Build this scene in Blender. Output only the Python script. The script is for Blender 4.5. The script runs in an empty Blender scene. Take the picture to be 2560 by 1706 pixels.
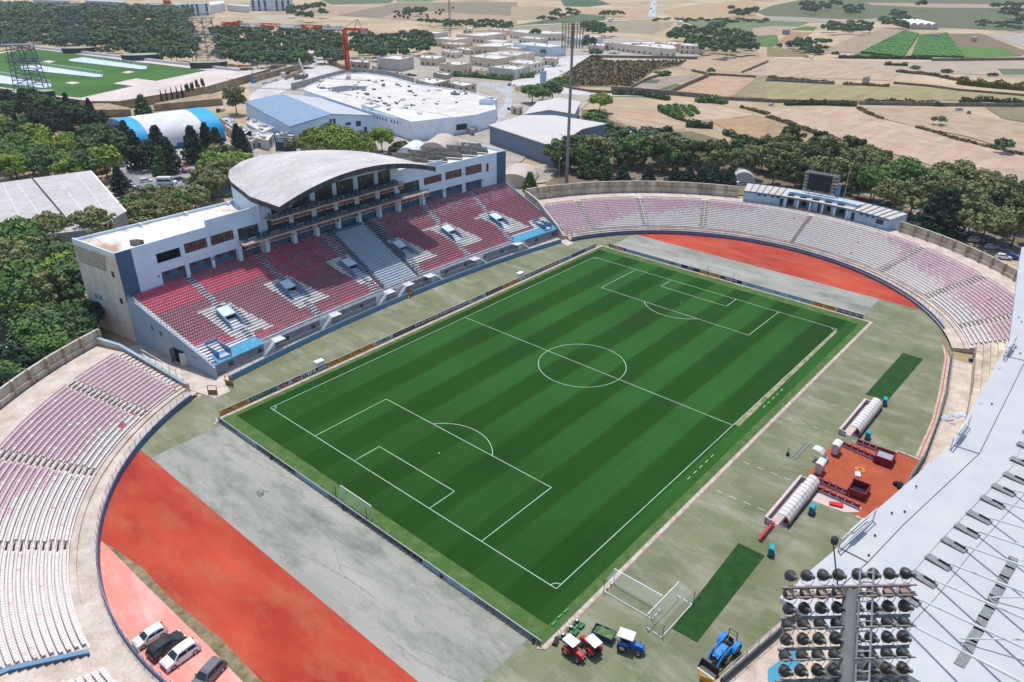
import bpy, math, random
from mathutils import Vector, Matrix
random.seed(7)
PI = math.pi
sc = bpy.context.scene
COL = sc.collection
FPX = 1864.98
CAM = Vector((-60.27541, -111.41341, 76.462))
RW = Matrix(((0.6543129189306411, -0.75618161936824, 0.007997665289965816),
             (0.3454980347980807, 0.3083284745454684, 0.8863208559743637),
             (-0.6726854480893193, -0.5771680087410344, 0.46300256761143455)))
cd = bpy.data.cameras.new("Camera"); cam = bpy.data.objects.new("Camera", cd); COL.objects.link(cam)
cd.sensor_width = 36.0; cd.lens = 36.0 * FPX / 2560.0; cd.clip_start = 1.0; cd.clip_end = 9000
cam.matrix_world = Matrix.Translation(CAM) @ RW.transposed().to_4x4()
sc.camera = cam
SD = Vector((0.22, 0.25, 1.0)).normalized()          # towards the sun
el = math.asin(SD.z)
w = bpy.data.worlds.new("World"); sc.world = w; w.use_nodes = True
nt = w.node_tree; bg = nt.nodes["Background"]
sky = nt.nodes.new("ShaderNodeTexSky"); sky.sky_type = 'NISHITA'; sky.sun_disc = False
sky.sun_elevation = el; sky.sun_rotation = math.atan2(SD.x, SD.y)
sky.air_density = 1.0; sky.dust_density = 1.0
nt.links.new(sky.outputs[0], bg.inputs[0]); bg.inputs[1].default_value = 0.15
sl = bpy.data.lights.new("Sun", 'SUN'); sl.energy = 3.3; sl.angle = math.radians(0.5); sl.color = (1.0, 0.96, 0.90)
so = bpy.data.objects.new("Sun", sl); COL.objects.link(so)
so.rotation_euler = SD.to_track_quat('Z', 'Y').to_euler()
so['kind'] = 'structure'
sc.view_settings.view_transform = 'Standard'; sc.view_settings.look = 'None'
sc.view_settings.exposure = 0.28; sc.view_settings.gamma = 1.0
sc.cycles.max_bounces = 5; sc.cycles.diffuse_bounces = 3; sc.cycles.transparent_max_bounces = 12
def rr(i): return ((0, 640, 1280, 1920)[(i-1) % 4], (0, 427, 854, 1279)[(i-1)//4])
def ray(u, v): return RW.transposed() @ Vector(((u-1280)/FPX, -(v-853)/FPX, -1.0))
def G(u, v, z=0.0):
 d = ray(u, v); return CAM + d*((z-CAM.z)/d.z)
def q(i, a, b, z=0.0):
 X, Y = rr(i); return G(X+a*.27234, Y+b*.27234, z)
def qs(i, pts, z=0.0): return [q(i, a, b, z) for a, b in pts]
MC = {}
def s2l(v):
 v /= 255.0
 return v/12.92 if v <= .04045 else ((v+.055)/1.055)**2.4
def C(r, g, b, k=1.0): return (s2l(r)*k, s2l(g)*k, s2l(b)*k)
def M(name, c, rough=.85, c2=None, sc_=.3, var=.12, metal=0.0, fine=0, spec=.3, alpha=1.0, trans=0.0, stretch=None, bump=0.0, thr=(.35, .65)):
 """base colour varied by procedural noise in world space; optional second colour in patches"""
 if name in MC: return MC[name]
 m = bpy.data.materials.new(name); m.use_nodes = True; t = m.node_tree; n = t.nodes; l = t.links
 p = n["Principled BSDF"]; p.inputs["Roughness"].default_value = rough; p.inputs["Metallic"].default_value = metal
 p.inputs["Specular IOR Level"].default_value = spec
 p.inputs["Alpha"].default_value = alpha
 g = n.new("ShaderNodeNewGeometry"); mp = n.new("ShaderNodeMapping")
 l.new(g.outputs["Position"], mp.inputs[0])
 if stretch: mp.inputs["Scale"].default_value = stretch[:3]; 
 if stretch and len(stretch) > 3: mp.inputs["Rotation"].default_value = (0, 0, stretch[3])
 no = n.new("ShaderNodeTexNoise"); no.inputs["Scale"].default_value = sc_; no.inputs["Detail"].default_value = 6; no.inputs["Roughness"].default_value = .62
 l.new(mp.outputs[0], no.inputs["Vector"])
 ra = n.new("ShaderNodeMapRange"); ra.inputs[1].default_value = thr[0]; ra.inputs[2].default_value = thr[1]
 l.new(no.outputs[0], ra.inputs[0])
 mx = n.new("ShaderNodeMix"); mx.data_type = 'RGBA'
 if c2 is None:
  a = [x*(1-var) for x in c]; b = [min(.95, x*(1+var)) for x in c]
 else: a, b = c, c2
 mx.inputs[6].default_value = (*a, 1); mx.inputs[7].default_value = (*b, 1)
 l.new(ra.outputs[0], mx.inputs[0]); out = mx.outputs[2]
 if fine:
  n2 = n.new("ShaderNodeTexNoise"); n2.inputs["Scale"].default_value = fine; n2.inputs["Detail"].default_value = 3
  l.new(g.outputs["Position"], n2.inputs["Vector"])
  r2 = n.new("ShaderNodeMapRange"); r2.inputs[1].default_value = .3; r2.inputs[2].default_value = .7; r2.inputs[3].default_value = .88; r2.inputs[4].default_value = 1.11
  l.new(n2.outputs[0], r2.inputs[0])
  vm = n.new("ShaderNodeVectorMath"); vm.operation = 'SCALE'; l.new(out, vm.inputs[0]); l.new(r2.outputs[0], vm.inputs["Scale"]); out = vm.outputs[0]
  if bump:
   bp = n.new("ShaderNodeBump"); bp.inputs["Distance"].default_value = bump; l.new(n2.outputs[0], bp.inputs["Height"]); l.new(bp.outputs[0], p.inputs["Normal"])
 l.new(out, p.inputs["Base Color"])
 MC[name] = m; return m
class MB:
 def __init__(s): s.v = []; s.f = []; s.m = []; s.mi = 0; s.mats = []
 def mat(s, m):
  if m not in s.mats: s.mats.append(m)
  s.mi = s.mats.index(m); return s
 def face(s, pts):
  k = len(s.v); s.v += [tuple(p) for p in pts]; s.f.append(tuple(range(k, k+len(pts)))); s.m.append(s.mi)
 def grid(s, A, B, close=False):
  n = len(A); k = len(s.v); s.v += [tuple(p) for p in A]+[tuple(p) for p in B]
  for i in range(n if close else n-1):
   j = (i+1) % n; s.f.append((k+i, k+j, k+n+j, k+n+i)); s.m.append(s.mi)
 def box(s, c, d, rz=0.0, tilt=None):
  x, y, z = d[0]/2, d[1]/2, d[2]/2; k = len(s.v); ca, sa = math.cos(rz), math.sin(rz)
  for sx, sy, sz in ((-1,-1,-1),(1,-1,-1),(1,1,-1),(-1,1,-1),(-1,-1,1),(1,-1,1),(1,1,1),(-1,1,1)):
   p = Vector((sx*x, sy*y, sz*z))
   if tilt: p = tilt @ p
   s.v.append((c[0]+p.x*ca-p.y*sa, c[1]+p.x*sa+p.y*ca, c[2]+p.z))
  for f in ((0,3,2,1),(4,5,6,7),(0,1,5,4),(1,2,6,5),(2,3,7,6),(3,0,4,7)):
   s.f.append(tuple(k+i for i in f)); s.m.append(s.mi)
 def prism(s, pts, z0, z1, top=True, bottom=False):
  """vertical prism of a polygon; z may be numbers or per-vertex"""
  n = len(pts); a = [(p[0], p[1], z0) for p in pts]; b = [(p[0], p[1], z1) for p in pts]
  ar = sum(pts[i][0]*pts[(i+1)%n][1]-pts[(i+1)%n][0]*pts[i][1] for i in range(n))
  if ar < 0: a.reverse(); b.reverse()
  s.grid(a, b, True)
  if top: s.face(b)
  if bottom: s.face(a[::-1])
 def tube(s, a, b, r, r2=None, n=6, cap=True):
  a = Vector(a); b = Vector(b); r2 = r if r2 is None else r2; d = (b-a)
  if d.length < 1e-6: return
  d.normalize(); u = d.orthogonal().normalized(); w_ = d.cross(u)
  A = [a+(u*math.cos(2*PI*i/n)+w_*math.sin(2*PI*i/n))*r for i in range(n)]
  B = [b+(u*math.cos(2*PI*i/n)+w_*math.sin(2*PI*i/n))*r2 for i in range(n)]
  s.grid(A, B, True)
  if cap: s.face(A[::-1]); s.face(B)
 def path(s, pts, r, n=5):
  for i in range(len(pts)-1): s.tube(pts[i], pts[i+1], r, n=n)
 def lathe(s, c, prof, n=12, axis=None):
  """prof: (radius, height) along axis"""
  ax = Vector(axis or (0, 0, 1)).normalized(); u = ax.orthogonal().normalized(); w_ = ax.cross(u); c = Vector(c); prev = None
  for r, h in prof:
   ring = [c+ax*h+(u*math.cos(2*PI*i/n)+w_*math.sin(2*PI*i/n))*r for i in range(n)]
   if prev: s.grid(prev, ring, True)
   prev = ring
 def build(s, name, m=None, parent=None, smooth=False):
  me = bpy.data.meshes.new(name); me.from_pydata(s.v, [], s.f)
  mats = s.mats if s.mats else [m]
  for x in mats: me.materials.append(x)
  if s.mats: me.polygons.foreach_set("material_index", s.m)
  if smooth: me.polygons.foreach_set("use_smooth", [True]*len(s.f))
  me.update()
  o = bpy.data.objects.new(name, me); COL.objects.link(o)
  if parent: o.parent = parent
  return o
def T(o, label, cat, group=None):
 o['label'] = label; o['category'] = cat
 if group: o['group'] = group
 return o
def thing(name, label, cat, loc=(0, 0, 0), rz=0.0, group=None):
 o = bpy.data.objects.new(name, None); COL.objects.link(o); o.location = loc; o.rotation_euler = (0, 0, rz); o.empty_display_size = .3
 return T(o, label, cat, group)
def kids(o): return [c for c in KIDS.get(o.name, [])]
def clone(root, loc, rz=None, label=None, group=None, scale=None):
 r = root.copy(); COL.objects.link(r); r.location = loc
 if rz is not None: r.rotation_euler = (0, 0, rz)
 if label: r['label'] = label
 if group: r['group'] = group
 if scale: r.scale = (scale, scale, scale) if not isinstance(scale, tuple) else scale
 for ch in list(root.children):
  c = ch.copy(); COL.objects.link(c); c.parent = r
  for g2 in ch.children:
   d = g2.copy(); COL.objects.link(d); d.parent = c
 return r
def struct(name, mb, m=None):
 o = mb.build(name, m); o['kind'] = 'structure'; return o
def sheet(name, pts, z, m, kind='structure'):
 b = MB(); P = [(p[0], p[1], z) for p in pts]; n = len(P)
 ar = sum(P[i][0]*P[(i+1)%n][1]-P[(i+1)%n][0]*P[i][1] for i in range(n))
 b.face(P if ar > 0 else P[::-1]); o = b.build(name, m); o['kind'] = kind; return o
def rect(x0, x1, y0, y1): return [(x0, y0), (x1, y0), (x1, y1), (x0, y1)]
def pol(c, r, deg): return Vector((c[0]+r*math.cos(math.radians(deg)), c[1]+r*math.sin(math.radians(deg)), 0))
def text(s_, size, m, parent, M4, sx=1.0, name='lettering'):
 cu = bpy.data.curves.new("txt", 'FONT'); cu.body = s_; cu.size = size; cu.align_x = 'CENTER'; cu.align_y = 'CENTER'; cu.resolution_u = 1; cu.offset = size*.018
 o = bpy.data.objects.new("txt", cu); COL.objects.link(o)
 me = bpy.data.meshes.new_from_object(o); bpy.data.objects.remove(o); bpy.data.curves.remove(cu)
 me.name = name; me.materials.clear(); me.materials.append(m)
 me.transform(Matrix.Diagonal((sx, 1, 1, 1))); me.transform(M4)
 r = bpy.data.objects.new(name, me); COL.objects.link(r); r.parent = parent; return r
white = M("white_paint", (.74, .75, .76), .6, var=.06)
steel = M("galvanised_steel", (.42, .44, .46), .45, metal=.5, var=.1)
dark = M("dark_metal", (.035, .04, .045), .5, var=.2)
black = M("black_rubber", (.02, .02, .022), .7)
glassd = M("dark_glass", (.02, .025, .03), .12, spec=.6)
conc = M("pale_concrete", C(222, 207, 195, .8), .9, C(196, 179, 163, .75), sc_=.35, fine=4)
concd = M("stained_concrete", C(216, 202, 182, .92), .9, C(172, 156, 136, .8), sc_=.3, fine=1.5, stretch=(1, 1, .25))
bluep = M("blue_grey_paint", C(112, 150, 182, .8), .7, var=.12)
blued = M("slate_blue_paint", C(76, 112, 142, .75), .7, var=.12)
facade = M("pale_blue_render", C(206, 226, 242, .95), .8, var=.05)
m_ground = M("dry_field_earth", C(205, 180, 150, .8), .95, C(168, 150, 112, .7), sc_=.012, fine=.8)
b = MB(); b.face([(-560, -660, -.12), (2380, -660, -.12), (2380, 2480, -.12), (-560, 2480, -.12)])
struct('ground', b, m_ground)
NC, FC = (12.3, -37.0), (92.7, -39.0)
def cs(x): return 3*(1-((x-56)/60)**2)
def yfw(x): return 13.4+5*(1-((x-53)/60)**2)        # foot of the blue wall in front of the main stand
main_front = [Vector((x, yfw(x), 0)) for x in range(-5, 112, 3)]
near_arc = [pol(NC, 54.6, a) for a in range(112, 253, 2)]
far_arc = [pol(FC, 55.0, a) for a in range(68, -62, -2)]
right_front = [Vector(p) for p in ((112, -90.4, 0), (107, -91.4, 0), (91.5, -94.2, 0), (80, -95.7, 0), (64, -97.2, 0), (45, -97.2, 0), (30, -96, 0), (15, -94.2, 0), (1, -91.6, 0))]
oval = near_arc[::-1]+main_front+far_arc+right_front
def track_mat(name, c1, c2, c3, st=(1.0, .45, 1), grid=None):
 m = M(name, c1, .95, c2, sc_=.09, fine=5, stretch=st, thr=(.34, .66)); t = m.node_tree; n = t.nodes; l = t.links; p = n["Principled BSDF"]; src = p.inputs["Base Color"].links[0].from_socket
 g = n.new("ShaderNodeNewGeometry"); mp = n.new("ShaderNodeMapping"); mp.inputs["Scale"].default_value = (.6, .22, 1); l.new(g.outputs["Position"], mp.inputs[0])
 no = n.new("ShaderNodeTexNoise"); no.inputs["Scale"].default_value = .35; no.inputs["Detail"].default_value = 9; no.inputs["Roughness"].default_value = .72; l.new(mp.outputs[0], no.inputs["Vector"])
 ra = n.new("ShaderNodeMapRange"); ra.inputs[1].default_value = .48; ra.inputs[2].default_value = .72; ra.inputs[4].default_value = .85; l.new(no.outputs[0], ra.inputs[0])
 mx = n.new("ShaderNodeMix"); mx.data_type = 'RGBA'; l.new(ra.outputs[0], mx.inputs[0]); l.new(src, mx.inputs[6]); mx.inputs[7].default_value = (*c3, 1); out = mx.outputs[2]
 if grid:
  br = n.new("ShaderNodeTexBrick"); br.offset = .5; br.inputs["Scale"].default_value = 1.0; br.inputs["Brick Width"].default_value = grid[0]; br.inputs["Row Height"].default_value = grid[1]; br.inputs["Mortar Size"].default_value = .035; br.inputs["Bias"].default_value = 0
  g1, g2 = grid[3]; br.inputs["Color1"].default_value = (g1, g1, g1, 1); br.inputs["Color2"].default_value = (g2, g2, g2, 1); br.inputs["Mortar"].default_value = (.82, .82, .82, 1); mp2 = n.new("ShaderNodeMapping"); mp2.inputs["Rotation"].default_value = (0, 0, grid[2]); l.new(g.outputs["Position"], mp2.inputs[0]); l.new(mp2.outputs[0], br.inputs["Vector"])
  mu = n.new("ShaderNodeMix"); mu.data_type = 'RGBA'; mu.blend_type = 'MULTIPLY'; mu.inputs[0].default_value = 1; l.new(out, mu.inputs[6]); l.new(br.outputs[0], mu.inputs[7]); out = mu.outputs[2]
 l.new(out, p.inputs["Base Color"]); return m
m_turf = track_mat("worn_olive_turf", C(124, 132, 96, .66), C(146, 148, 116, .68), C(176, 174, 156, .74), (1, 1, 1), (9.0, 4.2, 0, (.9, 1.05))) if True else M("worn_olive_turf", C(128, 134, 98, .72), .95, C(156, 156, 128, .78), sc_=.07, fine=2.2, thr=(.4, .62))
sheet('old_turf', oval, 0, m_turf)
m_grey = track_mat("grey_asphalt", C(182, 180, 170, .74), C(158, 160, 148, .68), C(100, 110, 96, .55), (1.6, .3, 1), (4.5, 19.0, 0, (.97, 1.02)))
m_org = track_mat("orange_track", C(214, 88, 64, .7), C(182, 58, 40, .6), C(196, 116, 86, .68))
m_salm = track_mat("salmon_track", C(244, 156, 142, .86), C(238, 142, 128, .84), C(240, 200, 188, .88))
m_dirt = M("bare_weedy_strip", C(166, 152, 120, .72), .95, C(120, 112, 76, .6), sc_=.6, fine=3)
sheet('grey_apron', rect(-22.2, -9.0, -70.4, 1.6), .01, m_grey)
sheet('grey_apron', rect(115.6, 129.3, -70.0, 1.8), .01, m_grey)
on = [p for p in near_arc if p.x < -22.3]
sheet('running_track', [(-22.2, on[0].y+.2)]+[(p.x, p.y) for p in on]+[(-22.2, -78)], .012, m_org)
of = [p for p in far_arc if p.x > 129.4]
sheet('running_track', [(129.35, of[0].y+.2)]+[(p.x, p.y) for p in of]+[(129.35, of[-1].y)], .012, m_org)
sa = qs(13, [(925, 270), (1040, 375), (1250, 590), (1480, 815), (1930, 1255), (2230, 1568), (2500, 1850)])
a_s = math.degrees(math.atan2(sa[0].y-NC[1], sa[0].x-NC[0])) % 360; inner = [pol(NC, 54.5, a_s+k) for k in range(60)]
b = MB(); SS = [(sa[min(5, int(f))].lerp(sa[min(5, int(f))+1], f-min(5, int(f)))) for f in [6*k/59 for k in range(60)]]; b.grid([(p.x, p.y, .05) for p in SS], [(p.x, p.y, .05) for p in inner]); struct('parking_strip', b, m_salm)
sd = []
for i_, p in enumerate(sa):
 wdt = (.1, .5, 1.3, .9, 1.6, 1.5, 1.5)[i_]; sd.append((p.x+wdt, p.y+.2*wdt))
sheet('weedy_strip', [(p.x-.8, p.y-.5) for p in sa]+sd[::-1], .02, m_dirt)
m_tyre = M("tyre_mark", C(146, 148, 136, .68), .95, C(172, 171, 160, .72), sc_=.9)
def streak(pts, w_, m_=None, z=.0145):
 b = MB(); P = [Vector((x, y, z)) for x, y in pts]
 for i in range(len(P)-1):
  d = (P[i+1]-P[i]).normalized(); nn = Vector((-d.y, d.x, 0))*w_/2; b.face([P[i]-nn, P[i+1]-nn, P[i+1]+nn, P[i]+nn])
 struct('ground_mark', b, m_ or m_tyre)
rz0 = random.Random(21)
for k in range(11):
 x, y = rz0.uniform(-20.5, -11), rz0.uniform(-64, -4); L_, cv = rz0.uniform(5, 20), rz0.uniform(-.25, .25)
 P = []; a = -PI/2+rz0.uniform(-.3, .3)
 for j in range(10): P.append((max(-21.9, min(-9.4, x)), max(-70, y))); x += math.cos(a)*L_/10; y += math.sin(a)*L_/10; a += cv/5
 streak(P, rz0.uniform(.08, .3), z=.0142+.0004*k)
for x in (-18.0, -13.4): streak([(x, 1.2), (x, -70)], .07, z=.0135)
def grass_mat():
 m = bpy.data.materials.new("striped_mown_grass"); m.use_nodes = True; t = m.node_tree; n = t.nodes; l = t.links; p = n["Principled BSDF"]
 p.inputs["Roughness"].default_value = .95; p.inputs["Specular IOR Level"].default_value = .15
 g = n.new("ShaderNodeNewGeometry"); sx = n.new("ShaderNodeSeparateXYZ"); l.new(g.outputs["Position"], sx.inputs[0])
 def ma(op, a, b_=None):
  x = n.new("ShaderNodeMath"); x.operation = op
  for i, v in enumerate((a, b_)):
   if v is None: continue
   if isinstance(v, (int, float)): x.inputs[i].default_value = v
   else: l.new(v, x.inputs[i])
  return x.outputs[0]
 wob = n.new("ShaderNodeTexNoise"); wob.inputs["Scale"].default_value = .05; l.new(g.outputs["Position"], wob.inputs["Vector"])
 yy = ma('ADD', sx.outputs[1], ma('MULTIPLY', wob.outputs[0], .8))
 st = ma('COSINE', ma('MULTIPLY', ma('ADD', yy, 59.6), 2*PI/11.35))
 r = n.new("ShaderNodeMapRange"); r.inputs[1].default_value = -.22; r.inputs[2].default_value = .22; l.new(st, r.inputs[0])
 mp = n.new("ShaderNodeMapping"); mp.inputs["Scale"].default_value = (.05, 1.3, 1); l.new(g.outputs["Position"], mp.inputs[0])
 ns = n.new("ShaderNodeTexNoise"); ns.inputs["Scale"].default_value = 1.0; ns.inputs["Detail"].default_value = 5; l.new(mp.outputs[0], ns.inputs["Vector"])
 nf = n.new("ShaderNodeTexNoise"); nf.inputs["Scale"].default_value = 3.0; nf.inputs["Detail"].default_value = 4; l.new(g.outputs["Position"], nf.inputs["Vector"])
 nb = n.new("ShaderNodeTexNoise"); nb.inputs["Scale"].default_value = .04; l.new(g.outputs["Position"], nb.inputs["Vector"])
 fx = n.new("ShaderNodeMapRange"); fx.inputs[1].default_value = -5; fx.inputs[2].default_value = 45; fx.inputs[3].default_value = .35; fx.inputs[4].default_value = 1.0; l.new(sx.outputs[0], fx.inputs[0])
 k = ma('MULTIPLY', r.outputs[0], fx.outputs[0])
 mx = n.new("ShaderNodeMix"); mx.data_type = 'RGBA'; mx.inputs[6].default_value = (*C(37, 84, 19, .56), 1); mx.inputs[7].default_value = (*C(50, 106, 38, .58), 1); l.new(k, mx.inputs[0])
 tot = ma('ADD', ma('MULTIPLY', ns.outputs[0], .55), ma('ADD', ma('MULTIPLY', nf.outputs[0], .5), ma('MULTIPLY', nb.outputs[0], .75)))
 r3 = n.new("ShaderNodeMapRange"); r3.inputs[1].default_value = .6; r3.inputs[2].default_value = 1.2; r3.inputs[3].default_value = .72; r3.inputs[4].default_value = 1.28; l.new(tot, r3.inputs[0])
 vm = n.new("ShaderNodeVectorMath"); vm.operation = 'SCALE'; l.new(mx.outputs[2], vm.inputs[0]); l.new(r3.outputs[0], vm.inputs["Scale"]); l.new(vm.outputs[0], p.inputs["Base Color"])
 return m
m_margin = M("bright_rough_grass", C(84, 124, 54, .56), .95, C(122, 146, 88, .58), sc_=.5, fine=2.5, thr=(.45, .75))
sheet('pitch_margin', rect(-8.4, 113.7, -72.4, 3.4), .016, m_margin)
m_pitch = grass_mat()
sheet('football_pitch', rect(-5.6, 111.0, -71.0, 2.4), .028, m_pitch)
m_kerb = M("pinkish_kerb", C(222, 208, 196, .76), .9, C(190, 164, 150, .7), sc_=1.2, fine=5)
b = MB()
for x0, x1, y0, y1 in ((-9.0, 114.3, 3.5, 4.15), (-8.8, 114.3, -73.15, -72.5), (113.8, 114.3, -72.5, 3.5), (-8.85, -8.5, -72.5, 3.5)):
 b.box(((x0+x1)/2, (y0+y1)/2, .03), (x1-x0, y1-y0, .06))
struct('kerb', b, m_kerb)
b = MB(); b.box((52, 3.95, .064), (122, .06, .004)); b.box((52, -73.0, .064), (122, .05, .004)); struct('kerb_line', b, M("red_line", C(200, 90, 70, .8)))
b = MB(); lw = .10; zl = .036
def ln(x0, y0, x1, y1, w_=lw, bb=None):
 bb = bb or b
 d = Vector((x1-x0, y1-y0)).normalized()*w_/2; nn = Vector((-d.y, d.x))
 bb.face([(x0-d.x-nn.x, y0-d.y-nn.y, zl), (x1+d.x-nn.x, y1+d.y-nn.y, zl), (x1+d.x+nn.x, y1+d.y+nn.y, zl), (x0-d.x+nn.x, y0-d.y+nn.y, zl)])
def arc(cx, cy, r, a0, a1, n=48):
 for i in range(n):
  t0, t1 = [math.radians(a0+(a1-a0)*k/n) for k in (i, i+1)]
  b.face([(cx+(r-lw/2)*math.cos(t0), cy+(r-lw/2)*math.sin(t0), zl+.003), (cx+(r+lw/2)*math.cos(t0), cy+(r+lw/2)*math.sin(t0), zl+.003), (cx+(r+lw/2)*math.cos(t1), cy+(r+lw/2)*math.sin(t1), zl+.003), (cx+(r-lw/2)*math.cos(t1), cy+(r-lw/2)*math.sin(t1), zl+.003)])
for y in (0, -68): ln(0, y, 105, y)
for x in (0, 52.5, 105): ln(x, 0, x, -68)
for s_, ox in ((1, 0), (-1, 105)):
 for dx, dy in ((16.5, 20.16), (5.5, 9.16)):
  ln(ox, -34+dy, ox+s_*dx, -34+dy); ln(ox, -34-dy, ox+s_*dx, -34-dy); ln(ox+s_*dx, -34+dy, ox+s_*dx, -34-dy)
 a = math.degrees(math.acos(5.5/9.15)); arc(ox+s_*11, -34, 9.15, -a if s_ > 0 else 180-a, a if s_ > 0 else 180+a)
 b.face([(ox+s_*11+.15*math.cos(t*PI/4), -34+.15*math.sin(t*PI/4), zl+.004) for t in range(8)])
arc(52.5, -34, 9.15, 0, 360, 72)
for ox, oy, a in ((0, 0, -90), (0, -68, 0), (105, 0, 180), (105, -68, 90)): arc(ox, oy, 1, a, a+90, 10)
for x0, x1 in ((33, 43), (62, 72)):            # technical areas, dashed
 for k in range(0, 10, 2): ln(x0+k, -69.6, x0+k+.9, -69.6, .1)
struct('pitch_lines', b, M("line_paint", (.46, .58, .45), .9, var=.15))
b = MB(); zl = .03
for x in (33.5, 43.5, 61.5, 71.5):
 for k in range(6): ln(x+k*.15, -74.5-k*2.3, x+k*.15, -75.5-k*2.3, .12)
struct('technical_area_lines', b, M("faded_line", (.5, .5, .46), .9))
sheet('bare_touchline', [(53, -68.1), (104, -68.1), (104, -68.6), (53, -69.0)], .033, M("bare_soil", C(190, 172, 142, .75), .95, C(120, 130, 80, .6), sc_=.5))
m_dg = M("dark_green_mat", C(32, 74, 24, .8), .95, var=.25, sc_=.8, fine=3)
def strip(label, cat, P):
 bb = MB(); bb.prism([(p.x, p.y) for p in P], .002, .03); T(bb.build('turf_mat', m_dg), label, cat, 'turf mats')
strip('dark green turf mat lying beside the far team dugout', 'turf mat', qs(12, [(895, 487), (1238, 105), (1425, 162), (1095, 548)]))
strip('dark green turf mat lying between portable goals and blue loader tractor', 'turf mat', qs(15, [(1470, 1075), (2080, 290), (2322, 408), (1700, 1203)]))
# ================================================================ SEATS
def seatmat(nm, c): return M("seat_"+nm, c, .55, var=.10, sc_=1.5)
SM = [seatmat("red", C(218, 92, 118, .86)), seatmat("dark_red", C(172, 106, 118, .84)), seatmat("pink", C(222, 190, 198, .86)),
      seatmat("white", C(226, 220, 214, .9)), seatmat("lilac", C(188, 138, 152, .82)), seatmat("pale_blue", C(190, 206, 214, .85))]
SV = [(-.2,-.2,.40),(.2,-.2,.40),(.21,.17,.42),(-.21,.17,.42), (-.17,.22,.72),(.17,.22,.72),(-.2,-.2,.34),(.2,-.2,.34),(.17,.26,.72),(-.17,.26,.72),(.21,.25,.36),(-.21,.25,.36)]
SF = [(0,1,2,3),(3,2,5,4),(6,7,1,0),(10,11,9,8),(4,5,8,9),(11,6,0,3,4,9),(7,10,8,5,2,1)]
def seats(parent, spots, keep=100):
 """spots: (x,y,z,angle of the back,material). The ones nearest the camera are parts of their own, the rest one part"""
 spots.sort(key=lambda s: (s[0]-CAM.x)**2+(s[1]-CAM.y)**2+(s[2]-CAM.z)**2)
 vis = [s for s in spots if inframe(s)]
 near = vis[:keep]; ns = set(id(s) for s in near); rest = [s for s in spots if id(s) not in ns]
 base = {}
 for s in near:
  if s[4] not in base:
   me = bpy.data.meshes.new("seat"); me.from_pydata(SV, [], SF); me.materials.append(SM[s[4]]); base[s[4]] = me
  o = bpy.data.objects.new("seat", base[s[4]]); COL.objects.link(o); o.parent = parent; o.location = s[:3]; o.rotation_euler = (0, 0, s[3])
 V = []; F = []; MI = []
 for x, y, z, a, mi in rest:
  ca, sa_ = math.cos(a), math.sin(a); k = len(V)
  V += [(x+p[0]*ca-p[1]*sa_, y+p[0]*sa_+p[1]*ca, z+p[2]) for p in SV]
  F += [tuple(k+i for i in f) for f in SF]; MI += [mi]*len(SF)
 me = bpy.data.meshes.new("seat_rows"); me.from_pydata(V, [], F)
 for m_ in SM: me.materials.append(m_)
 me.polygons.foreach_set("material_index", MI); me.update()
 o = bpy.data.objects.new("seat_rows", me); COL.objects.link(o); o.parent = parent; o['kind'] = 'stuff'
def inframe(p, mg=0):
 d = RW @ (Vector(p[:3])-CAM)
 if d.z >= 0: return False
 u, v = 1280+FPX*d.x/-d.z, 853-FPX*d.y/-d.z
 return -mg < u < 2560+mg and -mg < v < 1706+mg
# ================================================================ MAIN STAND
NR, RD, RZ = 30, .84, .278
def yf0(x): return 19.2+cs(x)                       # nosing of the first row
def yfac(x): return 43.9+2.6*(1-((x-56)/60)**2)     # facade
def rowz(i): return 2.75+i*RZ
def ztread(x, y): return rowz(max(0, min(NR, (y-yf0(x))/RD)))
def xl(y): return -1.1-.128*(y-17.85)
def xr(y): return 113.1+.128*(y-17.85)
ms = thing('main_stand', 'large pale blue main stand with pink and red seats, balconies and a curved grey roof', 'stand', (56, 30, 0))
PM = MB()
XS = [i for i in range(0, 41)]
def xat(y, t): return xl(y)+(xr(y)-xl(y))*t
b = MB(); b.mat(M("terrace_concrete", C(196, 206, 214, .8), .9, C(160, 166, 170, .7), sc_=.6, fine=3))
for i in range(NR+1):
 A = []; B = []; Cc = []
 for k in XS:
  x = xat(19+i*RD, k/40); y = yf0(x)+i*RD; y2 = yf0(x)+(i+1)*RD
  if i == NR: y2 = yfac(x)+.5
  A.append((x, y, rowz(i-1) if i else 0)); B.append((x, y, rowz(i))); Cc.append((x, y2, rowz(i)))
 b.grid(A, B); b.grid(B, Cc)
def put(o, par=ms):
 o.parent = par; o.matrix_parent_inverse = Matrix.Translation(-Vector(par.location)); return o
put(b.build('terrace'))
AIS = [(9.9, 10.3), (28.1, 27.3), (47.6, 44.3), (64.9, 60.0), (82.7, 77.0), (101.9, 93.7)]   # x at top, x at bottom
def aisx(k, i): t, bo = AIS[k]; return bo+(t-bo)*i/NR
VOM = [(8.3, 31.8), (25.3, 34.0), (43.6, 34.5), (60.6, 34.8), (78.2, 34.3), (96.1, 32.3)]     # back left corner of each vomitory
def vrect(k):
 x0, yb = VOM[k]; return x0+.1, x0+3.3, yb-5.9, yb
mesh_l, mesh_r = lambda i: 46.9+(50.1-46.9)*i/NR, lambda i: 58.4+(61.4-58.4)*i/NR
spots = []
rs = random.Random(3); yb_ = [v[1]-3 for v in VOM]
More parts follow.
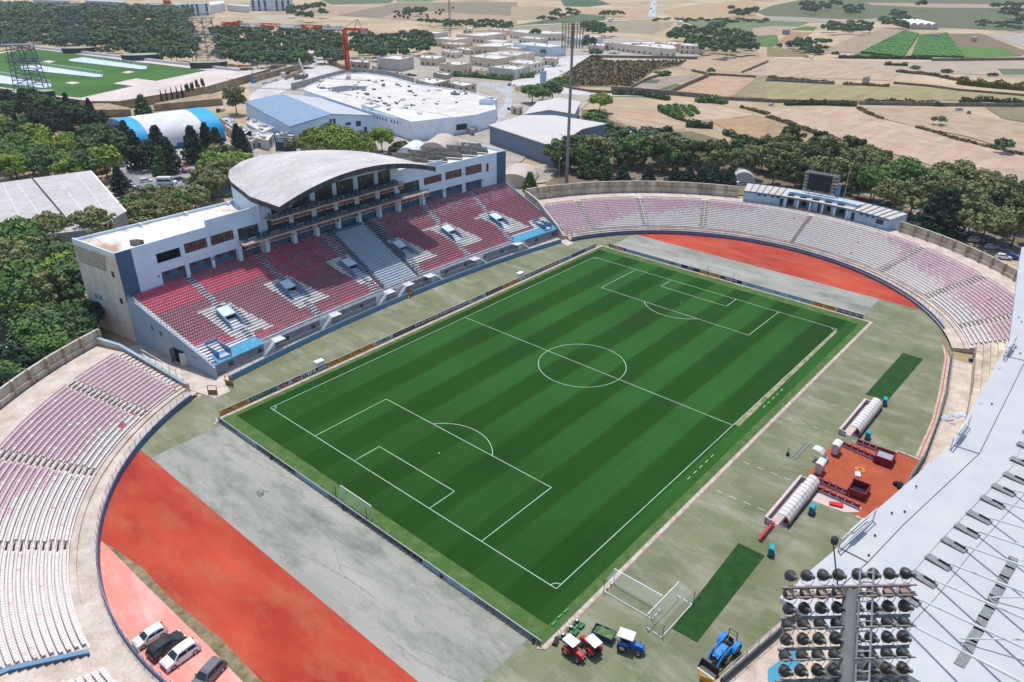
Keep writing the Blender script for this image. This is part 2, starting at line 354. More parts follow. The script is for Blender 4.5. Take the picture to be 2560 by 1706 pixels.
for i in range(NR):
 ym = 19.6+i*RD
 x = xl(ym)+1.0
 while x < xr(ym)-1.0:
  y = yf0(x)+i*RD+.56; sl_ = (yf0(x+.5)-yf0(x-.5)); x += .52
  if any(abs(x-aisx(k, i)) < .75 for k in range(6)): continue
  bad = False; wz = False
  for k in range(6):
   v0, v1, y0, y1 = vrect(k)
   if v0-1.1 < x < v1+1.2 and y0-1.0 < y < y1+.5: bad = True; break
   if v0-1.2-2.2*(.55+.45*math.sin(x+k)) < x+.35*(y-yb_[k]) < v1+2.6 and y0-3.0 < y < y1+1.9: wz = True
  if bad or abs(x-mesh_l(i)) < .9 or abs(x-mesh_r(i)) < .8 or (mesh_r(i) < x < 64.9+(x-64.9)*0+0 and 63.6 < x+0 and i > 19 and False): continue
  if i < 3 and x < 11.5 or i < 2 and x > 95: continue
  if i < 6 and x < 4.9 - i*.12: continue
  if i < 6 and x > 104.5+.3*i: continue
  if mesh_r(i) < x < 63.9+.0*i and i > 17: continue
  if mesh_l(i) < x < mesh_r(i):
   if i > 27: continue
   mi = 5
  elif wz: mi = 3
  else:
   redness = 1.12-.011*x - (.42 if i < 20 else 0) + .25*math.sin(i*.35+x*.05)
   mi = 0 if redness > .86 else 1
   if i < 2: mi = 0 if rs.random() < .4 else 1
   if 45 > x > 26 and i > 14: mi = 0 if rs.random() < .35+.02*(40-x) else 4 if rs.random() < .3 else 1
   if x > 64 and i > 19: mi = 4 if rs.random() < .55 else 1
   if rs.random() < .004: mi = 0
  spots.append((x, y, rowz(i), math.atan(sl_), mi))
n0 = len(COL.objects)
seats(ms, spots)
for o in ms.children:
 if o.name.startswith('seat'): o.matrix_parent_inverse = Matrix.Translation(-Vector(ms.location))
b = MB()
for i in range(NR):
 A = []; B = []
 for k in XS:
  x = xat(19+i*RD, .01+.98*k/40); y = yf0(x)+i*RD
  A.append((x, y-.012, rowz(i)-.09)); B.append((x, y-.012, rowz(i)+.012)); 
 b.grid(A, B); b.grid(B, [(p[0], p[1]+.34, p[2]) for p in B])
put(b.build('lit_tread_edging', M("lit_tread_tone", C(236, 216, 218, .95), .8)))  # pale strip carries the sunlit look of the tread fronts in its colour
md = M("aisle_recess", C(50, 80, 96, .7))
for k in range(6):
 b = MB(); b.mat(M("aisle_step_white", C(214, 218, 220, .8)))
 for i in range(NR):
  x = aisx(k, i); y = yf0(x)+i*RD
  v0, v1, y0, y1 = vrect(k)
  if y0-1 < y < y1: 
   for xx in (v0-.65, v1+.65): b.mi = 0; b.box((xx, y+.13, rowz(i)+.03), (1.0, .26, .09)); b.mat(md); b.box((xx, y+.56, rowz(i)+.06), (1.0, .5, .10))
   continue
  b.mi = 0; b.box((x, y+.13, rowz(i)+.03), (1.25, .26, .09)); b.mat(md); b.box((x, y+.56, rowz(i)+.06), (1.25, .5, .10))
 put(b.build('aisle_stair'))
for k in range(6):
 v0, v1, y0, y1 = vrect(k); y0 += .3; w_ = .28
 za = lambda y: ztread(v0, y)+1.0
 b = MB(); b.mat(bluep)
 def slab(xa, xb, ya, yb, ta, tb, lo):
  A = [(xa, ya, lo), (xb, ya, lo), (xb, yb, lo), (xa, yb, lo)]; B = [(xa, ya, ta), (xb, ya, ta), (xb, yb, tb), (xa, yb, tb)]
  b.grid(A, B, True); b.face(B)
 lo = ztread(v0, y0)-1.2
 for xa in (v0, v1-w_):
  slab(xa, xa+w_, y0+.9, y1, za(y0+.9), za(y1), lo); slab(xa, xa+w_, y0-.2, y0+.9, za(y0-.2)-1.0, za(y0+.9)-.01, lo)
 vo = put(b.build('vomitory'))
 b = MB(); ym = y0+2.9; A = [(v0+w_, ym, za(ym)-.28), (v1-w_, ym, za(ym)-.28), (v1-w_, y1, za(y1)-.28), (v0+w_, y1, za(y1)-.28)]; B = [(p[0], p[1], p[2]+.27) for p in A]
 b.grid(A, B, True); b.face(B); b.face(A[::-1]); b.face([(v0, y1, lo), (v0, y1, za(y1)), (v1, y1, za(y1)), (v1, y1, lo)])
 r_ = b.build('roof', M("vomitory_roof", C(206, 222, 226, .9))); r_.parent = vo
 b = MB(); b.box(((v0+v1)/2, ym+.3, (lo+za(ym))/2-.3), (v1-v0-2*w_, .05, za(ym)-lo-.6)); b.box(((v0+v1)/2, ym-.8, lo+.5), (v1-v0-2*w_, 2.4, .1)); r_ = b.build('opening', M("dark_opening", (.012, .016, .02))); r_.parent = vo
 zl_ = ztread(v0, y0)-.1
 b = MB(); b.prism([(v0+w_, y0-.3), (v1-w_, y0-.3), (v1-w_, y0+.3), (v1-w_-.8, y0+1.5), (v0+w_+.4, y0+1.5), (v0+w_, y0+.6)], zl_-1, zl_+.12)
 r_ = b.build('landing', M("landing_conc", C(190, 200, 208, .8))); r_.parent = vo
for side, xf in ((0, xl), (1, xr)):
 s_ = -1 if side == 0 else 1
 b = MB(); b.mat(M("cream_end_render", C(216, 210, 200, .98), .9, C(204, 192, 174, .95), sc_=.25, fine=1.2, stretch=(1, 1, .35)) if side == 0 else bluep)
 def P(y, z, off=0): return (xf(y)+off*s_, y, z)
 y0, y1 = 44.2, 60.3
 wall = [P(y0, 0), P(y1, 0), P(y1, 20.4), P(y0, 20.95)]
 b.face(wall if side else wall[::-1])
 put(b.build('end_wall'))
 b = MB(); b.mat(M("sloping_side_blue", C(150, 178, 200, .8), .8, C(172, 190, 204, .8), sc_=.2) )
 prof = [(17.4, 0), (17.4, 2.4), (24.5, 5.2), (24.5, 4.6), (40.0, 10.2), (44.2, 11.1), (44.2, 0)]
 prof = [(17.4, 0), (17.4, 2.4), (19.2, 3.2), (44.2, 11.4), (44.2, 0)]
 A = [P(y, z, .02) for y, z in prof]; Bb = [P(y, z, -.33) for y, z in prof]
 b.face(A if side else A[::-1]); b.face(Bb[::-1] if side else Bb); b.grid(A, Bb, True)
 put(b.build('side_wall'))
 b = MB()
 for kk in range(0, 27): 
  y = 19.2+kk; z = 3.2+(y-19.2)*.328; b.tube(P(y, z, -.15), P(y, z+1.0, -.15), .035, n=4)
 for dz in (.55, 1.0): b.tube(P(19.2, 3.2+dz, -.15), P(44, 3.2+24.8*.328+dz, -.15), .035, n=4)
 put(b.build('side_railing', steel))
def rz_(x): return 25.0+4.3*(1-((x-52.6)/24.4)**2)
def F(x, z, off=0): return (x, yfac(x)-off, z)
b = MB(); b.mat(facade)
TOP = lambda x: 21.0+.0*x + (1.45 if 16.2 < x < 91 else 0)
op = []
UP = [(3.8, 9.4, 16.0, 18.2), (10.4, 16.0, 16.3, 18.6), (16.9, 22.9, 16.3, 18.6)]
UPR = [(83.5, 90.4, 16.3, 18.5), (91.8, 98.4, 16.2, 18.6), (99.8, 106.6, 16.0, 18.7), (108.4, 109.6, 15.7, 18.3)]
LOW = [(4.1, 9.8), (10.7, 16.3), (17.0, 22.9), (24.0, 27.9), (32.2, 38.4)]
LOWX = [(4.1, 9.8), (10.7, 16.3), (17.0, 22.9), (24.0, 29.6), (32.0, 38.4), (39.6, 45.2), (46.6, 52.2), (53.4, 59.0), (60.4, 66.0), (67.4, 72.8), (74.4, 81.8), (83.4, 90.8), (91.8, 98.5), (99.8, 106.6)]
MID = [(24.0, 29.6), (32.0, 38.4), (39.6, 45.2), (46.6, 52.2), (53.4, 59.0), (60.4, 66.0), (67.4, 72.8), (74.4, 81.8)]
TOPW = [(33.6, 38.4), (39.6, 45.2), (46.6, 52.2), (53.4, 59.0), (60.4, 66.0), (67.2, 71.6)]
def ztopw(x): return 23.0+3.5*(1-((x-54)/24)**2)
rects = [(a, c, e, f) for a, c, e, f in UP+UPR]+[(a, c, 10.2, 13.9) for a, c in LOWX]+[(a, c, 15.4, 18.4) for a, c in MID]+[(a, c, 19.5, min(23.4, ztopw((a+c)/2)-.9)) for a, c in TOPW]
xs = sorted(set([-4.6, 116.7, 16.2, 91.0]+[r[0] for r in rects]+[r[1] for r in rects]))
for i in range(len(xs)-1):
 x0, x1 = xs[i], xs[i+1]; xm = (x0+x1)/2
 tp = TOP(xm)
 if 30.5 < xm < 75.5: tp = rz_(xm)-1.15; tp = max(tp, TOP(xm))
 zc = sorted(set([9.5, tp]+[r[2] for r in rects if r[0] <= xm <= r[1]]+[r[3] for r in rects if r[0] <= xm <= r[1]]))
 for j in range(len(zc)-1):
  zm = (zc[j]+zc[j+1])/2
  if any(r[0] <= xm <= r[1] and r[2] <= zm <= r[3] for r in rects): continue
  b.mat(blued if (xm < -1.2 or xm > 112.9) and xm else facade)
  b.mi = b.mats.index(facade)
  b.face([F(x0, zc[j]), F(x1, zc[j]), F(x1, zc[j+1]), F(x0, zc[j+1])])
put(b.build('facade_wall'))
b = MB()                                                     # reveals
for a, c, e, f in rects:
 for s0, s1 in (((a, e), (c, e)), ((c, e), (c, f)), ((c, f), (a, f)), ((a, f), (a, e))):
  p0, p1 = F(*s0), F(*s1); b.face([p0, p1, (p1[0], p1[1]+.45, p1[2]), (p0[0], p0[1]+.45, p0[2])])
put(b.build('opening_reveals', facade))
for x0, x1 in ((-4.62, -1.2), (112.9, 116.72)):
 b = MB(); b.box(((x0+x1)/2, yfac((x0+x1)/2)-.06, 15.5), (x1-x0, .12, 10.9), math.atan(cs((x0+x1)/2+.5)-cs((x0+x1)/2-.5)))
 put(b.build('corner_panel', blued))
mwin = M("window_pane", C(70, 84, 84, .6), .15, C(150, 160, 150, .7), sc_=.9, spec=.6, thr=(.5, .7)); mwinr = M("red_window_pane", C(96, 74, 76, .6), .25, C(140, 104, 106, .7), sc_=.8, spec=.5)
mframe = M("dark_window_frame", C(52, 44, 44, .8), .5)
for a, c, e, f in UP+UPR+[(a, c, 15.4, 18.4) for a, c in MID]+[(a, c, 19.5, min(23.4, ztopw((a+c)/2)-.9)) for a, c in TOPW]:
 xm = (a+c)/2; ang = math.atan((yfac(xm+.5)-yfac(xm-.5)))
 b = MB()
 if a == 3.8: b.box((xm, yfac(xm)+1.6, (e+f)/2), (c-a, .1, f-e), ang); wo = put(b.build('window', M("dark_opening", (.01, .01, .012)))); continue
 b.box((xm, yfac(xm)+.38, (e+f)/2), (c-a, .06, f-e), ang); wo = put(b.build('window', mwinr if a in (10.4, 16.9, 83.5, 99.8, 108.4) else mwin))
 b = MB(); n_ = max(1, round((c-a)/.95))
 for k in range(n_+1):
  xx = a+(c-a)*k/n_; b.box((xx, yfac(xx)+.33, (e+f)/2), (.09, .07, f-e), ang)
 for zz in (e+.05, e+(f-e)*.38, f-.05): b.box((xm, yfac(xm)+.325, zz), (c-a, .065, .09), ang)
 fo = b.build('window_frame', M("red_window_frame", C(120, 40, 46, .8)) if a in (83.5, 91.8, 99.8, 10.4, 108.4) else mframe); fo.parent = wo
b = MB()
for a, c in LOWX:
 xm = (a+c)/2; ang = math.atan((yfac(xm+.5)-yfac(xm-.5))); b.box((xm, yfac(xm)+.8, 12.0), (c-a+.6, .1, 3.9), ang)
put(b.build('recessed_bay_wall', blued))
for a, c in LOWX:
 if 30 < a < 70: continue
 xm = (a+c)/2
 for fx in (.28, .8):
  b = MB(); xx = a+(c-a)*fx; b.box((xx, yfac(xx)+.70, 13.2), (1.0, .1, .8)); b.box((xx, yfac(xx)+.66, 13.2), (.08, .1, .8)); put(b.build('vent_window', M("maroon_panel", C(120, 48, 52, .7))))
for k, ch in enumerate('ABC'): pass
for x, ch in ((3.4, 'A'), (16.65, 'B'), (38.9, 'C'), (91.3, 'G'), (107.2, 'H')):
 M4 = Matrix.Translation((x, yfac(x)-.03, 13.2)) @ Matrix.Rotation(PI/2, 4, 'X'); put(text(ch, .9, M("letter_black", (.02, .02, .03)), ms, M4, name='sign_letter'))
b = MB()
for k in range(9):
 z = 19.2-k*.42; b.box((xl(54)-.04, 54.2, z), (.1, 12.2-k*.25, .10), +.1277)
put(b.build('grille_lines', M("black_stain", C(70, 62, 58, .7))))
for y, z in ((46.8, 15.6), (46.2, 9.6)):
 b = MB(); b.box((xl(y)-.02, y, z), (.12, .9, 1.3), +.1277); put(b.build('end_window', dark))
for y in (54.5, 56.3):
 b = MB(); b.box((xl(y)-.02, y, 8.2), (.12, 1.1, 1.1), +.1277); put(b.build('end_window', bluep))
for y, z in ((36.6, 6.0), (33.8, 5.4)):
 b = MB(); b.box((xl(y)-.03, y, z), (.14, .8, 1.1), +.1277); put(b.build('side_window', M("grey_shutter", C(120, 124, 130, .7))))
b = MB(); b.box((xl(28.6)-.03, 28.6, 1.6), (.14, 3.4, 3.3), +.1277); dr = put(b.build('door_opening', M("dark_opening", (.012, .014, .016))))
for yy, aa in ((30.5, .5), (26.6, -.6)):
 b = MB(); b.box((xl(yy)-.55, yy, 1.6), (1.3, .1, 3.2), aa); put(b.build('door_leaf', steel))
M4 = Matrix.Translation((xl(23.6)-.03, 23.6, 3.0)) @ Matrix.Rotation(-PI/2+.1277, 4, 'Z') @ Matrix.Rotation(PI/2, 4, 'X'); put(text('GATE 8', .55, M("sign_grey", C(60, 70, 90, .7)), ms, M4, name='gate_lettering'))
mroofw = M("patched_white_roof", C(226, 220, 212, .85), .9, C(188, 160, 132, .75), sc_=.13, fine=2, stretch=(1, .5, 1), thr=(.48, .62))
def strip_roof(x0, x1, nm):
 n_ = 12; A = []; Bq = []
 for k in range(n_+1):
  x = x0+(x1-x0)*k/n_; A.append((x, yfac(x)+.25, 20.2)); Bq.append((x+(-.128*15 if x < 10 else .128*15 if x > 105 else 0), 59.9, 20.0))
 bb = MB(); bb.grid(A, Bq); put(bb.build(nm, mroofw))
strip_roof(-4.4, 36, 'roof_slab'); strip_roof(72, 116.5, 'roof_slab')
b = MB(); b.mat(facade)
def wallseg(p0, p1, z0, z1, t=.28):
 d = Vector((p1[0]-p0[0], p1[1]-p0[1])); L = d.length; b.box(((p0[0]+p1[0])/2, (p0[1]+p1[1])/2, (z0+z1)/2), (L, t, z1-z0), math.atan2(d.y, d.x))
for k in range(-2, 50):
 x = -4.6+121.3*(k+2)/52; x2 = -4.6+121.3*(k+3)/52
 if 31 < (x+x2)/2 < 74: continue
 tp = TOP((x+x2)/2); wallseg((x, yfac(x)+.15), (x2, yfac(x2)+.15), 19.9, tp+.02, .3)
wallseg((-6.5, 60.2), (118.6, 60.2), 0, 20.6, .3)
wallseg((-4.5, 44.3), (-6.4, 60.1), 19.9, 20.9); wallseg((116.6, 44.3), (118.5, 60.1), 0, 20.9)
for x in (8, 19, 30, 90, 100, 110): b.box((x, 59.4, 20.4), (.35, 1.4, .8))
b.box((37.5, 58, 20.8), (7, 6, 4.0)); 
put(b.build('parapet_wall'))
for y in range(46, 60, 2): pass
b = MB()
for k in range(3): b.box((1.2+k*.55, 47.9-k*.3, 20.75), (.12, 2.0, 1.1), .4)
b.box((1.8, 47.6, 20.65), (1.5, 1.9, .9), .4)
put(b.build('air_conditioner', M("ac_grey", C(150, 140, 128, .8), .7, C(110, 104, 98, .8), sc_=4)))
mrack = M("solar_rack_backs", C(186, 182, 176, .84), .6, C(120, 118, 116, .7), sc_=1.2, stretch=(3, .3, 1))
racks = [[(1240, 1400), (1745, 1435)], [(1395, 1375), (1885, 1405)], [(1530, 1350), (2025, 1380)], [(1745, 1330), (2120, 1358)], [(1880, 1310), (2065, 1320)], [(1395, 1435), (1570, 1455)]]
for (a0, b0), (a1, b1) in racks:
 p0, p1 = q(2, a0, b0, 22.3), q(2, a1, b1, 22.3); bb = MB(); d = (p1-p0); L = d.length; ang = math.atan2(d.y, d.x); c_ = (p0+p1)/2
 nr = Vector((-d.y, d.x, 0)).normalized(); nr = nr if nr.y > 0 else -nr; U_ = Vector((0, 0, 1)); lo0, lo1 = p0+nr*1.6-U_*1.9, p1+nr*1.6-U_*1.9
 bb.face([p0, p1, lo1, lo0]); bb.face([p0-U_*.08, lo0-U_*.08, lo1-U_*.08, p1-U_*.08]); n_ = max(2, int(L/1.3))
 for k in range(n_+1): p = p0.lerp(p1, k/n_); bb.tube((p.x, p.y, 20.2), (p.x, p.y, 22.2), .05, n=4); bb.tube(p-U_*.12-nr*.02, p+nr*1.6-U_*2.0, .05, n=4)
 bb.grid([p0-U_*.1, p1-U_*.1], [p0+U_*.06, p1+U_*.06])
 put(bb.build('solar_panel_rack', mrack))
b = MB()
for x, y in ((112, 56), (114, 54.6)): b.box((x, y, 20.9), (1.6, 1.4, 1.8)); b.lathe((x, y, 21.8), [(.55, 0), (.55, .25), (0, .25)], 10)
put(b.build('rooftop_unit', M("unit_grey", C(196, 200, 202, .8))))
RB = [(28.4, 34), (29.6, 45.7), (30.2, 54), (31.4, 60), (34.6, 64.6), (39.3, 66.3), (44.5, 65.3), (53, 60.0), (62.9, 55.2), (70.2, 52.9), (74.8, 48.5), (76.8, 41), (77.2, 34.2)]
def rz_(x): return 25.0+4.3*(1-((x-52.6)/24.4)**2)
def rback(x):
 for i in range(len(RB)-1):
  (x0, y0), (x1, y1) = RB[i], RB[i+1]
  if i >= 2 and x0 <= x <= x1: return y0+(y1-y0)*(x-x0)/(x1-x0)
 return 52
b = MB(); mroof = M("weathered_arched_roof", C(206, 201, 198, .9), .9, C(184, 177, 174, .84), sc_=.2, fine=1.2, stretch=(.5, 1.0, 1, .3), thr=(.3, .7))
mfas = M("slate_fascia", C(104, 104, 114, .7), .7, C(62, 70, 84, .6), sc_=.8, stretch=(2, 2, .3))
NX, NY = 40, 10; rows = []
for i in range(NX+1):
 x = 28.6+(77.1-28.6)*i/NX; yb = rback(x) if x > 30.3 else 46+(x-28.6)*5; fy = 34.0
 rows.append([(x, fy+(yb-fy)*j/NY, rz_(x)) for j in range(NY+1)])
for i in range(NX): b.grid(rows[i+1], rows[i])
put(b.build('arched_roof', mroof, smooth=True))
b = MB()
edge = [r[0] for r in rows]+rows[-1][1:]+[r[-1] for r in rows[::-1]][1:]+rows[0][::-1][1:-1]
b.grid([(p[0], p[1], p[2]-1.25) for p in edge], [(p[0], p[1], p[2]+.03) for p in edge], True)
b2 = [[(p[0], p[1], p[2]-1.2) for p in r] for r in rows]
for i in range(NX): b.grid(b2[i], b2[i+1])
put(b.build('roof_fascia', mfas))
b = MB()                                                       # wall closing the block behind the arched roof
for i in range(1, len(RB)-3):
 p0, p1 = RB[i], RB[i+1]; z = min(rz_(p0[0]), rz_(p1[0]))-1.1
 b.face([(p0[0], p0[1]-1, 0), (p1[0], p1[1]-1, 0), (p1[0], p1[1]-1, z), (p0[0], p0[1]-1, z)])
put(b.build('rear_block_wall', facade))
mtruss = M("salmon_truss", C(236, 194, 176, .95), .7, C(224, 176, 158, .9))
mglass = M("balcony_glass", C(60, 104, 108, .5), .1, spec=.5, alpha=.45); mbs = seatmat("blue", C(36, 100, 140, .7))
for x0, x1, zf, yd in ((23.4, 82.6, 15.3, 3.0), (31.4, 73.2, 19.4, 3.2)):
 bo = MB(); n_ = int((x1-x0)/1.5)
 for k in range(n_):
  xa, xb = x0+(x1-x0)*k/n_, x0+(x1-x0)*(k+1)/n_
  ya, yb = yfac(xa)-yd, yfac(xb)-yd
  bo.face([(xa, ya, zf), (xb, yb, zf), (xb, yfac(xb)+.2, zf), (xa, yfac(xa)+.2, zf)]); bo.face([(xa, ya, zf-.2), (xa, yfac(xa)+.2, zf-.2), (xb, yfac(xb)+.2, zf-.2), (xb, yb, zf-.2)])
  bo.face([(xa, ya, zf-.2), (xb, yb, zf-.2), (xb, yb, zf+.02), (xa, ya, zf+.02)])
 ba = put(bo.build('balcony', M("balcony_deck", C(226, 200, 188, .9))))
 bt = MB(); gl = MB(); po = MB(); st = MB()
 n3 = n_*2
 for k in range(n3):
  xa, xb = x0+(x1-x0)*k/n3, x0+(x1-x0)*(k+1)/n3; ya, yb = yfac(xa)-yd-.05, yfac(xb)-yd-.05
  for zz in (zf-.25, zf-1.1): bt.tube((xa, ya, zz), (xb, yb, zz), .07, n=4, cap=False)
  bt.tube((xa, ya, zf-1.1 if k % 2 else zf-.25), (xb, yb, zf-.25 if k % 2 else zf-1.1), .045, n=4, cap=False)
  if k % 8 == 4: bt.tube((xa, ya, zf-1.1), (xa, yfac(xa), zf-2.2), .08, n=4); st.mat(M("maroon_bracket", C(150, 40, 48, .7))); st.box((xa, ya+.1, zf-.8), (.5, .3, .8))
  if k % 2 == 0: po.tube((xa, ya, zf-.3), (xa, ya-.0, zf+1.35), .05, n=4)
  gl.face([(xa, ya, zf+.1), (xb, yb, zf+.1), (xb, yb, zf+1.05), (xa, ya, zf+1.05)])
 for mb_, nm, mm in ((bt, 'truss', mtruss), (gl, 'glass_screen', mglass), (po, 'railing_posts', steel), (st, 'bracket', None)):
  o = mb_.build(nm, mm); o.parent = ba
 sb = MB(); x = x0+.8
 while x < x1-.8:
  if (x % 6.9) < 4.8:
   for dy in (1.2, 2.1): sb.box((x, yfac(x)-yd+dy, zf+.45+.15*(dy > 2)), (.42, .4, .1)); sb.box((x, yfac(x)-yd+dy+.22, zf+.72+.15*(dy > 2)), (.42, .06, .4))
  x += .55
 o = sb.build('balcony_seats', mbs); o.parent = ba
for a, c in zip([0]+[r[1] for r in LOWX], [r[0] for r in LOWX]+[0]):
 if not (22 < c < 84): continue
 xx = (a+c)/2; bb = MB(); bb.box((xx, yfac(xx)-.35, 13.0), (.9, .75, 4.4)); put(bb.build('column', facade))
b = MB()
for fn in (mesh_l, mesh_r):
 for i in range(0, NR, 1): x = fn(i); y = yf0(x)+i*RD; b.tube((x, y, rowz(i)), (x, y, rowz(i)+1.1), .04, n=4)
 b.tube((fn(0), yf0(fn(0)), rowz(0)+1.1), (fn(NR-1), yf0(fn(NR))+RD*(NR-1), rowz(NR-1)+1.1), .05, n=4)
 b.tube((fn(0), yf0(fn(0)), rowz(0)+.6), (fn(NR-1), yf0(fn(NR))+RD*(NR-1), rowz(NR-1)+.6), .04, n=4)
put(b.build('block_railing', M("dark_blue_rail", C(60, 84, 104, .7))))
b = MB()
for i in range(0, NR): 
 for fn, s_ in ((mesh_l, -1), (mesh_r, 1)):
  x = fn(i)+.0; b.box((x, yf0(x)+i*RD+.42, rowz(i)+.05), (1.0, .84, .1))
 if i > 17: x = (mesh_r(i)+63.6)/2+.5; b.box((x, yf0(x)+i*RD+.42, rowz(i)+.1), (63.2-mesh_r(i), .84, .18))
put(b.build('dark_walkway', M("dark_teal_step", C(48, 76, 92, .75), .9, C(80, 96, 104, .7), sc_=2)))
b = MB(); x_ = 54.5; b.box((x_, yf0(x_)+RD*29, rowz(27)+.5), (10.5, 2.2, 1.1)); put(b.build('media_bench', M("bench_blue", C(90, 120, 140, .7))))
b = MB(); mgal = M("gallery_wall", C(150, 156, 168, .7), .85, C(126, 134, 146, .7), sc_=.5)
A = [(x, yf0(x)-1.35, 0) for x in [xl(18)+.05+i*(112.9-xl(18))/50 for i in range(51)]]
b.grid(A, [(p[0], p[1], 2.45) for p in A]); B_ = [(p[0], p[1], 2.45) for p in A]
b.grid(B_, [(p[0], p[1]+1.5, 2.45) for p in A]); put(b.build('gallery_wall', mgal))
for k in range(16):
 x = 3+k*7.1; bb = MB(); bb.box((x, yf0(x)-1.38, 1.35), (1.0, .12, .9)); put(bb.build('gallery_window', dark))
b = MB(); g2 = MB()
for k in range(51):
 x, y, _ = A[k]; b.tube((x, y+.1, 2.45), (x, y+.1, 3.5), .035, n=4)
 if k < 50: b.tube((x, y+.1, 3.5), (A[k+1][0], A[k+1][1]+.1, 3.5), .035, n=4, cap=False)
put(b.build('front_railing', steel))
mdeck = M("turquoise_platform", C(70, 166, 206, .7), .7, C(120, 184, 206, .7), sc_=1.2, thr=(.55, .7))
for x0, x1 in ((.4, 11.6), (93.8, 111.8)):
 b = MB(); n_ = 8
 for k in range(n_):
  xa, xb = x0+(x1-x0)*k/n_, x0+(x1-x0)*(k+1)/n_
  b.face([(xa, yf0(xa)-1.3, 2.5), (xb, yf0(xb)-1.3, 2.5), (xb, yf0(xb)+1.5, 3.25), (xa, yf0(xa)+1.5, 3.25)])
 put(b.build('platform', mdeck))
for x in (1.4, 107.5):
 b = MB(); b.mat(bluep)
 for dx in (0, 2.6): b.box((x+dx, 22.0, 3.5), (.2, 5.0, 1.7))
 b.box((x+1.3, 24.5, 4.0), (2.8, .22, 1.6)); b.mat(dark); b.box((x+1.3, 24.3, 3.5), (1.2, .1, 1.3)); b.mat(M("landing_conc", C(190, 200, 208, .8))); b.box((x+1.3, 21.8, 2.9), (2.4, 5.2, .3)); put(b.build('corner_entrance'))
for x, s_ in ((12.8, -1), (28.4, -1), (45.2, -1), (51.5, -1), (62.5, 1), (78.8, 1), (95.6, 1)):
 b = MB(); y = yf0(x)-1.4
 for k in range(9): b.box((x+s_*(k*.34-.5), y-.65, 2.35-k*.26), (.33, 1.25, .1))
 b.mat(M("stair_white", C(214, 218, 222, .8))); b.box((x-s_*1.9, y-.3, 2.4), (2.4, 2.2, .12))
 for t in (0, -1.25): b.tube((x-s_*.5, y+t, 3.4), (x+s_*2.6, y+t, 1.1), .04, n=4); b.tube((x-s_*.5, y+t, 2.9), (x+s_*2.6, y+t, .6), .04, n=4)
 b.box((x+s_*.6, y-.02, 1.2), (3.2, .1, 2.4))
 put(b.build('stair'))
# ================================================================ WALL ROUND THE TRACK + WALKWAYS
def track_wall(name, label, pts, walk, wm=bluep, h=1.15, rail=True):
 t = thing(name, label, 'wall', (pts[0].x, pts[0].y, 0), 0, 'walls round the running track'); b = MB(); n = len(pts)
 off = []
 for i, p in enumerate(pts):
  a_, c_ = pts[max(0, i-1)], pts[min(n-1, i+1)]; d = (c_-a_).normalized(); nn = Vector((-d.y, d.x, 0)); off.append(nn)
 I = [Vector((p.x, p.y, 0)) for p in pts]; O = [p+o*.22 for p, o in zip(pts, off)]
 up = Vector((0, 0, h)); b.grid(I, [p+up for p in I]); b.grid([p+up for p in I], [p+up for p in O]); b.grid([p+up for p in O], O)
 o = b.build('wall_face', wm); o.parent = t; o.matrix_parent_inverse = Matrix.Translation(-Vector(t.location))
 if rail:
  pb = MB(); gb = MB(); acc = 0; last = None
  for i in range(n-1):
   L = (O[i+1]-O[i]).length; k = max(1, round(L/2.4))
   for j in range(k):
    p = O[i].lerp(O[i+1], j/k)+up-off[i]*.1; p2 = O[i].lerp(O[i+1], (j+1)/k)+up-off[i]*.1
    pb.tube(p, p+Vector((0, 0, 1.35)), .05, n=4); pb.tube(p+Vector((0, 0, 1.3)), p2+Vector((0, 0, 1.3)), .025, n=4, cap=False)
    gb.face([p+Vector((0, 0, .08)), p2+Vector((0, 0, .08)), p2+Vector((0, 0, 1.25)), p+Vector((0, 0, 1.25))])
  for mb_, nm, mm in ((pb, 'railing_posts', steel), (gb, 'glass_screen', M("clear_screen", (.55, .62, .64), .1, alpha=.16, spec=.5))):
   o = mb_.build(nm, mm); o.parent = t; o.matrix_parent_inverse = Matrix.Translation(-Vector(t.location))
 return t
mw = [p for p in main_front if -1.5 < p.x]+[]
seg1 = [Vector((x, yfw(x), 0)) for x in [0.2+i*(51.2-.2)/17 for i in range(18)]]
seg2 = [Vector((x, yfw(x), 0)) for x in [52.8+i*(108.2-52.8)/18 for i in range(19)]]
track_wall('track_wall', 'blue track wall with glass screen in front of the left half of the main stand', seg1, 0)
track_wall('track_wall', 'blue track wall with glass screen in front of the right half of the main stand', seg2, 0)
nw_ = [pol(NC, 54.6, a) for a in range(252, 110, -2)]
track_wall('track_wall', 'blue curved track wall below the near left terrace beside the orange track', nw_, 0, M("navy_blue_wall", C(92, 116, 150, .75), .7, var=.15))
fw_ = [pol(FC, 55.0, a) for a in range(70, -62, -2)]
track_wall('track_wall', 'purple blue curved track wall below the far terrace', fw_, 0, M("purple_wall", C(92, 88, 132, .75), .7, C(104, 140, 176, .75), sc_=.02))
track_wall('track_wall', 'low track wall along the right side walk under the grey roof', right_front[1:], 0, M("dull_wall", C(90, 108, 120, .75)))
sheet('stand_walkway', [(p.x, p.y+.05) for p in seg1+seg2]+[(112.5, 17.4), (112.9, 18)]+[(x, yf0(x)-1.2) for x in range(112, -3, -4)]+[(-1.2, 17.6)], .05, conc)
mgold = M("yellow_gate", C(206, 150, 62, .8), .7, C(170, 130, 70, .75), sc_=2)
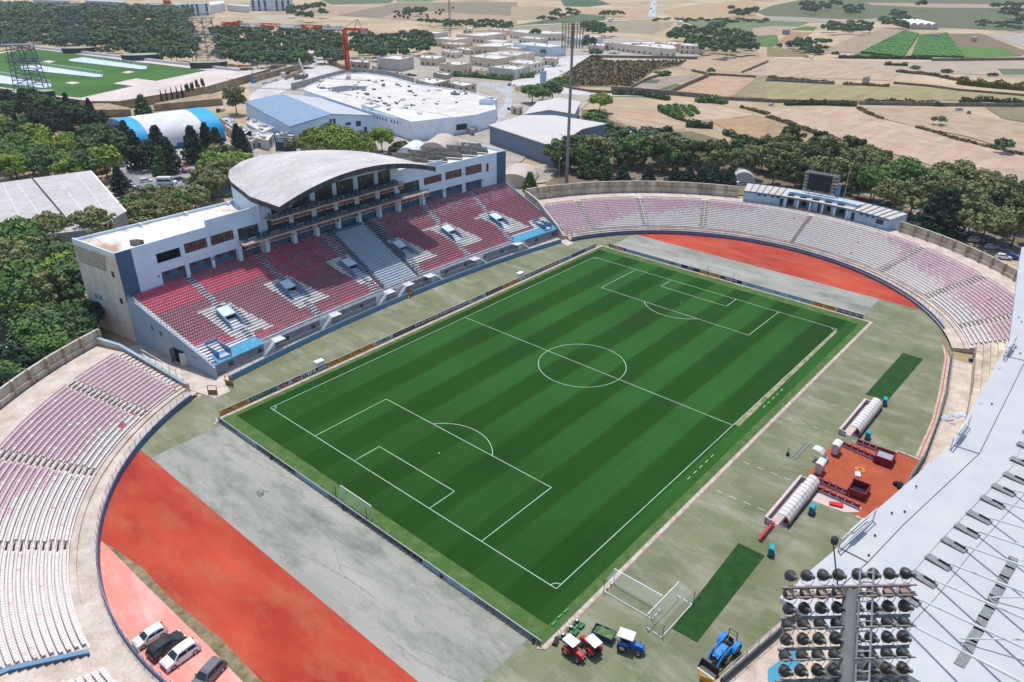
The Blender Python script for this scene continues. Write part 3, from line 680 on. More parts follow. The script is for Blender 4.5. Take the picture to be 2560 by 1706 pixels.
def gate(x, y, rz, label, w_=1.9, h=2.0, solid=.5):
 t = thing('gate', label, 'gate', (x, y, 0), rz, 'yellow pitch gates')
 b = MB()
 for xx in (-w_/2, w_/2): b.box((xx, 0, h/2), (.12, .12, h))
 for zz in (.1, h*solid, h): b.box((0, 0, zz), (w_-.12, .08, .1))
 o = b.build('gate_frame', mgold); o.parent = t
 b = MB(); b.box((0, .0, h*solid/2), (w_-.14, .04, h*solid-.14)); o = b.build('gate_panel', M("gate_sheet", C(150, 126, 80, .75))); o.parent = t
gate(-.6, 13.2, 1.9, 'yellow gate leaf folded beside the near end of main stand wall', 1.8)
gate(-4.6, 12.4, 2.3, 'yellow gate leaf at the left of the near pavement opening', 1.7)
gate(-8.4, 16.6, 2.5, 'taller yellow frame gate at foot of the near terrace', 2.6, 2.3, .3)
gate(111.6, 13.9, 1.3, 'yellow gate at the far corner between main stand and far terrace', 2.2, 3.2, .2)
gate(52.0, 18.3, .3, 'narrow gate in the middle of the main stand track wall', 1.4, 2.0)
sheet('pavement', [(p.x, p.y) for p in qs(9, [(1790, 460), (1975, 525), (2115, 460), (2040, 340), (1985, 330)])]+[(-1.2, 17.8), (-4.4, 44), (-8.8, 44), (-8.4, 16)], .055, conc)
sheet('pavement', [(p.x, p.y) for p in qs(7, [(455, 660), (510, 695), (565, 668), (520, 600), (440, 560), (350, 640)])], .055, conc)
# ================================================================ CURVED END TERRACES
NE = 17; R0 = 58.2; DR = .815; DZ = .30
def erz(i): return .95+i*DZ
def terrace(name, label, cen, a0, a1, aisles, gaps, colour, keep, dead=()):
 t = thing(name, label, 'terrace', (cen[0], cen[1], 0), 0, 'curved end terraces')
 def fin(o, par=t):
  o.parent = par; o.matrix_parent_inverse = Matrix.Translation(-Vector(t.location)); return o
 n = int(abs(a1-a0)/2); AN = [a0+(a1-a0)*k/n for k in range(n+1)]
 b = MB(); b.mat(conc)
 def ring(r, z): return [(cen[0]+r*math.cos(math.radians(a)), cen[1]+r*math.sin(math.radians(a)), z) for a in AN]
 fl = a1 > a0
 def g(A, B): b.grid(B, A) if fl else b.grid(A, B)
 g(ring(54.8, .62), ring(R0-.9, .62)); g(ring(R0-.9, .62), ring(R0-.9, .95)); g(ring(R0-.9, .95), ring(R0, .95))
 for i in range(NE):
  g(ring(R0+i*DR, erz(i)), ring(R0+i*DR, erz(i+1)-.0)); g(ring(R0+i*DR, erz(i+1)), ring(R0+(i+1)*DR, erz(i+1)))
 zt = erz(NE); g(ring(R0+NE*DR, zt), ring(78.4, zt)); g(ring(79.2, zt), ring(79.2, 0))
 fin(b.build('terrace_steps'))
 b = MB(); b.mat(conc)
 for a in (a0, a1):
  if any(abs(a-gx) < 3 for g_ in gaps for gx in g_): pass
  P = [(54.8, 0), (54.8, .62), (R0, .95), (R0+NE*DR, zt), (78.4, zt), (78.4, 0)]
  b.face([(cen[0]+r*math.cos(math.radians(a)), cen[1]+r*math.sin(math.radians(a)), z) for r, z in P])
 fin(b.build('terrace_side'))
 sp = []
 for i in range(NE):
  r = R0+i*DR+.42; st = math.degrees(.51/r); a = min(a0, a1)+1.2
  while a < max(a0, a1)-1.2:
   a += st
   if any(abs(a-x) < math.degrees(1.15/r) for x in aisles) or any(g0 < a < g1 for g0, g1 in gaps): continue
   if any(f(i, a) for f in dead): continue
   sp.append((cen[0]+r*math.cos(math.radians(a)), cen[1]+r*math.sin(math.radians(a)), erz(i+1), math.radians(a-90), colour(i, a)))
 seats(t, sp, keep)
 for o in t.children:
  if o.name.startswith('seat'): o.matrix_parent_inverse = Matrix.Translation(-Vector(t.location))
 me = M("end_row_edge", C(226, 216, 216, .85), .8); b = MB()
 for i in range(NE):
  for k in range(n):
   am = (AN[k]+AN[k+1])/2
   if any(g0 < am < g1 for g0, g1 in gaps): continue
   pa = [(cen[0]+r*math.cos(math.radians(a)), cen[1]+r*math.sin(math.radians(a)), z) for a, r, z in ((AN[k], R0+i*DR-.01, erz(i+1)-.06), (AN[k+1], R0+i*DR-.01, erz(i+1)-.06), (AN[k+1], R0+i*DR-.01, erz(i+1)+.01), (AN[k], R0+i*DR-.01, erz(i+1)+.01))]
   b.face(pa if not fl else pa[::-1]); pb = [pa[3], pa[2]]
   pc = [(cen[0]+r*math.cos(math.radians(a)), cen[1]+r*math.sin(math.radians(a)), erz(i+1)+.01) for a, r in ((AN[k+1], R0+i*DR+.2), (AN[k], R0+i*DR+.2))]
   q_ = pb+pc; b.face(q_ if not fl else q_[::-1])
 fin(b.build('row_edging', me))
 for x in aisles:
  b = MB(); b.mat(M("aisle_slot", C(40, 44, 52, .7))); ca, sa_ = math.cos(math.radians(x)), math.sin(math.radians(x)); rz = math.radians(x)
  for i in range(NE):
   for f in (0, .41):
    r = R0+i*DR+f+.03; z = erz(i+1)-.15+(.15 if f else 0)+.08
    b.mi = 0; b.box((cen[0]+(r+.1)*ca, cen[1]+(r+.1)*sa_, z-.02), (.2, 1.9, .14), rz); b.mat(conc); b.box((cen[0]+(r+.29)*ca, cen[1]+(r+.29)*sa_, z+.01), (.17, 1.9, .14), rz)
  fin(b.build('aisle_stair'))
  b = MB()
  for i in range(0, NE, 2):
   r = R0+i*DR; p = Vector((cen[0]+r*ca, cen[1]+r*sa_, erz(i+1))); b.tube(p, p+Vector((0, 0, 1)), .03, n=4)
   r2 = R0+(i+1.6)*DR; p2 = Vector((cen[0]+r2*ca, cen[1]+r2*sa_, erz(i+2.6))); b.tube(p+Vector((0, 0, 1)), p2+Vector((0, 0, 1)), .03, n=4); b.tube(p+Vector((0, 0, .5)), p2+Vector((0, 0, .5)), .025, n=4)
  fin(b.build('aisle_rail', steel))
 return t, fin
rn = random.Random(5)
def colnear(i, a):
 lim = 2.2+(a-118)*.13 if a < 137.6 else 4.5+(a-137.6)*.55 if a < 160 else 99
 lim = 2.2+(a-118)*.13 if a < 137.6 else 4.5+(a-137.6)*.55 if a < 160 else 99
 if i <= 2 and 121 < a < 126 and rn.random() < .6 and i == 1: return 0
 return 2 if rn.random() < max(.03, min(.96, (i-lim+2.2)/3.5)) or a < 121 else 3
def deadn(i, a): return i == 0 and (rn.random() < .0)
near_t, nfin = terrace('near_terrace', 'near curved terrace of pink and white seats beside the parked cars and orange track', NC, 110.2, 252, [120.5, 137.6, 154.6], [(174.6, 179.5)], colnear, 100)
def colfar(i, a):
 a = a if a < 180 else a-360
 lim = -9 if a > 60 else (60-a)*.5 if a > 43 else 6+(43-a)*.25 if a > 14 else 99 if a > -15 else 17+(a+15)*.75 if a > -27 else 8+(a+27)*.12 if a > -44 else 5
 if rn.random() < .0008: return 0
 return 2 if rn.random() < max(.02, min(.95, (i-lim+2)/4)) else 3
far_t, ffin = terrace('far_terrace', 'far curved terrace of faded pink and white seats under the black scoreboard', FC, 70.8, -70, [60.6, 44.0, 27.0, -26.5, -43.3, -59.8], [], colfar, 100, dead=(lambda i, a: abs(a-.9) < .55,))
b = MB(); b.mat(M("aisle_slot", C(40, 44, 52, .7)))
for i in range(NE):
 r = R0+i*DR+.25; p = pol(FC, r, .9); b.box((p.x, p.y, erz(i+1)+.03), (.34, 1.1, .06), .016)
ffin(b.build('aisle_stair'))
b = MB(); b.mat(M("slate_ramp_wall", C(120, 130, 150, .8)))  # slate grey of the ramp wall itself
A = [pol(NC, r, 175.6) for r in (59.0, 78.2)]; B = [pol(NC, r, 176.1+.0) for r in (59.0, 78.2)]
za, zb = 1.9, 6.3
w0 = pol(NC, 58.6, 176.0); w1 = pol(NC, 66, 175.2); w2 = pol(NC, 70, 174.8)
def rw(p, q_, z0a, z0b, z1a, z1b, t=.55, mb=None):
 d = (q_-p).normalized(); nn = Vector((-d.y, d.x, 0))*t/2
 mb.grid([p-nn+Vector((0, 0, z0a)), q_-nn+Vector((0, 0, z0b)), q_+nn+Vector((0, 0, z0b)), p+nn+Vector((0, 0, z0a))], [p-nn+Vector((0, 0, z1a)), q_-nn+Vector((0, 0, z1b)), q_+nn+Vector((0, 0, z1b)), p+nn+Vector((0, 0, z1a))], True)
 mb.face([p-nn+Vector((0, 0, z1a)), q_-nn+Vector((0, 0, z1b)), q_+nn+Vector((0, 0, z1b)), p+nn+Vector((0, 0, z1a))])
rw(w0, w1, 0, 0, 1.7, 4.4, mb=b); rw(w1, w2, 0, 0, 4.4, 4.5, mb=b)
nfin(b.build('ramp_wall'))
b = MB(); rw(w0+Vector((0, 0, 1.7)), w1+Vector((0, 0, 1.7)), .01, 2.71, .09, 2.79, .7, b); rw(w1+Vector((0, 0, 1.7)), w2+Vector((0, 0, 1.7)), 2.71, 2.81, 2.79, 2.89, .7, b); nfin(b.build('ramp_wall_coping', bluep))
b = MB(); P = [pol(NC, r, 109.6) for r in (57.6, 59.0, 73.0, 78.6)]; zs = [1.5, 1.9, 7.0, 7.4]
for k in range(3): rw(P[k], P[k+1], 0, 0, zs[k], zs[k+1], .45, b)
nfin(b.build('terrace_side_wall', concd))
b = MB()
for k in range(3): rw(P[k], P[k+1], zs[k]+.003, zs[k+1]+.003, zs[k]+.12, zs[k+1]+.12, .6, b)
nfin(b.build('wall_coping', M("pale_blue_coping", C(160, 190, 208, .8))))
b = MB()
for k in range(7):
 p = P[1].lerp(P[2], k/9); z = 1.9+5.1*k/9; b.tube(p+Vector((.5, 0, z-.6)), p+Vector((.5, 0, z+1.6)), .05, n=4)
b.tube(P[1]+Vector((.5, 0, 3.4)), P[1].lerp(P[2], .667)+Vector((.5, 0, 6.8)), .04, n=4); b.tube(P[1]+Vector((.5, 0, 2.4)), P[1].lerp(P[2], .667)+Vector((.5, 0, 5.8)), .04, n=4)
nfin(b.build('side_fence', steel))
b = MB(); P = [pol(FC, r, 71.6) for r in (57.0, 60.5, 72.0, 79.5)]; zs = [1.2, 3.2, 8.2, 9.4]
for k in range(3): rw(P[k], P[k+1], 0, 0, zs[k], zs[k+1], .4, b)
ffin(b.build('terrace_side_wall', concd))
b = MB()
for k in range(3): rw(P[k], P[k+1], zs[k]+.003, zs[k+1]+.003, zs[k]+.1, zs[k+1]+.1, .55, b)
ffin(b.build('wall_coping', M("pale_coping", C(206, 200, 190, .8))))
mrib = M("wall_rib", C(210, 192, 164, .8), .9, C(180, 158, 128, .75), sc_=1)
def perim(label, cen, a0, a1, R, zb, zt, top2=None):
 t = thing('perimeter_wall', label, 'wall', tuple(pol(cen, R, a0)), 0, 'ribbed perimeter walls')
 def fin(o):
  o.parent = t; o.matrix_parent_inverse = Matrix.Translation(-Vector(t.location)); return o
 step = math.degrees(4.2/R); n = int(abs(a1-a0)/step); b = MB(); b.mat(concd); rb = MB(); cp = MB()
 for k in range(n):
  aa, ab = a0+(a1-a0)*k/n, a0+(a1-a0)*(k+1)/n
  f = k/max(1, n-1); z1 = zt+(top2-zt)*f if top2 else zt
  p, p2 = pol(cen, R, aa), pol(cen, R, ab); d = (p2-p); ang = math.atan2(d.y, d.x); c_ = (p+p2)/2
  b.box((c_.x, c_.y, (zb*0+z1-1.75)/2+0), (d.length, .3, z1-1.75), ang)
  pi, pi2 = pol(cen, R+.35, aa), pol(cen, R+.35, ab); c2_ = (pi+pi2)/2
  b.box((c2_.x, c2_.y, z1-.95), ((pi2-pi).length-.5, .22, 1.75), ang)
  rb.box((p.x, p.y, z1-1.2), (.32, .9, 2.7), ang)
  cp.box((c2_.x, c2_.y, z1-.03), ((pi2-pi).length-.3, .42, .1), ang)
 fin(b.build('wall_panels')); fin(rb.build('wall_ribs', mrib)); fin(cp.build('wall_coping', M("pale_coping", C(206, 200, 190, .8))))
perim('tan ribbed boundary wall behind the near terrace', NC, 109, 170, 79.1, 6, 8.8)
perim('stained ribbed boundary wall behind the far terrace, left of the control building', FC, 71.4, 19.5, 79.0, 6, 9.9, 9.6)
perim('tan ribbed boundary wall behind the far terrace, right of the control building', FC, -17.2, -70, 78.2, 6, 8.9, 8.5)
cb = thing('control_building', 'curved pale blue control building with grey flat roof on top of the far terrace', 'building', (168, -38, 0))
def cfin(o, par=cb):
 o.parent = par
 if par is cb: o.matrix_parent_inverse = Matrix.Translation(-Vector(cb.location))
 return o
RI, RO, ZB, ZT = 76.0, 84.6, 6.05, 9.35
AL = [18.2-k*(33.8/24) for k in range(25)]
b = MB(); opens = [(7, 8), (9, 10), (11, 12), (13, 14), (15, 16)]
mcb = M("control_wall", C(196, 216, 232, .85), .8, C(150, 184, 212, .8), sc_=.35, stretch=(1, 1, .6))
isopen = lambda k: 7 <= k < 17
for k in range(24):
 p, p2 = pol(FC, RI, AL[k]), pol(FC, RI, AL[k+1])
 if k == 23: p2 = pol(FC, RI+.0, AL[k+1])
 if isopen(k):
  rb_ = 79.6; p3, p4 = pol(FC, rb_, AL[k]), pol(FC, rb_, AL[k+1])
  b.face([p3+Vector((0, 0, ZB)), p4+Vector((0, 0, ZB)), p4+Vector((0, 0, ZT)), p3+Vector((0, 0, ZT))])
  b.face([p+Vector((0, 0, ZT-.5)), p2+Vector((0, 0, ZT-.5)), p2+Vector((0, 0, ZT)), p+Vector((0, 0, ZT))])
 else: b.face([p+Vector((0, 0, 0)), p2+Vector((0, 0, 0)), p2+Vector((0, 0, ZT)), p+Vector((0, 0, ZT))])
 q1, q2 = pol(FC, RO, AL[k]), pol(FC, RO, AL[k+1]); b.face([q2, q1, q1+Vector((0, 0, ZT)), q2+Vector((0, 0, ZT))])
for a in (AL[0], AL[-1]):
 p, p2 = pol(FC, RI, a), pol(FC, RO, a-(1.5 if a > 0 else -1.5)*0); b.face([p, p2, p2+Vector((0, 0, ZT)), p+Vector((0, 0, ZT))])
cfin(b.build('wall', mcb))
for k in range(7, 18, 1):
 if k % 2 == 0 and k not in (7, 17): continue
 b = MB(); p = pol(FC, RI+.2, AL[k]); b.box((p.x, p.y, 7.7), (.5, .5, 3.3), math.radians(AL[k])); cfin(b.build('column', facade))
for k in range(7, 17):
 if k % 3 == 2: b = MB(); p = pol(FC, 78.0, (AL[k]+AL[k+1])/2); b.box((p.x, p.y, 7.6), (.25, 1.6, 3.1), math.radians(AL[k])); cfin(b.build('partition', facade))
b = MB()
for k in range(7, 17):
 p = pol(FC, 79.5, (AL[k]+AL[k+1])/2)
 if k % 2: b.box((p.x, p.y, 7.6), (.06, 1.5, 2.6), math.radians(AL[k]))
cfin(b.build('dark_openings', M("dark_teal", C(30, 52, 66, .6))))
for a in (9.3, -7.2):
 b = MB(); p = pol(FC, RI-.03, a); b.box((p.x, p.y, 7.3), (.1, 1.0, 2.4), math.radians(a)); cfin(b.build('door', M("blue_door", C(36, 72, 102, .7))))
for a in (14.6, 13.3, 11.5, 10.2, -9.0, -10.4, -11.7):
 b = MB(); p = pol(FC, RI-.03, a); b.box((p.x, p.y, 8.6), (.1, .95, .45), math.radians(a)); cfin(b.build('window', M("slate_window", C(70, 84, 104, .6), .2)))
b = MB(); p = pol(FC, RI-.03, -13.4); b.box((p.x, p.y, 7.9), (.1, 2.3, 1.4), math.radians(-13.4)); cfin(b.build('window', M("slate_window", C(70, 84, 104, .6), .2)))
b = MB(); mr = M("grey_beige_roof", C(200, 196, 190, .8), .9, var=.06)
I = [pol(FC, RI-.4, a)+Vector((0, 0, ZT+.02)) for a in AL]; O = [pol(FC, RO, a)+Vector((0, 0, ZT+.25)) for a in AL]; b.grid(I, O); cfin(b.build('roof', mr))
b = MB(); b.grid([p-Vector((0, 0, .35)) for p in I], [p+Vector((0, 0, .1)) for p in I]); b.grid([p-Vector((0, 0, .3)) for p in O], [p+Vector((0, 0, .25)) for p in O])
cfin(b.build('roof_edge', M("roof_edge_blue", C(112, 130, 158, .75))))
for k in list(range(1, 7))+list(range(18, 24)):
 b = MB(); p, p2 = I[k]+Vector((0, 0, .08)), O[k]+Vector((0, 0, .08)); b.tube(p, p2, .12, n=4); cfin(b.build('roof_beam', M("beam_slate", C(84, 92, 110, .7))))
b = MB(); P1 = [pol(FC, 79.6, AL[k]) for k in range(7, 19)]
for k in range(len(P1)-1): 
 d = P1[k+1]-P1[k]; c_ = (P1[k]+P1[k+1])/2+ (Vector((FC[0], FC[1], 0))-P1[k]).normalized()*-.0; b.box((c_.x, c_.y, ZT+.5), (d.length, 2.2, .9), math.atan2(d.y, d.x))
cfin(b.build('roof_plant_deck', mcb))
for k in range(7, 17, 2):
 b = MB(); p = pol(FC, 77.6, AL[k]-.7); b.box((p.x, p.y, ZT+.25), (1.1, 1.9, .4), math.radians(AL[k])); cfin(b.build('skylight', M("skylight_dark", C(70, 84, 100, .6))))
b = MB(); n_ = 30
for k in range(n_):
 a, a2 = 18-k*33.6/n_, 18-(k+1)*33.6/n_; p, p2 = pol(FC, 74.2, a), pol(FC, 74.2, a2); b.tube(p+Vector((0, 0, 6)), p+Vector((0, 0, 7.1)), .04, n=4)
 for z in (6.55, 7.1): b.tube(p+Vector((0, 0, z)), p2+Vector((0, 0, z)), .035, n=4, cap=False)
cfin(b.build('front_railing', M("rail_brownish", C(130, 122, 116, .7))))
def cpt(a, b_, z=None, r=None): 
 return None
sc0, sc1 = pol(FC, 81.2, 5.9), pol(FC, 81.2, -.9)
dS = (sc1-sc0).normalized(); angS = math.atan2(dS.y, dS.x); cS = (sc0+sc1)/2
sbt = thing('scoreboard', 'large black electronic scoreboard in a steel frame on the control building roof', 'scoreboard', (cS.x, cS.y, ZT+.9), angS)
W2 = 5.6
b = MB(); b.box((-.2, 0, 3.6), (7.2, .5, 4.8)); o = b.build('screen', M("screen_black", C(26, 36, 48, .8), .4)); o.parent = sbt
b = MB()
for x in (-4.9, -3.9, 3.5, 4.9): b.tube((x, 0, 0), (x, 0, 6.4), .09, n=4); b.tube((x, 1.8, 0), (x, 1.8, 6.4), .07, n=4)
for x in (-4.9, 4.9):
 for z in range(1, 7): b.tube((x, 0, z), (x, 1.8, z), .05, n=4); b.tube((x-.0, 0, z), ((-3.9 if x < 0 else 3.5), 0, z), .09, n=4)
b.tube((-5.0, 0, 6.4), (5.0, 0, 6.4), .14, n=4); b.tube((-5, 1.8, 6.4), (5, 1.8, 6.4), .1, n=4)
for k in range(10): b.tube((-4.9+k, 0, 6.4), (-4.4+k, 1.8, 6.4), .05, n=4)
for x in (-3, -1, 1, 3): b.tube((x, -.1, .1), (x, .1, 1.2), .12, n=4)
b.tube((-4.9, 0, .4), (4.9, 0, .4), .1, n=4); b.tube((-4.9, -.4, .9), (4.9, -.4, .9), .08, n=4)
o = b.build('support_frame', M("frame_steel", C(186, 190, 186, .8), .5)); o.parent = sbt
b = MB(); b.lathe((5.6, .6, 0), [(.55, 0), (.55, 4.2), (0, 4.2)], 10); o = b.build('cylinder_tank', bluep); o.parent = sbt
for i_, (a, b_) in enumerate(((965, 150), (1150, 185), (1330, 215), (1490, 345))):
 ps = pol(FC, 84.0, 5.2-i_*2.5); bb = MB(); bb.tube((0, 0, 0), (0, 0, 9.5), .09, .06, n=5)
 o = bb.build('flagpole', M("pole_pale", C(206, 202, 196, .8))); o.location = (ps.x, ps.y, 9.5); T(o, ['leftmost', 'second', 'third', 'rightmost'][i_]+' bare flagpole behind the scoreboard', 'flagpole', 'flagpoles behind the scoreboard')
# ================================================================ RIGHT STAND (seen from above its roof)
rst = thing('covered_stand', 'white corrugated roof of the right hand stand carried by tubular struts', 'stand', (60, -110, 0))
def rfin(o):
 o.parent = rst; o.matrix_parent_inverse = Matrix.Translation(-Vector(rst.location)); return o
ZR = 17.5
EDG = [q(*p, ZR) for p in ((8, 2330, 700), (8, 2300, 870), (8, 2215, 1568), (12, 2140, 130), (12, 1680, 950), (12, 970, 1568), (16, 640, 330), (16, 330, 590), (16, 105, 790))]
def corr_mat():
 m = bpy.data.materials.new("corrugated_white_roof"); m.use_nodes = True; t = m.node_tree; n = t.nodes; l = t.links; p = n["Principled BSDF"]; p.inputs["Roughness"].default_value = .55
 g = n.new("ShaderNodeNewGeometry"); wv = n.new("ShaderNodeTexWave"); wv.wave_type = 'BANDS'; wv.bands_direction = 'X'; wv.inputs["Scale"].default_value = 1.25; wv.inputs["Distortion"].default_value = 0
 mp = n.new("ShaderNodeMapping"); mp.inputs["Rotation"].default_value = (0, 0, .06); l.new(g.outputs["Position"], mp.inputs[0]); l.new(mp.outputs[0], wv.inputs["Vector"])
 bp = n.new("ShaderNodeBump"); bp.inputs["Distance"].default_value = .05; bp.inputs["Strength"].default_value = .6; l.new(wv.outputs[0], bp.inputs["Height"]); l.new(bp.outputs[0], p.inputs["Normal"])
 no = n.new("ShaderNodeTexNoise"); no.inputs["Scale"].default_value = .25; no.inputs["Detail"].default_value = 6; l.new(g.outputs["Position"], no.inputs["Vector"])
 mx = n.new("ShaderNodeMix"); mx.data_type = 'RGBA'; mx.inputs[6].default_value = (*C(186, 193, 202, .66), 1); mx.inputs[7].default_value = (*C(216, 214, 214, .74), 1); l.new(no.outputs[0], mx.inputs[0]); l.new(mx.outputs[2], p.inputs["Base Color"]); return m
mcor = corr_mat()
NRM = []
for i in range(len(EDG)):
 a, c = EDG[max(0, i-1)], EDG[min(len(EDG)-1, i+1)]; d = (c-a).normalized(); nn = Vector((-d.y, d.x, 0)); nn = nn if nn.y < 0 else -nn; NRM.append(nn)
b = MB()
def off(i, dist, dz): return EDG[i]+NRM[i]*dist+Vector((0, 0, dz))
n_ = len(EDG)
for (d0, z0), (d1, z1) in (((0, 0), (3.4, .22)), ((3.4, .30), (10.5, .75)), ((10.5, .75), (30, 1.9))):
 b.grid([off(i, d1, z1) for i in range(n_)], [off(i, d0, z0) for i in range(n_)])
 b.grid([off(i, d0, z0-.35) for i in range(n_)], [off(i, d1, z1-.35) for i in range(n_)])
b.grid([off(i, 0, 0) for i in range(n_)], [off(i, 0, -.6) for i in range(n_)])
e_ = n_-1; b.face([off(e_, 0, -.6), off(e_, 30, 1.3), off(e_, 30, 1.9), off(e_, 0, 0)]); rfin(b.build('roof', mcor))
b = MB()                                                      # gutter lines
dk = M("dark_seam", C(52, 56, 64, .8))
for i in range(n_-1):
 b.tube(off(i, 3.42, .28), off(i+1, 3.42, .28), .06, n=4)
rfin(b.build('gutter', dk))
b = MB(); b.tube(off(6, 3.42, .3), off(6, .2, .1), .06, n=4); b.tube(off(4, 3.42, .3), off(4, .2, .1), .05, n=4); b.tube(off(3, 3.42, .3), off(3, .2, .1), .05, n=4)
for i in range(n_-1):
 p, p2 = off(i, 10.5, .80), off(i+1, 10.5, .80); b.tube(p, p2, .025, n=4)
 p, p2 = off(i, 7.4, .60), off(i+1, 7.4, .60); b.tube(p, p2, .02, n=4)
rfin(b.build('roof_cable', M("cable_grey", C(120, 120, 124, .8))))
BR = [(16, 1440, 640), (16, 1200, 760), (16, 1000, 900), (16, 1510, 500), (16, 1655, 340), (16, 1780, 210), (16, 1890, 90), (12, 2010, 1510), (12, 2110, 1400), (12, 2205, 1290), (12, 2300, 1120), (12, 2330, 1010), (12, 2345, 895)]
mstr = M("white_strut", C(206, 210, 212, .85), .5, C(150, 140, 136, .75), sc_=.6, thr=(.55, .75))
bx = [4.4, 8.4, 12.2, 15.9, 20.0, 23.5, 27, 31.1, 34.6, 38.2, 42.6, 47, 51]
for i_, x in enumerate(bx):
 y = -106.7-(x-15.9)*.145 if x < 38 else -110.0
 z = ZR+.75; b = MB(); b.mat(M("bracket_grime", C(104, 110, 114, .8), .8, C(160, 164, 166, .8), sc_=3, stretch=(3, .6, 1))); b.box((x, y-.4, z+.06), (1.0, 2.6, .1), -.25); b.mat(dk); b.box((x+.1, y-.9, z+.2), (.14, 1.2, .25), -.25)
 rfin(b.build('roof_bracket'))
 b = MB(); s0 = Vector((x, y-1.4, z+.5)); d = Vector((-5.5, -8.6, 4.7))*1.6; b.tube(s0, s0+d, .11, .15, n=8); rfin(b.build('roof_strut', mstr))
 if i_ % 2 == 0: b = MB(); d = Vector((3.2, -9.0, 3.8))*1.8; b.tube(s0+Vector((1.2, -5, .1)), s0+Vector((1.2, -5, .1))+d, .08, n=6); rfin(b.build('roof_strut', mstr))
b = MB()
for i_ in range(10):
 x = 3.5+i_*1.9; b.box((x, -112.2-.1*i_, ZR+1.12), (2.2, .9, .05), .1*(i_ % 2)-.1)
rfin(b.build('roof_walkway_grating', M("grating_dark", C(110, 114, 116, .8), .9, C(160, 162, 162, .8), sc_=4, stretch=(.6, 4, 1))))
for (i, a0, b0, a1, b1) in ((12, 1840, 760, 1680, 970), (16, 970, 60, 650, 340), (12, 2265, 5, 2165, 150)):
 p, p2 = q(i, a0, b0, ZR+.5), q(i, a1, b1, ZR+.5); b = MB()
 for t in (0, 1): pp = p.lerp(p2, t); b.tube(pp-Vector((0, 0, .4)), pp+Vector((0, .0, 1.5)), .09, n=4)
 b.tube(p+Vector((0, 0, 1.3)), p2+Vector((0, 0, 1.3)), .08, n=4); b.tube(p+Vector((0, 0, -.1)), p2+Vector((0, 0, -.1)), .08, n=4); b.tube(p+Vector((0, 0, -.1)), p2+Vector((0, 0, 1.3)), .06, n=4)
 m_ = p.lerp(p2, .5); b.box((m_.x, m_.y, m_.z+1.0), ((p-p2).length*.4, .5, .35), math.atan2((p2-p).y, (p2-p).x)); rfin(b.build('speaker_frame', M("frame_white", C(200, 204, 206, .85))))
rnd = random.Random(9)
b = MB()
for k in range(14):
 i = rnd.randrange(1, n_-1); p = off(i, 0, 0).lerp(off(min(i+1, n_-1), 0, 0), rnd.random())+NRM[i]*rnd.uniform(.5, 3); b.box((p.x, p.y, ZR+.3), (.2, .24, .12), .3)
rfin(b.build('edge_fixings', dk))
b = MB(); b.mat(concd)
Fr = [Vector((p.x, p.y, 0)) for p in right_front]
def offp(p, d): return Vector((p.x+(p.x-60)*.01, p.y-d, 0))
for k in range(14):
 d0, d1, z = 4.2+k*1.2, 4.2+(k+1)*1.2, 2.6+k*.6
 b.grid([offp(p, d0)+Vector((0, 0, z-.6 if k else 0)) for p in Fr], [offp(p, d0)+Vector((0, 0, z)) for p in Fr]); b.grid([offp(p, d0)+Vector((0, 0, z)) for p in Fr], [offp(p, d1)+Vector((0, 0, z)) for p in Fr])
b.grid([offp(p, 21) for p in Fr], [offp(p, 21)+Vector((0, 0, 18)) for p in Fr]); rfin(b.build('seating_tier'))
b = MB()
for k in range(9):
 p = Fr[0].lerp(Fr[-1], k/8); b.tube((p.x, p.y-12, 6), (p.x, p.y-12, 17.6), .25, n=6)
rfin(b.build('roof_posts', steel))
P = qs(16, [(0, 1450), (230, 1270), (640, 1568), (500, 1800), (0, 1700)], 2.7); b = MB(); b.prism([(p.x, p.y) for p in P], 2.62, 2.72); rfin(b.build('platform', mdeck))
wk = [(p.x, p.y-.05) for p in right_front[1:]]; wk2 = [(p.x, p.y-4.2) for p in right_front[1:]]
sheet('stand_walkway', wk+wk2[::-1], .06, conc)
pk = M("pink_path", C(220, 196, 180, .8), .9, C(190, 160, 140, .75), sc_=.8, fine=3)
L1 = [q(*p) for p in ((12, 1560, -60), (12, 1600, 20), (12, 1622, 150), (12, 1570, 450), (12, 1500, 730), (12, 1352, 1058))]
def rf(x):
 for i in range(len(right_front)-1):
  a, c = right_front[i], right_front[i+1]
  if c.x <= x <= a.x: return a.y+(c.y-a.y)*(x-a.x)/(c.x-a.x)
 return right_front[0].y+ (x-112)*.35
sheet('edge_path', [(p.x, p.y) for p in L1]+[(p.x+.4, rf(p.x+.4)+.05) for p in L1[::-1] if p.x < 112]+[], .016, pk)
L2 = [q(*p) for p in ((15, 2350, 1118), (15, 2100, 1350), (15, 1850, 1568), (16, 240, 900))]
L2 = sorted(L2, key=lambda p: p.x)
sheet('edge_path', [(p.x, p.y) for p in L2]+[(p.x, rf(p.x)+.05) for p in L2[::-1]], .016, pk)
b = MB(); mred = M("red_line", C(200, 90, 70, .8))
for L_, s_ in ((L1, -1), (L2, -1)):
 for i in range(len(L_)-1):
  a, c = L_[i]+Vector((0, -.5, .022)), L_[i+1]+Vector((0, -.5, .022)); d = (c-a).normalized()*.09; nn = Vector((-d.y, d.x, 0)); b.face([a-nn, c-nn, c+nn, a+nn])
o = struct('path_line', b, mred)
frag = thing('terrace_end', 'stepped yellowish concrete end of the far terrace beside the grey roof', 'terrace', tuple(q(12, 1950, 60)), 0)
b = MB(); b.mat(concd); pa, pb = q(12, 1890, 110, 1.4), q(12, 2250, 10, 3.5); 
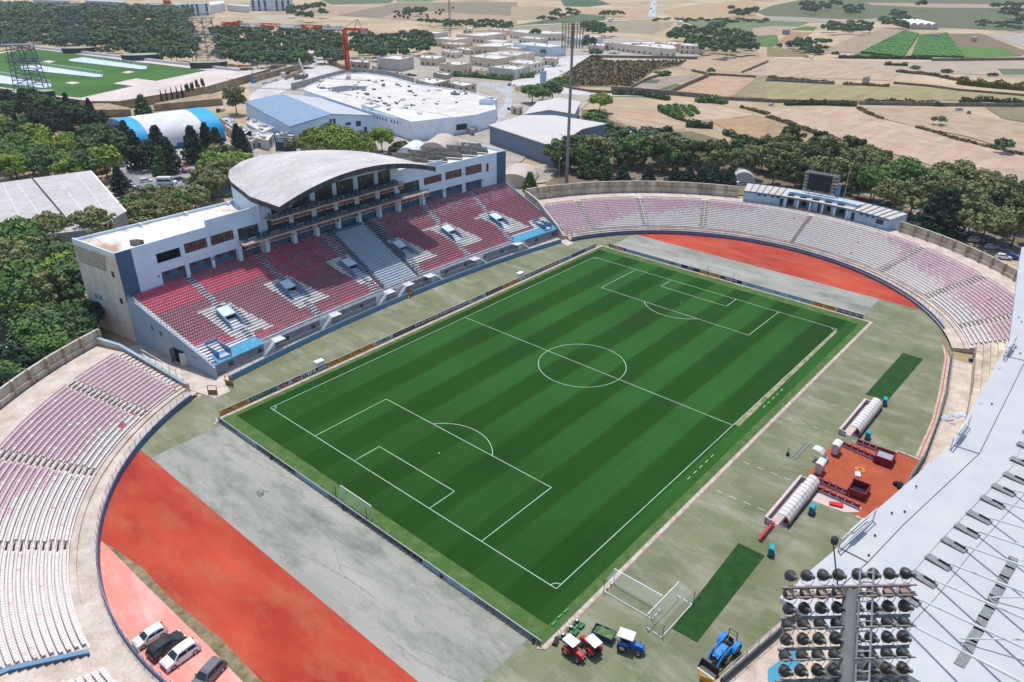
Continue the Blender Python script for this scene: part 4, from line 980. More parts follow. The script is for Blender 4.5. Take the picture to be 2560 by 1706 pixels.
b.face([Vector((pa.x, pa.y, 0)), Vector((pb.x, pb.y, 0)), pb+Vector((0, 0, 1)), pa]); o = b.build('end_wall', M("ochre_stained_wall", C(190, 160, 112, .75), .9, C(150, 128, 100, .7), sc_=.5)); o.parent = frag; o.matrix_parent_inverse = Matrix.Translation(-Vector(frag.location))
for k in range(5):
 p = q(12, 1900+k*55, 190-k*8, .1); b = MB(); b.tube(p, p+Vector((0, 0, 1.1)), .05, n=4); p2 = q(12, 1905+k*50, 400-k*6, .1); b.tube(p2, p2+Vector((0, 0, 1.1)), .05, n=4); b.tube(p+Vector((0, 0, 1.1)), p2+Vector((0, 0, 1.1)), .045, n=4)
 o = b.build('handrail', M("slate_rail", C(96, 104, 116, .8))); o.parent = frag; o.matrix_parent_inverse = Matrix.Translation(-Vector(frag.location))
b = MB(); p = q(12, 2010, 200, 0); b.box((p.x, p.y, .3), (.5, 7, .6), .4); o = b.build('step', M("slate_rail", C(96, 104, 116, .8))); o.parent = frag; o.matrix_parent_inverse = Matrix.Translation(-Vector(frag.location))
mtarp = M("white_tarp", C(226, 230, 236, .85), .7, C(180, 190, 210, .8), sc_=2)
for (a, b_, s_, lb) in ((1650, 720, 1.1, 'crumpled white and blue tarpaulin against the right track wall'), (1750, 680, 1.0, 'crumpled white tarpaulin heap beside the grey roof edge')):
 p = q(12, a, b_); bb = MB(); r2_ = random.Random(a)
 for k in range(9):
  pr = [(0, .5*r2_.random()+.2)]
  bb.lathe((r2_.uniform(-1, 1)*s_, r2_.uniform(-1, 1)*s_, 0), [(.75*r2_.uniform(.6, 1.1), 0), (.5, .25), (.15, .45*r2_.uniform(.6, 1.3)), (0, .4)], 6, (r2_.uniform(-.5, .5), r2_.uniform(-.5, .5), 1))
 o = bb.build('tarpaulin', mtarp); o.location = p; T(o, lb, 'tarpaulin')
# ================================================================ FLOODLIGHTS
mlamp = M("lamp_housing", (.022, .024, .027), .4, c2=(.07, .066, .062), sc_=2.0); mrim = M("lamp_beige", C(150, 134, 122, .7), .5); mgal_ = M("galvanised_pole", C(150, 150, 148, .74), .6, metal=0, var=.12, sc_=1.2)
def lamp_mesh():
 b = MB(); b.mat(mrim); b.lathe((0, 0, 0), [(.34, 0), (.36, .02), (.36, .06)], 12, (0, 1, 0)); b.mat(mlamp)
 b.lathe((0, 0, 0), [(.355, .06), (.32, .2), (.2, .42), (.11, .5), (.10, .72), (0, .74)][::1], 12, (0, -1, 0)); b.lathe((0, 0, 0), [(0, -.02), (.33, 0), (.355, -.06)], 12, (0, -1, 0))
 b.mat(M("ballast_grey", C(150, 152, 154, .7), .4)); b.box((.02, -.62, .04), (.16, .22, .14))
 b.mat(steel); b.tube((-.4, -.1, 0), (-.4, -.1, -.35), .02, n=4); b.tube((.4, -.1, 0), (.4, -.1, -.35), .02, n=4); b.tube((-.4, -.1, -.35), (-.15, -.15, -.55), .02, n=4); b.tube((.4, -.1, -.35), (.15, -.15, -.55), .02, n=4); b.tube((-.15, -.15, -.55), (.15, -.15, -.55), .02, n=4)
 o = b.build('lamp'); me = o.data; bpy.data.objects.remove(o); return me
LME = lamp_mesh(); LME.transform(Matrix.Scale(.84, 4))
LME2 = LME.copy(); LME2.materials[1] = M('lamp_beige_far', C(150, 138, 126, .7), .5)
def flood(label, base, h, top, rz, rows, cols, sp, rsp, tilt, r0, r1):
 t = thing('floodlight_mast', label, 'floodlight', base, 0, 'stadium floodlight masts')
 tp = Vector(top)-Vector(base); b = MB(); b.tube((0, 0, 0), tp, r0, r1, n=14); o = b.build('pole', mgal_); o.parent = t
 ax = tp.normalized(); R_ = ax.to_track_quat('Z', 'Y').to_matrix(); d0 = Vector((math.cos(rz), math.sin(rz), 0)); f0 = Vector((-math.sin(rz), math.cos(rz), 0))
 for r in range(rows):
  z = .15+r*rsp; bb = MB(); c_ = tp-ax*z; w2 = sp*cols/2
  bb.tube(c_-d0*w2+f0*.32, c_+d0*w2+f0*.32, .07, n=4); bb.tube(c_-d0*w2-f0*.2, c_+d0*w2-f0*.2, .04, n=4)
  if r == 0: 
   for k in range(cols): bb.box(tuple(c_+d0*(sp*(k+.5-cols/2))), (sp*.7, .3, .04), rz)
   bb.tube(c_-d0*w2+Vector((0, 0, .35)), c_+d0*w2+Vector((0, 0, .35)), .04, n=4)
  o = bb.build('crossarm', mgal_ if r else M("catwalk_beige", C(170, 150, 138, .75))); o.parent = t
  for s_ in (0, 1):
   for k in range(cols):
    o = bpy.data.objects.new('lamp', LME if r0 < .4 else LME2); COL.objects.link(o); o.parent = t
    p = c_+d0*(sp*(k+.5-cols/2)+(.0 if k < cols/2 else .12)*(r0 < .4))+f0*.42-ax*((.26*rsp if s_ else -.26*rsp) if not (r == 0 and s_ == 0) else -.42)
    o.location = p; o.scale = (.84,)*3 if r0 < .4 else (.85,)*3; o.rotation_euler = (tilt, 0, rz+.25+.08*((k*7+r*3) % 5-2))
 if r0 < .4:
  b = MB(); o_ = d0*.62-f0*.1
  for s_ in (-.28, .28): b.tube(tp+o_+d0*s_+ax*.9, o_+d0*s_+tp*.2, .05, n=4)
  for k in range(90): c_ = tp+o_+ax*(.7-k*.38); b.tube(c_-d0*.28, c_+d0*.28, .03, n=4)
  o = b.build('ladder', steel); o.parent = t
  b = MB(); c_ = tp; b.tube(c_-d0*.5, c_-d0*.5+Vector((0, .6, 2.0)), .03, n=4); b.lathe(c_-d0*.5+Vector((0, .6, 2.0)), [(0, 0), (.14, .1), (.14, .35), (0, .45)], 8); o = b.build('warning_light', dark); o.parent = t
 return t
ntop = Vector((-34.3, -107.4, 53.55))
nlow = CAM+ray(1920+712*.27234, 1279+1568*.27234)*29.5
dirn = (ntop-nlow).normalized(); nb = ntop-dirn*(53.55/dirn.z)
gl_ = CAM+ray(1920+100*.27234, 1279+650*.27234)*31; gr_ = CAM+ray(1920+1430*.27234, 1279+545*.27234)*31
flood('large near floodlight mast with rows of dark round lamps in the lower right corner', tuple(nb), 53.5, tuple(ntop), math.atan2((gr_-gl_).y, (gr_-gl_).x), 8, 8, .67, 1.19, -.55, .30, .285)
fb = q(3, 489, 1640); 
flood('tall far floodlight mast standing in trees left of the far terrace', (159.9, 51.5, 0), 55, (159.9, 51.5, 55.2), 2.21, 6, 8, .98, 1.45, -.5, .62, .42)
# ================================================================ ADVERTISING BOARDS
navy = M("board_navy", C(26, 48, 108, .8), .5, var=.06); gold = M("board_gold", C(216, 168, 62, .95), .5, var=.08); bgreen = M("board_green", C(34, 106, 90, .75), .5, var=.08)
bgrey = M("board_silver", C(182, 190, 206, .85), .5, var=.05); bred = M("board_red", C(150, 34, 48, .8), .5, var=.08); bblack = M("board_black", C(36, 34, 56, .8), .5); bcyan = M("board_pale_blue", C(168, 200, 218, .85), .5, var=.05)
tred = M("text_red", C(176, 34, 30, .8), .6); twh = M("text_white", (.85, .86, .88), .6); tdk = M("text_navy", C(60, 70, 110, .8), .6); tgr = M("text_pale_green", C(150, 200, 190, .8), .6)
tmar = M("coop_maroon", C(150, 34, 76, .8), .5); tblk = M("text_black", (.03, .03, .05), .6)
bframe = M("board_frame", C(200, 200, 196, .8), .6)
def board(p0, p1, h, mat_, txts, tm, label, size=.72, sx=1.15, ovals=False):
 """upright board from p0 to p1 (seen from the pitch side, left to right as the camera reads it)"""
 p0, p1 = Vector((*p0, 0)), Vector((*p1, 0)); d = p1-p0; L = d.length; ang = math.atan2(d.y, d.x); c_ = (p0+p1)/2
 t = thing('advertising_board', label, 'advertising board', tuple(c_), ang)
 b = MB(); b.box((0, 0, h/2+.06), (L-.04, .06, h)); o = b.build('panel', mat_); o.parent = t
 b = MB(); b.box((0, 0, h+.085), (L-.04, .1, .05))
 for x in (-L/2+.5, 0, L/2-.5): b.tube((x, .05, h), (x, .9, .05), .03, n=4)
 o = b.build('back_stand', bframe); o.parent = t
 n_ = len(txts)
 for k, tx in enumerate(txts):
  x = -L/2+L*(k+.5)/n_
  if ovals:
   A = [Vector((x+1.15*(abs(math.cos(u))**1.3)*(1 if math.cos(u) > 0 else -1), -.04, h/2+.06+.44*math.sin(u))) for u in [2*PI*i/20 for i in range(20)]]; bb = MB(); bb.face(A); o = bb.build('emblem', tmar); o.parent = t
   M4 = Matrix.Translation((x, -.05, h/2+.05)) @ Matrix.Rotation(PI/2, 4, 'X'); o = text(tx, .5, twh, t, M4, 1.2)
  else:
   M4 = Matrix.Translation((x, -.045, h/2+.04)) @ Matrix.Rotation(PI/2, 4, 'X'); o = text(tx, size, tm, t, M4, sx)
 return t
YB = 4.65
def B1(x0, x1, *a, **k): return board((x0, YB), (x1, YB), .95, *a, **k)
B1(-7.7, -1.5, gold, ['CISK', 'CISK'], tred, 'gold board with two red CISK words at the near end of the touchline row', size=1.0)
B1(-1.5, 4.6, bgreen, ['LEAPMOTOR'], tgr, 'green LEAPMOTOR board between gold and coop boards', size=.85, sx=1.35)
b_ = B1(4.6, 10.6, bgrey, ['coop', 'coop'], twh, 'silver board with two maroon coop ovals', ovals=True)
B1(10.6, 16.6, navy, ['UEFA.com'], twh, 'navy UEFA.com board with a small white cabin behind it', size=1.15)
B1(16.6, 28.7, gold, ['CISK', 'CISK', 'CISK', 'CISK'], tred, 'longest gold board with four red CISK words', size=1.0, sx=1.3)
B1(28.7, 34.4, bgrey, ['VisitMalta'], tdk, 'silver VisitMalta board right of four CISK words', size=.85, sx=1.2)
B1(34.4, 40.6, bblack, ['UEFA FOUNDATION'], bgrey, 'dark UEFA foundation board left of the BOV board', size=.5)
B1(40.6, 47.0, bblack, ['BOV', 'BOV', 'BOV'], twh, 'dark board with three white BOV words on the touchline', size=.75)
B1(47.0, 58.8, navy, ["UEFA WOMEN'S NATIONS LEAGUE"], twh, 'long navy UEFA WOMENS NATIONS LEAGUE board at the halfway line', size=.74, sx=1.05)
B1(58.8, 64.9, bgrey, ['VisitMalta'], tdk, 'silver VisitMalta board just past the halfway line', size=.85, sx=1.2)
B1(64.9, 71.0, bblack, ['UEFA EQUAL GAME'], bgrey, 'dark board between silver VisitMalta and gold CISK boards', size=.5)
B1(71.0, 77.0, gold, ['CISK', 'CISK'], tred, 'gold two word CISK board in the far half of the touchline', size=1.0)
B1(77.0, 82.6, navy, ['UEFA.com'], twh, 'navy UEFA.com board in front of the far small white cabin', size=1.1)
B1(82.6, 88.5, navy, ['UEFA EQUAL GAME'], twh, 'navy board left of the far red board', size=.6)
B1(88.5, 94.4, bred, ['meridianbet'], twh, 'red meridianbet board near the far end of the touchline', size=.85)
B1(94.4, 100.5, bgrey, ['VisitMalta'], tdk, 'silver VisitMalta board right of the touchline red board', size=.85, sx=1.2)
B1(100.5, 106.4, navy, ['UEFA EQUAL GAME'], bgrey, 'navy board second from the far end of the touchline', size=.5)
B1(106.4, 112.4, navy, ['UEFA.com'], twh, 'navy UEFA.com board at the far end of the touchline', size=1.1)
XB = 114.6
def B2(y0, y1, *a, **k): return board((XB, y0), (XB, y1), .95, *a, **k)
B2(1.6, -4.2, bred, ['meridianbet'], twh, 'red meridianbet board at the corner behind the far goal line', size=.85)
B2(-4.2, -16.5, bcyan, ['ECOTAX', 'ECOTAX', 'LAVAZZA', 'LAVAZZA'], M("text_teal", C(60, 110, 130, .8)), 'pale blue board with LAVAZZA words behind the far goal line', size=.62)
B2(-16.5, -22.2, bgrey, ['VisitMalta'], tdk, 'silver VisitMalta board left of the far goal', size=.85)
B2(-22.2, -27.9, navy, ['APCO'], twh, 'navy APCO board behind the far goal line', size=.6)
B2(-27.9, -33.8, gold, ['CISK', 'CISK'], tred, 'gold CISK board directly behind the far goal', size=1.0)
B2(-33.8, -40.0, navy, ['UEFA.COM'], twh, 'navy board right of the gold board behind the far goal', size=.6)
B2(-40.0, -47.0, bcyan, ['TEAMSPORT'], M("text_sky", C(50, 130, 180, .8)), 'pale blue TEAMSPORT board behind the far goal line', size=.7)
B2(-47.0, -52.0, bcyan, ['Atlas'], M("text_sky", C(50, 130, 180, .8)), 'pale blue board between TEAMSPORT and WURTH boards', size=.7)
B2(-52.0, -58.4, bcyan, ['WURTH', 'WURTH'], tblk, 'pale board with two black WURTH words', size=.55)
B2(-58.4, -64.4, gold, ['CISK', 'CISK'], tred, 'gold CISK board near the right end behind the far goal line', size=1.0)
B2(-64.4, -70.7, bblack, ['BOV', 'BOV', 'BOV', 'BOV'], twh, 'dark BOV board at the right end behind the far goal line', size=.7)
bk = [M("board_back_slate", C(78, 84, 98, .75), .6), M("board_back_pale_blue", C(150, 180, 204, .8), .6), M("board_back_black", C(32, 32, 38, .8), .6), M("board_back_grey", C(112, 118, 128, .8), .6)]
NBK = 60; y0 = 3.3; dyb = (3.3+72.4)/NBK
base_b = []
for m_ in bk:
 b = MB(); b.box((0, 0, .5), (.05, dyb-.06, .86)); o = b.build('panel', m_); base_b.append(o.data); bpy.data.objects.remove(o)
b = MB(); b.box((0, 0, .96), (.13, dyb-.01, .07)); b.tube((0, -dyb/2+.03, 0), (0, -dyb/2+.03, .95), .03, n=4); b.tube((-.02, 0, .8), (-.55, 0, .02), .025, n=4); o = b.build('frame', M("board_back_frame", C(170, 172, 174, .8), .5)); fr_ = o.data; bpy.data.objects.remove(o)
for k in range(NBK):
 kind = 1 if (k in (5, 6, 7, 8, 9, 19, 20, 21, 22, 23, 24, 25) or 43 <= k <= 50) else 2 if 40 <= k < 43 else 3 if k > 50 or k < 5 else 0
 lab = ['slate back of a small board in the row behind the near goal line', 'pale blue board in the row behind the near goal line', 'black board in the row behind the near goal line', 'grey board at an end of the row behind the near goal line'][kind]
 t = thing('advertising_board', lab, 'advertising board', (-8.7, y0-(k+.5)*dyb, 0), 0, 'row of small boards behind the near goal line')
 for nm, me in (('panel', base_b[kind]), ('frame', fr_)):
  o = bpy.data.objects.new(nm, me); COL.objects.link(o); o.parent = t
# ================================================================ GOALS
mpost = M("goal_white", (.8, .8, .8), .4, var=.02); mnet = M("net_white", (.7, .7, .7), .8, alpha=.1, var=.02)
def goal(loc, rz, label, depth, dark_poles=False, dn=1.0, slim=False):
 t = thing('football_goal', label, 'goal', loc, rz); W, Hh = 7.32, 2.44; r = .06; D = depth
 def add(nm, mb_, mm): o = mb_.build(nm, mm); o.parent = t
 b = MB(); b.tube((0, -W/2, 0), (0, -W/2, Hh), r); b.tube((0, W/2, 0), (0, W/2, Hh), r); add('posts', b, mpost)
 b = MB(); b.tube((0, -W/2-.06, Hh), (0, W/2+.06, Hh), r, n=8); add('crossbar', b, mpost)
 b = MB()
 if not slim:
  for y in (-W/2, W/2): b.tube((0, y, .06), (-D, y, .06), .055); 
  b.tube((-D, -W/2, .06), (-D, W/2, .06), .055); add('base_frame', b, mpost)
  b = MB()
  for y in (-W/2, W/2):
   for xx in (-.35*D, -.8*D): b.lathe((xx, y-.12, .17), [(0, 0), (.16, .0), (.16, .1), (0, .1)], 8, (0, 1, 0))
  add('wheels', b, M("wheel_grey", C(150, 150, 150, .8)))
 b = MB()
 for y in (-W/2, W/2): b.tube((-D-.15, y*1.01, .0), (-D-.15, y*1.01, 2.3 if not slim else 2.8), .05 if not slim else .07, n=5)
 add('net_poles', b, dark)
 b = MB(); N_ = 26; z1 = 2.2 if not slim else .9
 def top(i): return (0, -W/2+W*i/N_, Hh)
 def tb(i): return (-D*.92, -W/2+W*i/N_, z1-.35*math.sin(PI*i/N_))
 nn = 26
 for i in range(N_+1):
  b.tube(top(i), tb(i), .008, n=3, cap=False); b.tube(tb(i), (-D, -W/2+W*i/N_, .08), .008, n=3, cap=False)
 for j in range(1, 9):
  f = j/9
  for i in range(N_):
   a, c = Vector(top(i)).lerp(Vector(tb(i)), f), Vector(top(i+1)).lerp(Vector(tb(i+1)), f); b.tube(a, c, .008, n=3, cap=False)
   e = Vector(tb(i)).lerp(Vector((-D, -W/2+W*i/N_, .08)), f); g_ = Vector(tb(i+1)).lerp(Vector((-D, -W/2+W*(i+1)/N_, .08)), f); b.tube(e, g_, .008, n=3, cap=False)
 for y in (-W/2, W/2):
  for j in range(9):
   f = j/8; a = Vector((0, y, Hh*f)); c = Vector((-D*.96, y, z1*f)); b.tube(a, c, .008, n=3, cap=False); b.tube((-D*f*.96, y, .05), (-D*f*.92, y, Hh+(z1-Hh)*f), .008, n=3, cap=False)
 b.face([top(0), top(N_), tb(N_), tb(0)]); add('net', b, mnet)
 return t
goal((-7.3, -34.7, 0), 0, 'white football goal in front of the near row of small boards', .9, slim=True)
goal((113.2, -34.0, 0), PI, 'white football goal in front of the gold board at the far end', .9, slim=True)
goal((6.2, -76.8, 0), 0.02, 'portable football goal standing across the kerb beside the pitch corner', 2.2)
goal((6.1, -80.75, 0), PI/2-.03+0, 'portable football goal overlapping the dark green turf mat', 2.3)
# ================================================================ VEHICLES
def wheel(t, x, y, r, w_, m2=None, turn=0):
 b = MB(); b.mat(black); b.lathe((0, -w_/2, 0), [(r*.62, 0), (r*.95, 0), (r, w_*.15), (r, w_*.85), (r*.95, w_), (r*.62, w_)], 18, (0, 1, 0))
 o = b.build('wheel'); o.parent = t; o.location = (x, y, r); o.rotation_euler = (0, 0, turn)
 b = MB(); b.lathe((0, -w_/2*.9, 0), [(0, 0), (r*.3, 0), (r*.62, w_*.12), (r*.62, w_*.8), (r*.3, w_*.9), (0, w_*.9)], 12, (0, 1, 0)); h = b.build('rim', m2 or steel); h.parent = o
mblue = M("tractor_blue", C(30, 110, 190, .8), .35, spec=.5, var=.06); mtr = M("tractor_red", C(200, 34, 44, .8), .35, spec=.5, var=.06); mwh = M("canopy_white", C(236, 236, 234, .95), .6, var=.03); mtg = M("mower_green", C(30, 120, 66, .8), .4)
def tractor(loc, rz, label, body, canopy=True, sc1=1.0, loader=False, group=None):
 t = thing('tractor', label, 'tractor', loc, rz, group); t.scale = (sc1,)*3
 def add(nm, mb_, mm=None): o = mb_.build(nm, mm); o.parent = t; return o
 wheel(t, -.75, .72, .58, .36); wheel(t, -.75, -.72, .58, .36); wheel(t, 1.05, .6, .36, .24, turn=.15); wheel(t, 1.05, -.6, .36, .24, turn=.15)
 b = MB(); pr = [(.1, .55), (1.55, .5), (1.62, .62), (1.58, 1.0), (1.35, 1.14), (.1, 1.22)]
 A = [(x, -.3, z) for x, z in pr]; B = [(x, .3, z) for x, z in pr]; b.grid(A, B, True); b.face(A[::-1]); b.face(B); b.box((.5, 0, .5), (2.3, .34, .3)); add('bonnet', b, body)
 b = MB(); b.box((-.35, 0, .62), (1.2, .6, .3)); b.box((-.2, 0, .5), (2.2, .28, .26)); b.box((1.63, 0, .8), (.05, .5, .3)); add('chassis', b, dark)
 for s_ in (-1, 1):
  b = MB(); P = [(-1.35, .85), (-1.2, 1.12), (-.9, 1.24), (-.5, 1.22), (-.2, 1.05), (0, .75)]
  b.grid([(x, s_*.45, z) for x, z in P], [(x, s_*.92, z) for x, z in P]); b.grid([(x, s_*.45, z) for x, z in P], [(x, s_*.45, .6) for x, z in P]); add('mudguard', b, body)
 b = MB(); b.box((-.65, 0, .9), (.45, .45, .12)); b.box((-.88, 0, 1.12), (.1, .45, .4)); add('seat', b, black)
 b = MB(); b.tube((.05, 0, 1.0), (-.2, 0, 1.28), .03, n=5); b.lathe((-.2, 0, 1.28), [(.15, 0), (.19, .02), (.15, .04)], 12, (-.6, 0, 1)); add('steering_wheel', b, black)
 b = MB()
 for s_ in (-.4, .4): b.tube((-1.05, s_, .7), (-1.15, s_, 1.95), .04, n=5)
 b.tube((-1.15, -.4, 1.95), (-1.15, .4, 1.95), .04, n=5); b.tube((-1.13, -.4, 1.5), (-1.13, .4, 1.5), .03, n=4); add('roll_bar', b, dark)
 if canopy:
  b = MB()
  for x, y in ((.1, .45), (.1, -.45)): b.tube((x, y, .9), (x, y, 2.0), .025, n=4)
  add('canopy_posts', b, dark); b = MB(); b.box((-.55, 0, 2.08), (1.75, 1.3, .07)); b.box((-.55, 0, 2.03), (1.8, 1.34, .05)); add('canopy', b, mwh)
 b = MB(); b.tube((1.0, .2, 1.1), (1.0, .2, 1.6), .03, n=5); add('exhaust', b, dark)
 for s_ in (-.2, .2): b = MB(); b.box((1.62, s_, .92), (.04, .14, .1)); add('headlight', b, M("lamp_glass", (.7, .7, .68), .2))
 if loader:
  for s_ in (-.5, .5):
   b = MB(); b.tube((-.1, s_, 1.15), (1.2, s_, 1.3), .07, n=4); b.tube((1.2, s_, 1.3), (2.3, s_, .35), .07, n=4); b.tube((.2, s_, .6), (-.1, s_, 1.2), .08, n=4); b.tube((.3, s_, .8), (1.3, s_, 1.05), .04, n=5); add('loader_arm', b, body)
  b = MB(); pr = [(2.35, .75), (2.25, .35), (2.35, .05), (2.95, .03), (2.35, .12), (2.33, .38)]; A = [(x, -.85, z) for x, z in pr]; B = [(x, .85, z) for x, z in pr]; b.grid(A, B, True)
  for s_ in (-.85, .85): b.face([(2.35, s_, .75), (2.25, s_, .35), (2.35, s_, .03), (2.95, s_, .03)])
  b.box((2.3, 0, .4), (.06, 1.7, .7)); add('bucket', b, M("bucket_black", (.03, .03, .035), .5)); b = MB(); b.box((2.85, 0, .03), (.3, 1.72, .03)); add('bucket_edge', b, steel)
 return t
tractor((-7.05, -76.2, 0), math.atan2(-1.5, -.15)-.0, 'small red tractor with rounded white canopy, the leftmost tractor', mtr, group='small tractors with canopies')
tractor((-5.1, -77.2, 0), math.atan2(1.2, .25), 'small red tractor with square white canopy between trailer and leftmost tractor', mtr, group='small tractors with canopies')
tractor((-1.75, -80.9, 0), math.atan2(-2, .6), 'blue tractor with white canopy hitched to the grass trailer', mblue, sc1=1.12, group='small tractors with canopies')
tractor((5.3, -90.0, 0), math.atan2(.2, -1)+.12, 'larger blue loader tractor with black front bucket beside the edge path', M("bright_blue", C(24, 132, 214, .85), .3, spec=.5), canopy=False, sc1=1.4, loader=True)
t = thing('grass_trailer', 'dark blue tipping trailer full of grass cuttings behind the blue tractor', 'trailer', (-2.45, -77.4, 0), math.atan2(-2.4, .5)-.0)
mtrl = M("trailer_blue", C(30, 62, 104, .8), .45)
for nm, d_, c_ in (('side_panel', (2.7, .06, .5), (0, .75, .85)), ('side_panel', (2.7, .06, .5), (0, -.75, .85)), ('end_panel', (.06, 1.5, .5), (1.35, 0, .85)), ('end_panel', (.06, 1.5, .5), (-1.35, 0, .85)), ('bed', (2.7, 1.5, .08), (0, 0, .58))):
 b = MB(); b.box(c_, d_); o = b.build(nm, mtrl); o.parent = t
b = MB(); b.tube((1.35, 0, .5), (2.5, 0, .42), .05); o = b.build('drawbar', dark); o.parent = t
for s_ in (-1, 1): wheel(t, -.1, s_*.7, .3, .2)
b = MB(); r_ = random.Random(2); NN = 12
hz = [[.95+.16*math.sin(i*.8)*math.cos(j*.7)+r_.uniform(-.04, .06)-(.25 if i < 3 else 0) for j in range(9)] for i in range(NN)]
for i in range(NN-1): b.grid([(-1.3+2.6*i/(NN-1), -.71+1.42*j/8, hz[i][j]) for j in range(9)][::-1], [(-1.3+2.6*(i+1)/(NN-1), -.71+1.42*j/8, hz[i+1][j]) for j in range(9)][::-1])
o = b.build('grass_cuttings', M("cut_grass", C(84, 120, 70, .75), .95, C(120, 150, 90, .75), sc_=3, fine=12)); T(o, 'heap of cut grass lying in the blue trailer', 'cut grass'); o.matrix_world = Matrix.Translation(t.location) @ Matrix.Rotation(t.rotation_euler.z, 4, 'Z'); o['kind'] = 'stuff'
def mower(loc, rz, label):
 t = thing('lawn_mower', label, 'lawn mower', loc, rz, 'green cylinder mowers')
 def add(nm, b, m_): o = b.build(nm, m_); o.parent = t
 b = MB(); b.lathe((.25, -.5, .18), [(0, 0), (.17, 0), (.17, 1.0), (0, 1.0)], 12, (0, 1, 0)); add('cutting_cylinder', b, steel)
 b = MB(); b.box((.05, 0, .28), (.7, .8, .14)); b.box((.5, 0, .2), (.1, 1.05, .12)); b.box((-.3, 0, .2), (.12, .9, .12)); add('chassis', b, mtg)
 b = MB(); b.box((-.05, 0, .5), (.4, .42, .35)); b.tube((-.3, .3, .3), (-.95, .3, 1.0), .025, n=4); b.tube((-.3, -.3, .3), (-.95, -.3, 1.0), .025, n=4); b.tube((-.95, .3, 1.0), (-.95, -.3, 1.0), .025, n=4); add('engine', b, dark)
 b = MB(); b.lathe((-.05, 0, .68), [(.15, 0), (.15, .1), (.08, .15), (0, .15)], 10); add('engine_cover', b, mwh)
 b = MB(); b.box((.75, 0, .22), (.35, .95, .3)); add('grass_box', b, mtg)
mower((-5.9, -73.7, 0), -PI/2+.1, 'green and black mower nearest the pitch corner, first of three'); mower((-4.3, -73.75, 0), -PI/2+.05, 'green and black mower in the middle of three on the kerb'); mower((-3.0, -73.7, 0), -PI/2, 'green and black mower farthest from the corner, third of three')
for k, (a, b0) in enumerate(((495, 920), (437, 972), (385, 1035))):
 p = q(15, a, b0); b = MB(); b.tube((-.35, 0, .12), (.35, 0, .12), .1, n=8); b.lathe((-.4, 0, .12), [(0, 0), (.16, 0), (.16, .08), (0, .08)], 10, (1, 0, 0)); b.lathe((.32, 0, .12), [(0, 0), (.16, 0), (.16, .08), (0, .08)], 10, (1, 0, 0))
 o = b.build('roller', M("lime_roller", C(70, 200, 100, .8))); o.location = p+Vector((0, 0, .03)); T(o, 'short bright green roller on the grass beside the mowers', 'roller', 'green rollers by the mowers')
p = q(15, 400, 1210); b = MB(); b.box((0, 0, .2), (.9, .6, .35), .3, Matrix.Rotation(.2, 3, 'X')); b.box((.5, .2, .25), (.5, .5, .25), .8); o = b.build('grass_box', black); o.location = p; T(o, 'black mower box lying on the turf left of the red tractors', 'grass box')
p = q(15, 198, 1205); b = MB(); b.box((0, 0, .3), (.5, .5, .06), .2, Matrix.Rotation(.7, 3, 'X')); b.tube((.2, 0, 0), (.2, 0, .5), .03); o = b.build('floor_sign', dark); o.location = p; T(o, 'small dark box on the turf off the pitch corner', 'box')
b = MB(); b.box((0, 0, .05), (1.2, .35, .07)); o = b.build('paving_slab', m_kerb); o.location = q(15, 275, 1255); o.rotation_euler = (0, 0, -.9); T(o, 'loose pale slab on the turf beyond the pitch corner kerb', 'slab')
b = MB(); b.box((0, 0, .05), (1.6, .4, .08)); o = b.build('paving_slab', m_kerb); o.location = q(9, 1990, 740); o.rotation_euler = (0, 0, .5); T(o, 'loose pinkish slab at the corner of the gold board', 'slab')
t = thing('mini_goal', 'orange yellow folding mini goal beside the loader tractor', 'mini goal', tuple(q(15, 1775, 1568)), .3)
b = MB(); b.box((0, 0, .45), (.08, 1.5, .9)); o = b.build('panel', M("orange_sheet", C(220, 160, 40, .85), .5)); o.parent = t; b = MB(); b.tube((0, .7, .9), (1.0, .9, .9), .07, n=5); b.tube((0, .7, 0), (0, .7, .95), .05, n=5); b.tube((1.0, .9, 0), (1.0, .9, .9), .05, n=5); o = b.build('frame', M("orange_tube", C(230, 160, 40, .85))); o.parent = t
for k, (i, a, b0) in enumerate(((10, 145, 1075), (10, 812, 1540), (14, 1710, 600))):
 p = q(i, a, b0); b = MB(); b.lathe((0, 0, 0), [(.0, .02), (.3, .02), (.34, .5), (.26, .5), (.22, .12)], 10); o = b.build('black_bucket', black); o.location = p; T(o, ['black bucket behind the small boards near the far left of the row', 'black bucket behind the small boards level with the near goal', 'black bucket behind the small boards right of the near goal'][k], 'bucket', 'black buckets behind the boards')
for (x, lb) in ((15.6, 'small white cabin behind the near navy UEFA.com board'), (79.6, 'small white cabin behind the far navy UEFA.com board')):
 t = thing('white_cabin', lb, 'cabin', (x, 5.9, 0), 0, 'white cabins behind the boards'); b = MB(); b.box((0, 0, .95), (1.7, .9, .9)); b.box((0, .1, 1.45), (1.9, 1.2, .08)); o = b.build('hood', mwh); o.parent = t
 b = MB()
 for s_ in (-.8, .8): b.tube((s_, .4, 0), (s_, .2, 1.3), .04); b.tube((s_-.4, .6, 0), (s_, .3, 1.2), .03)
 o = b.build('legs', mwh); o.parent = t
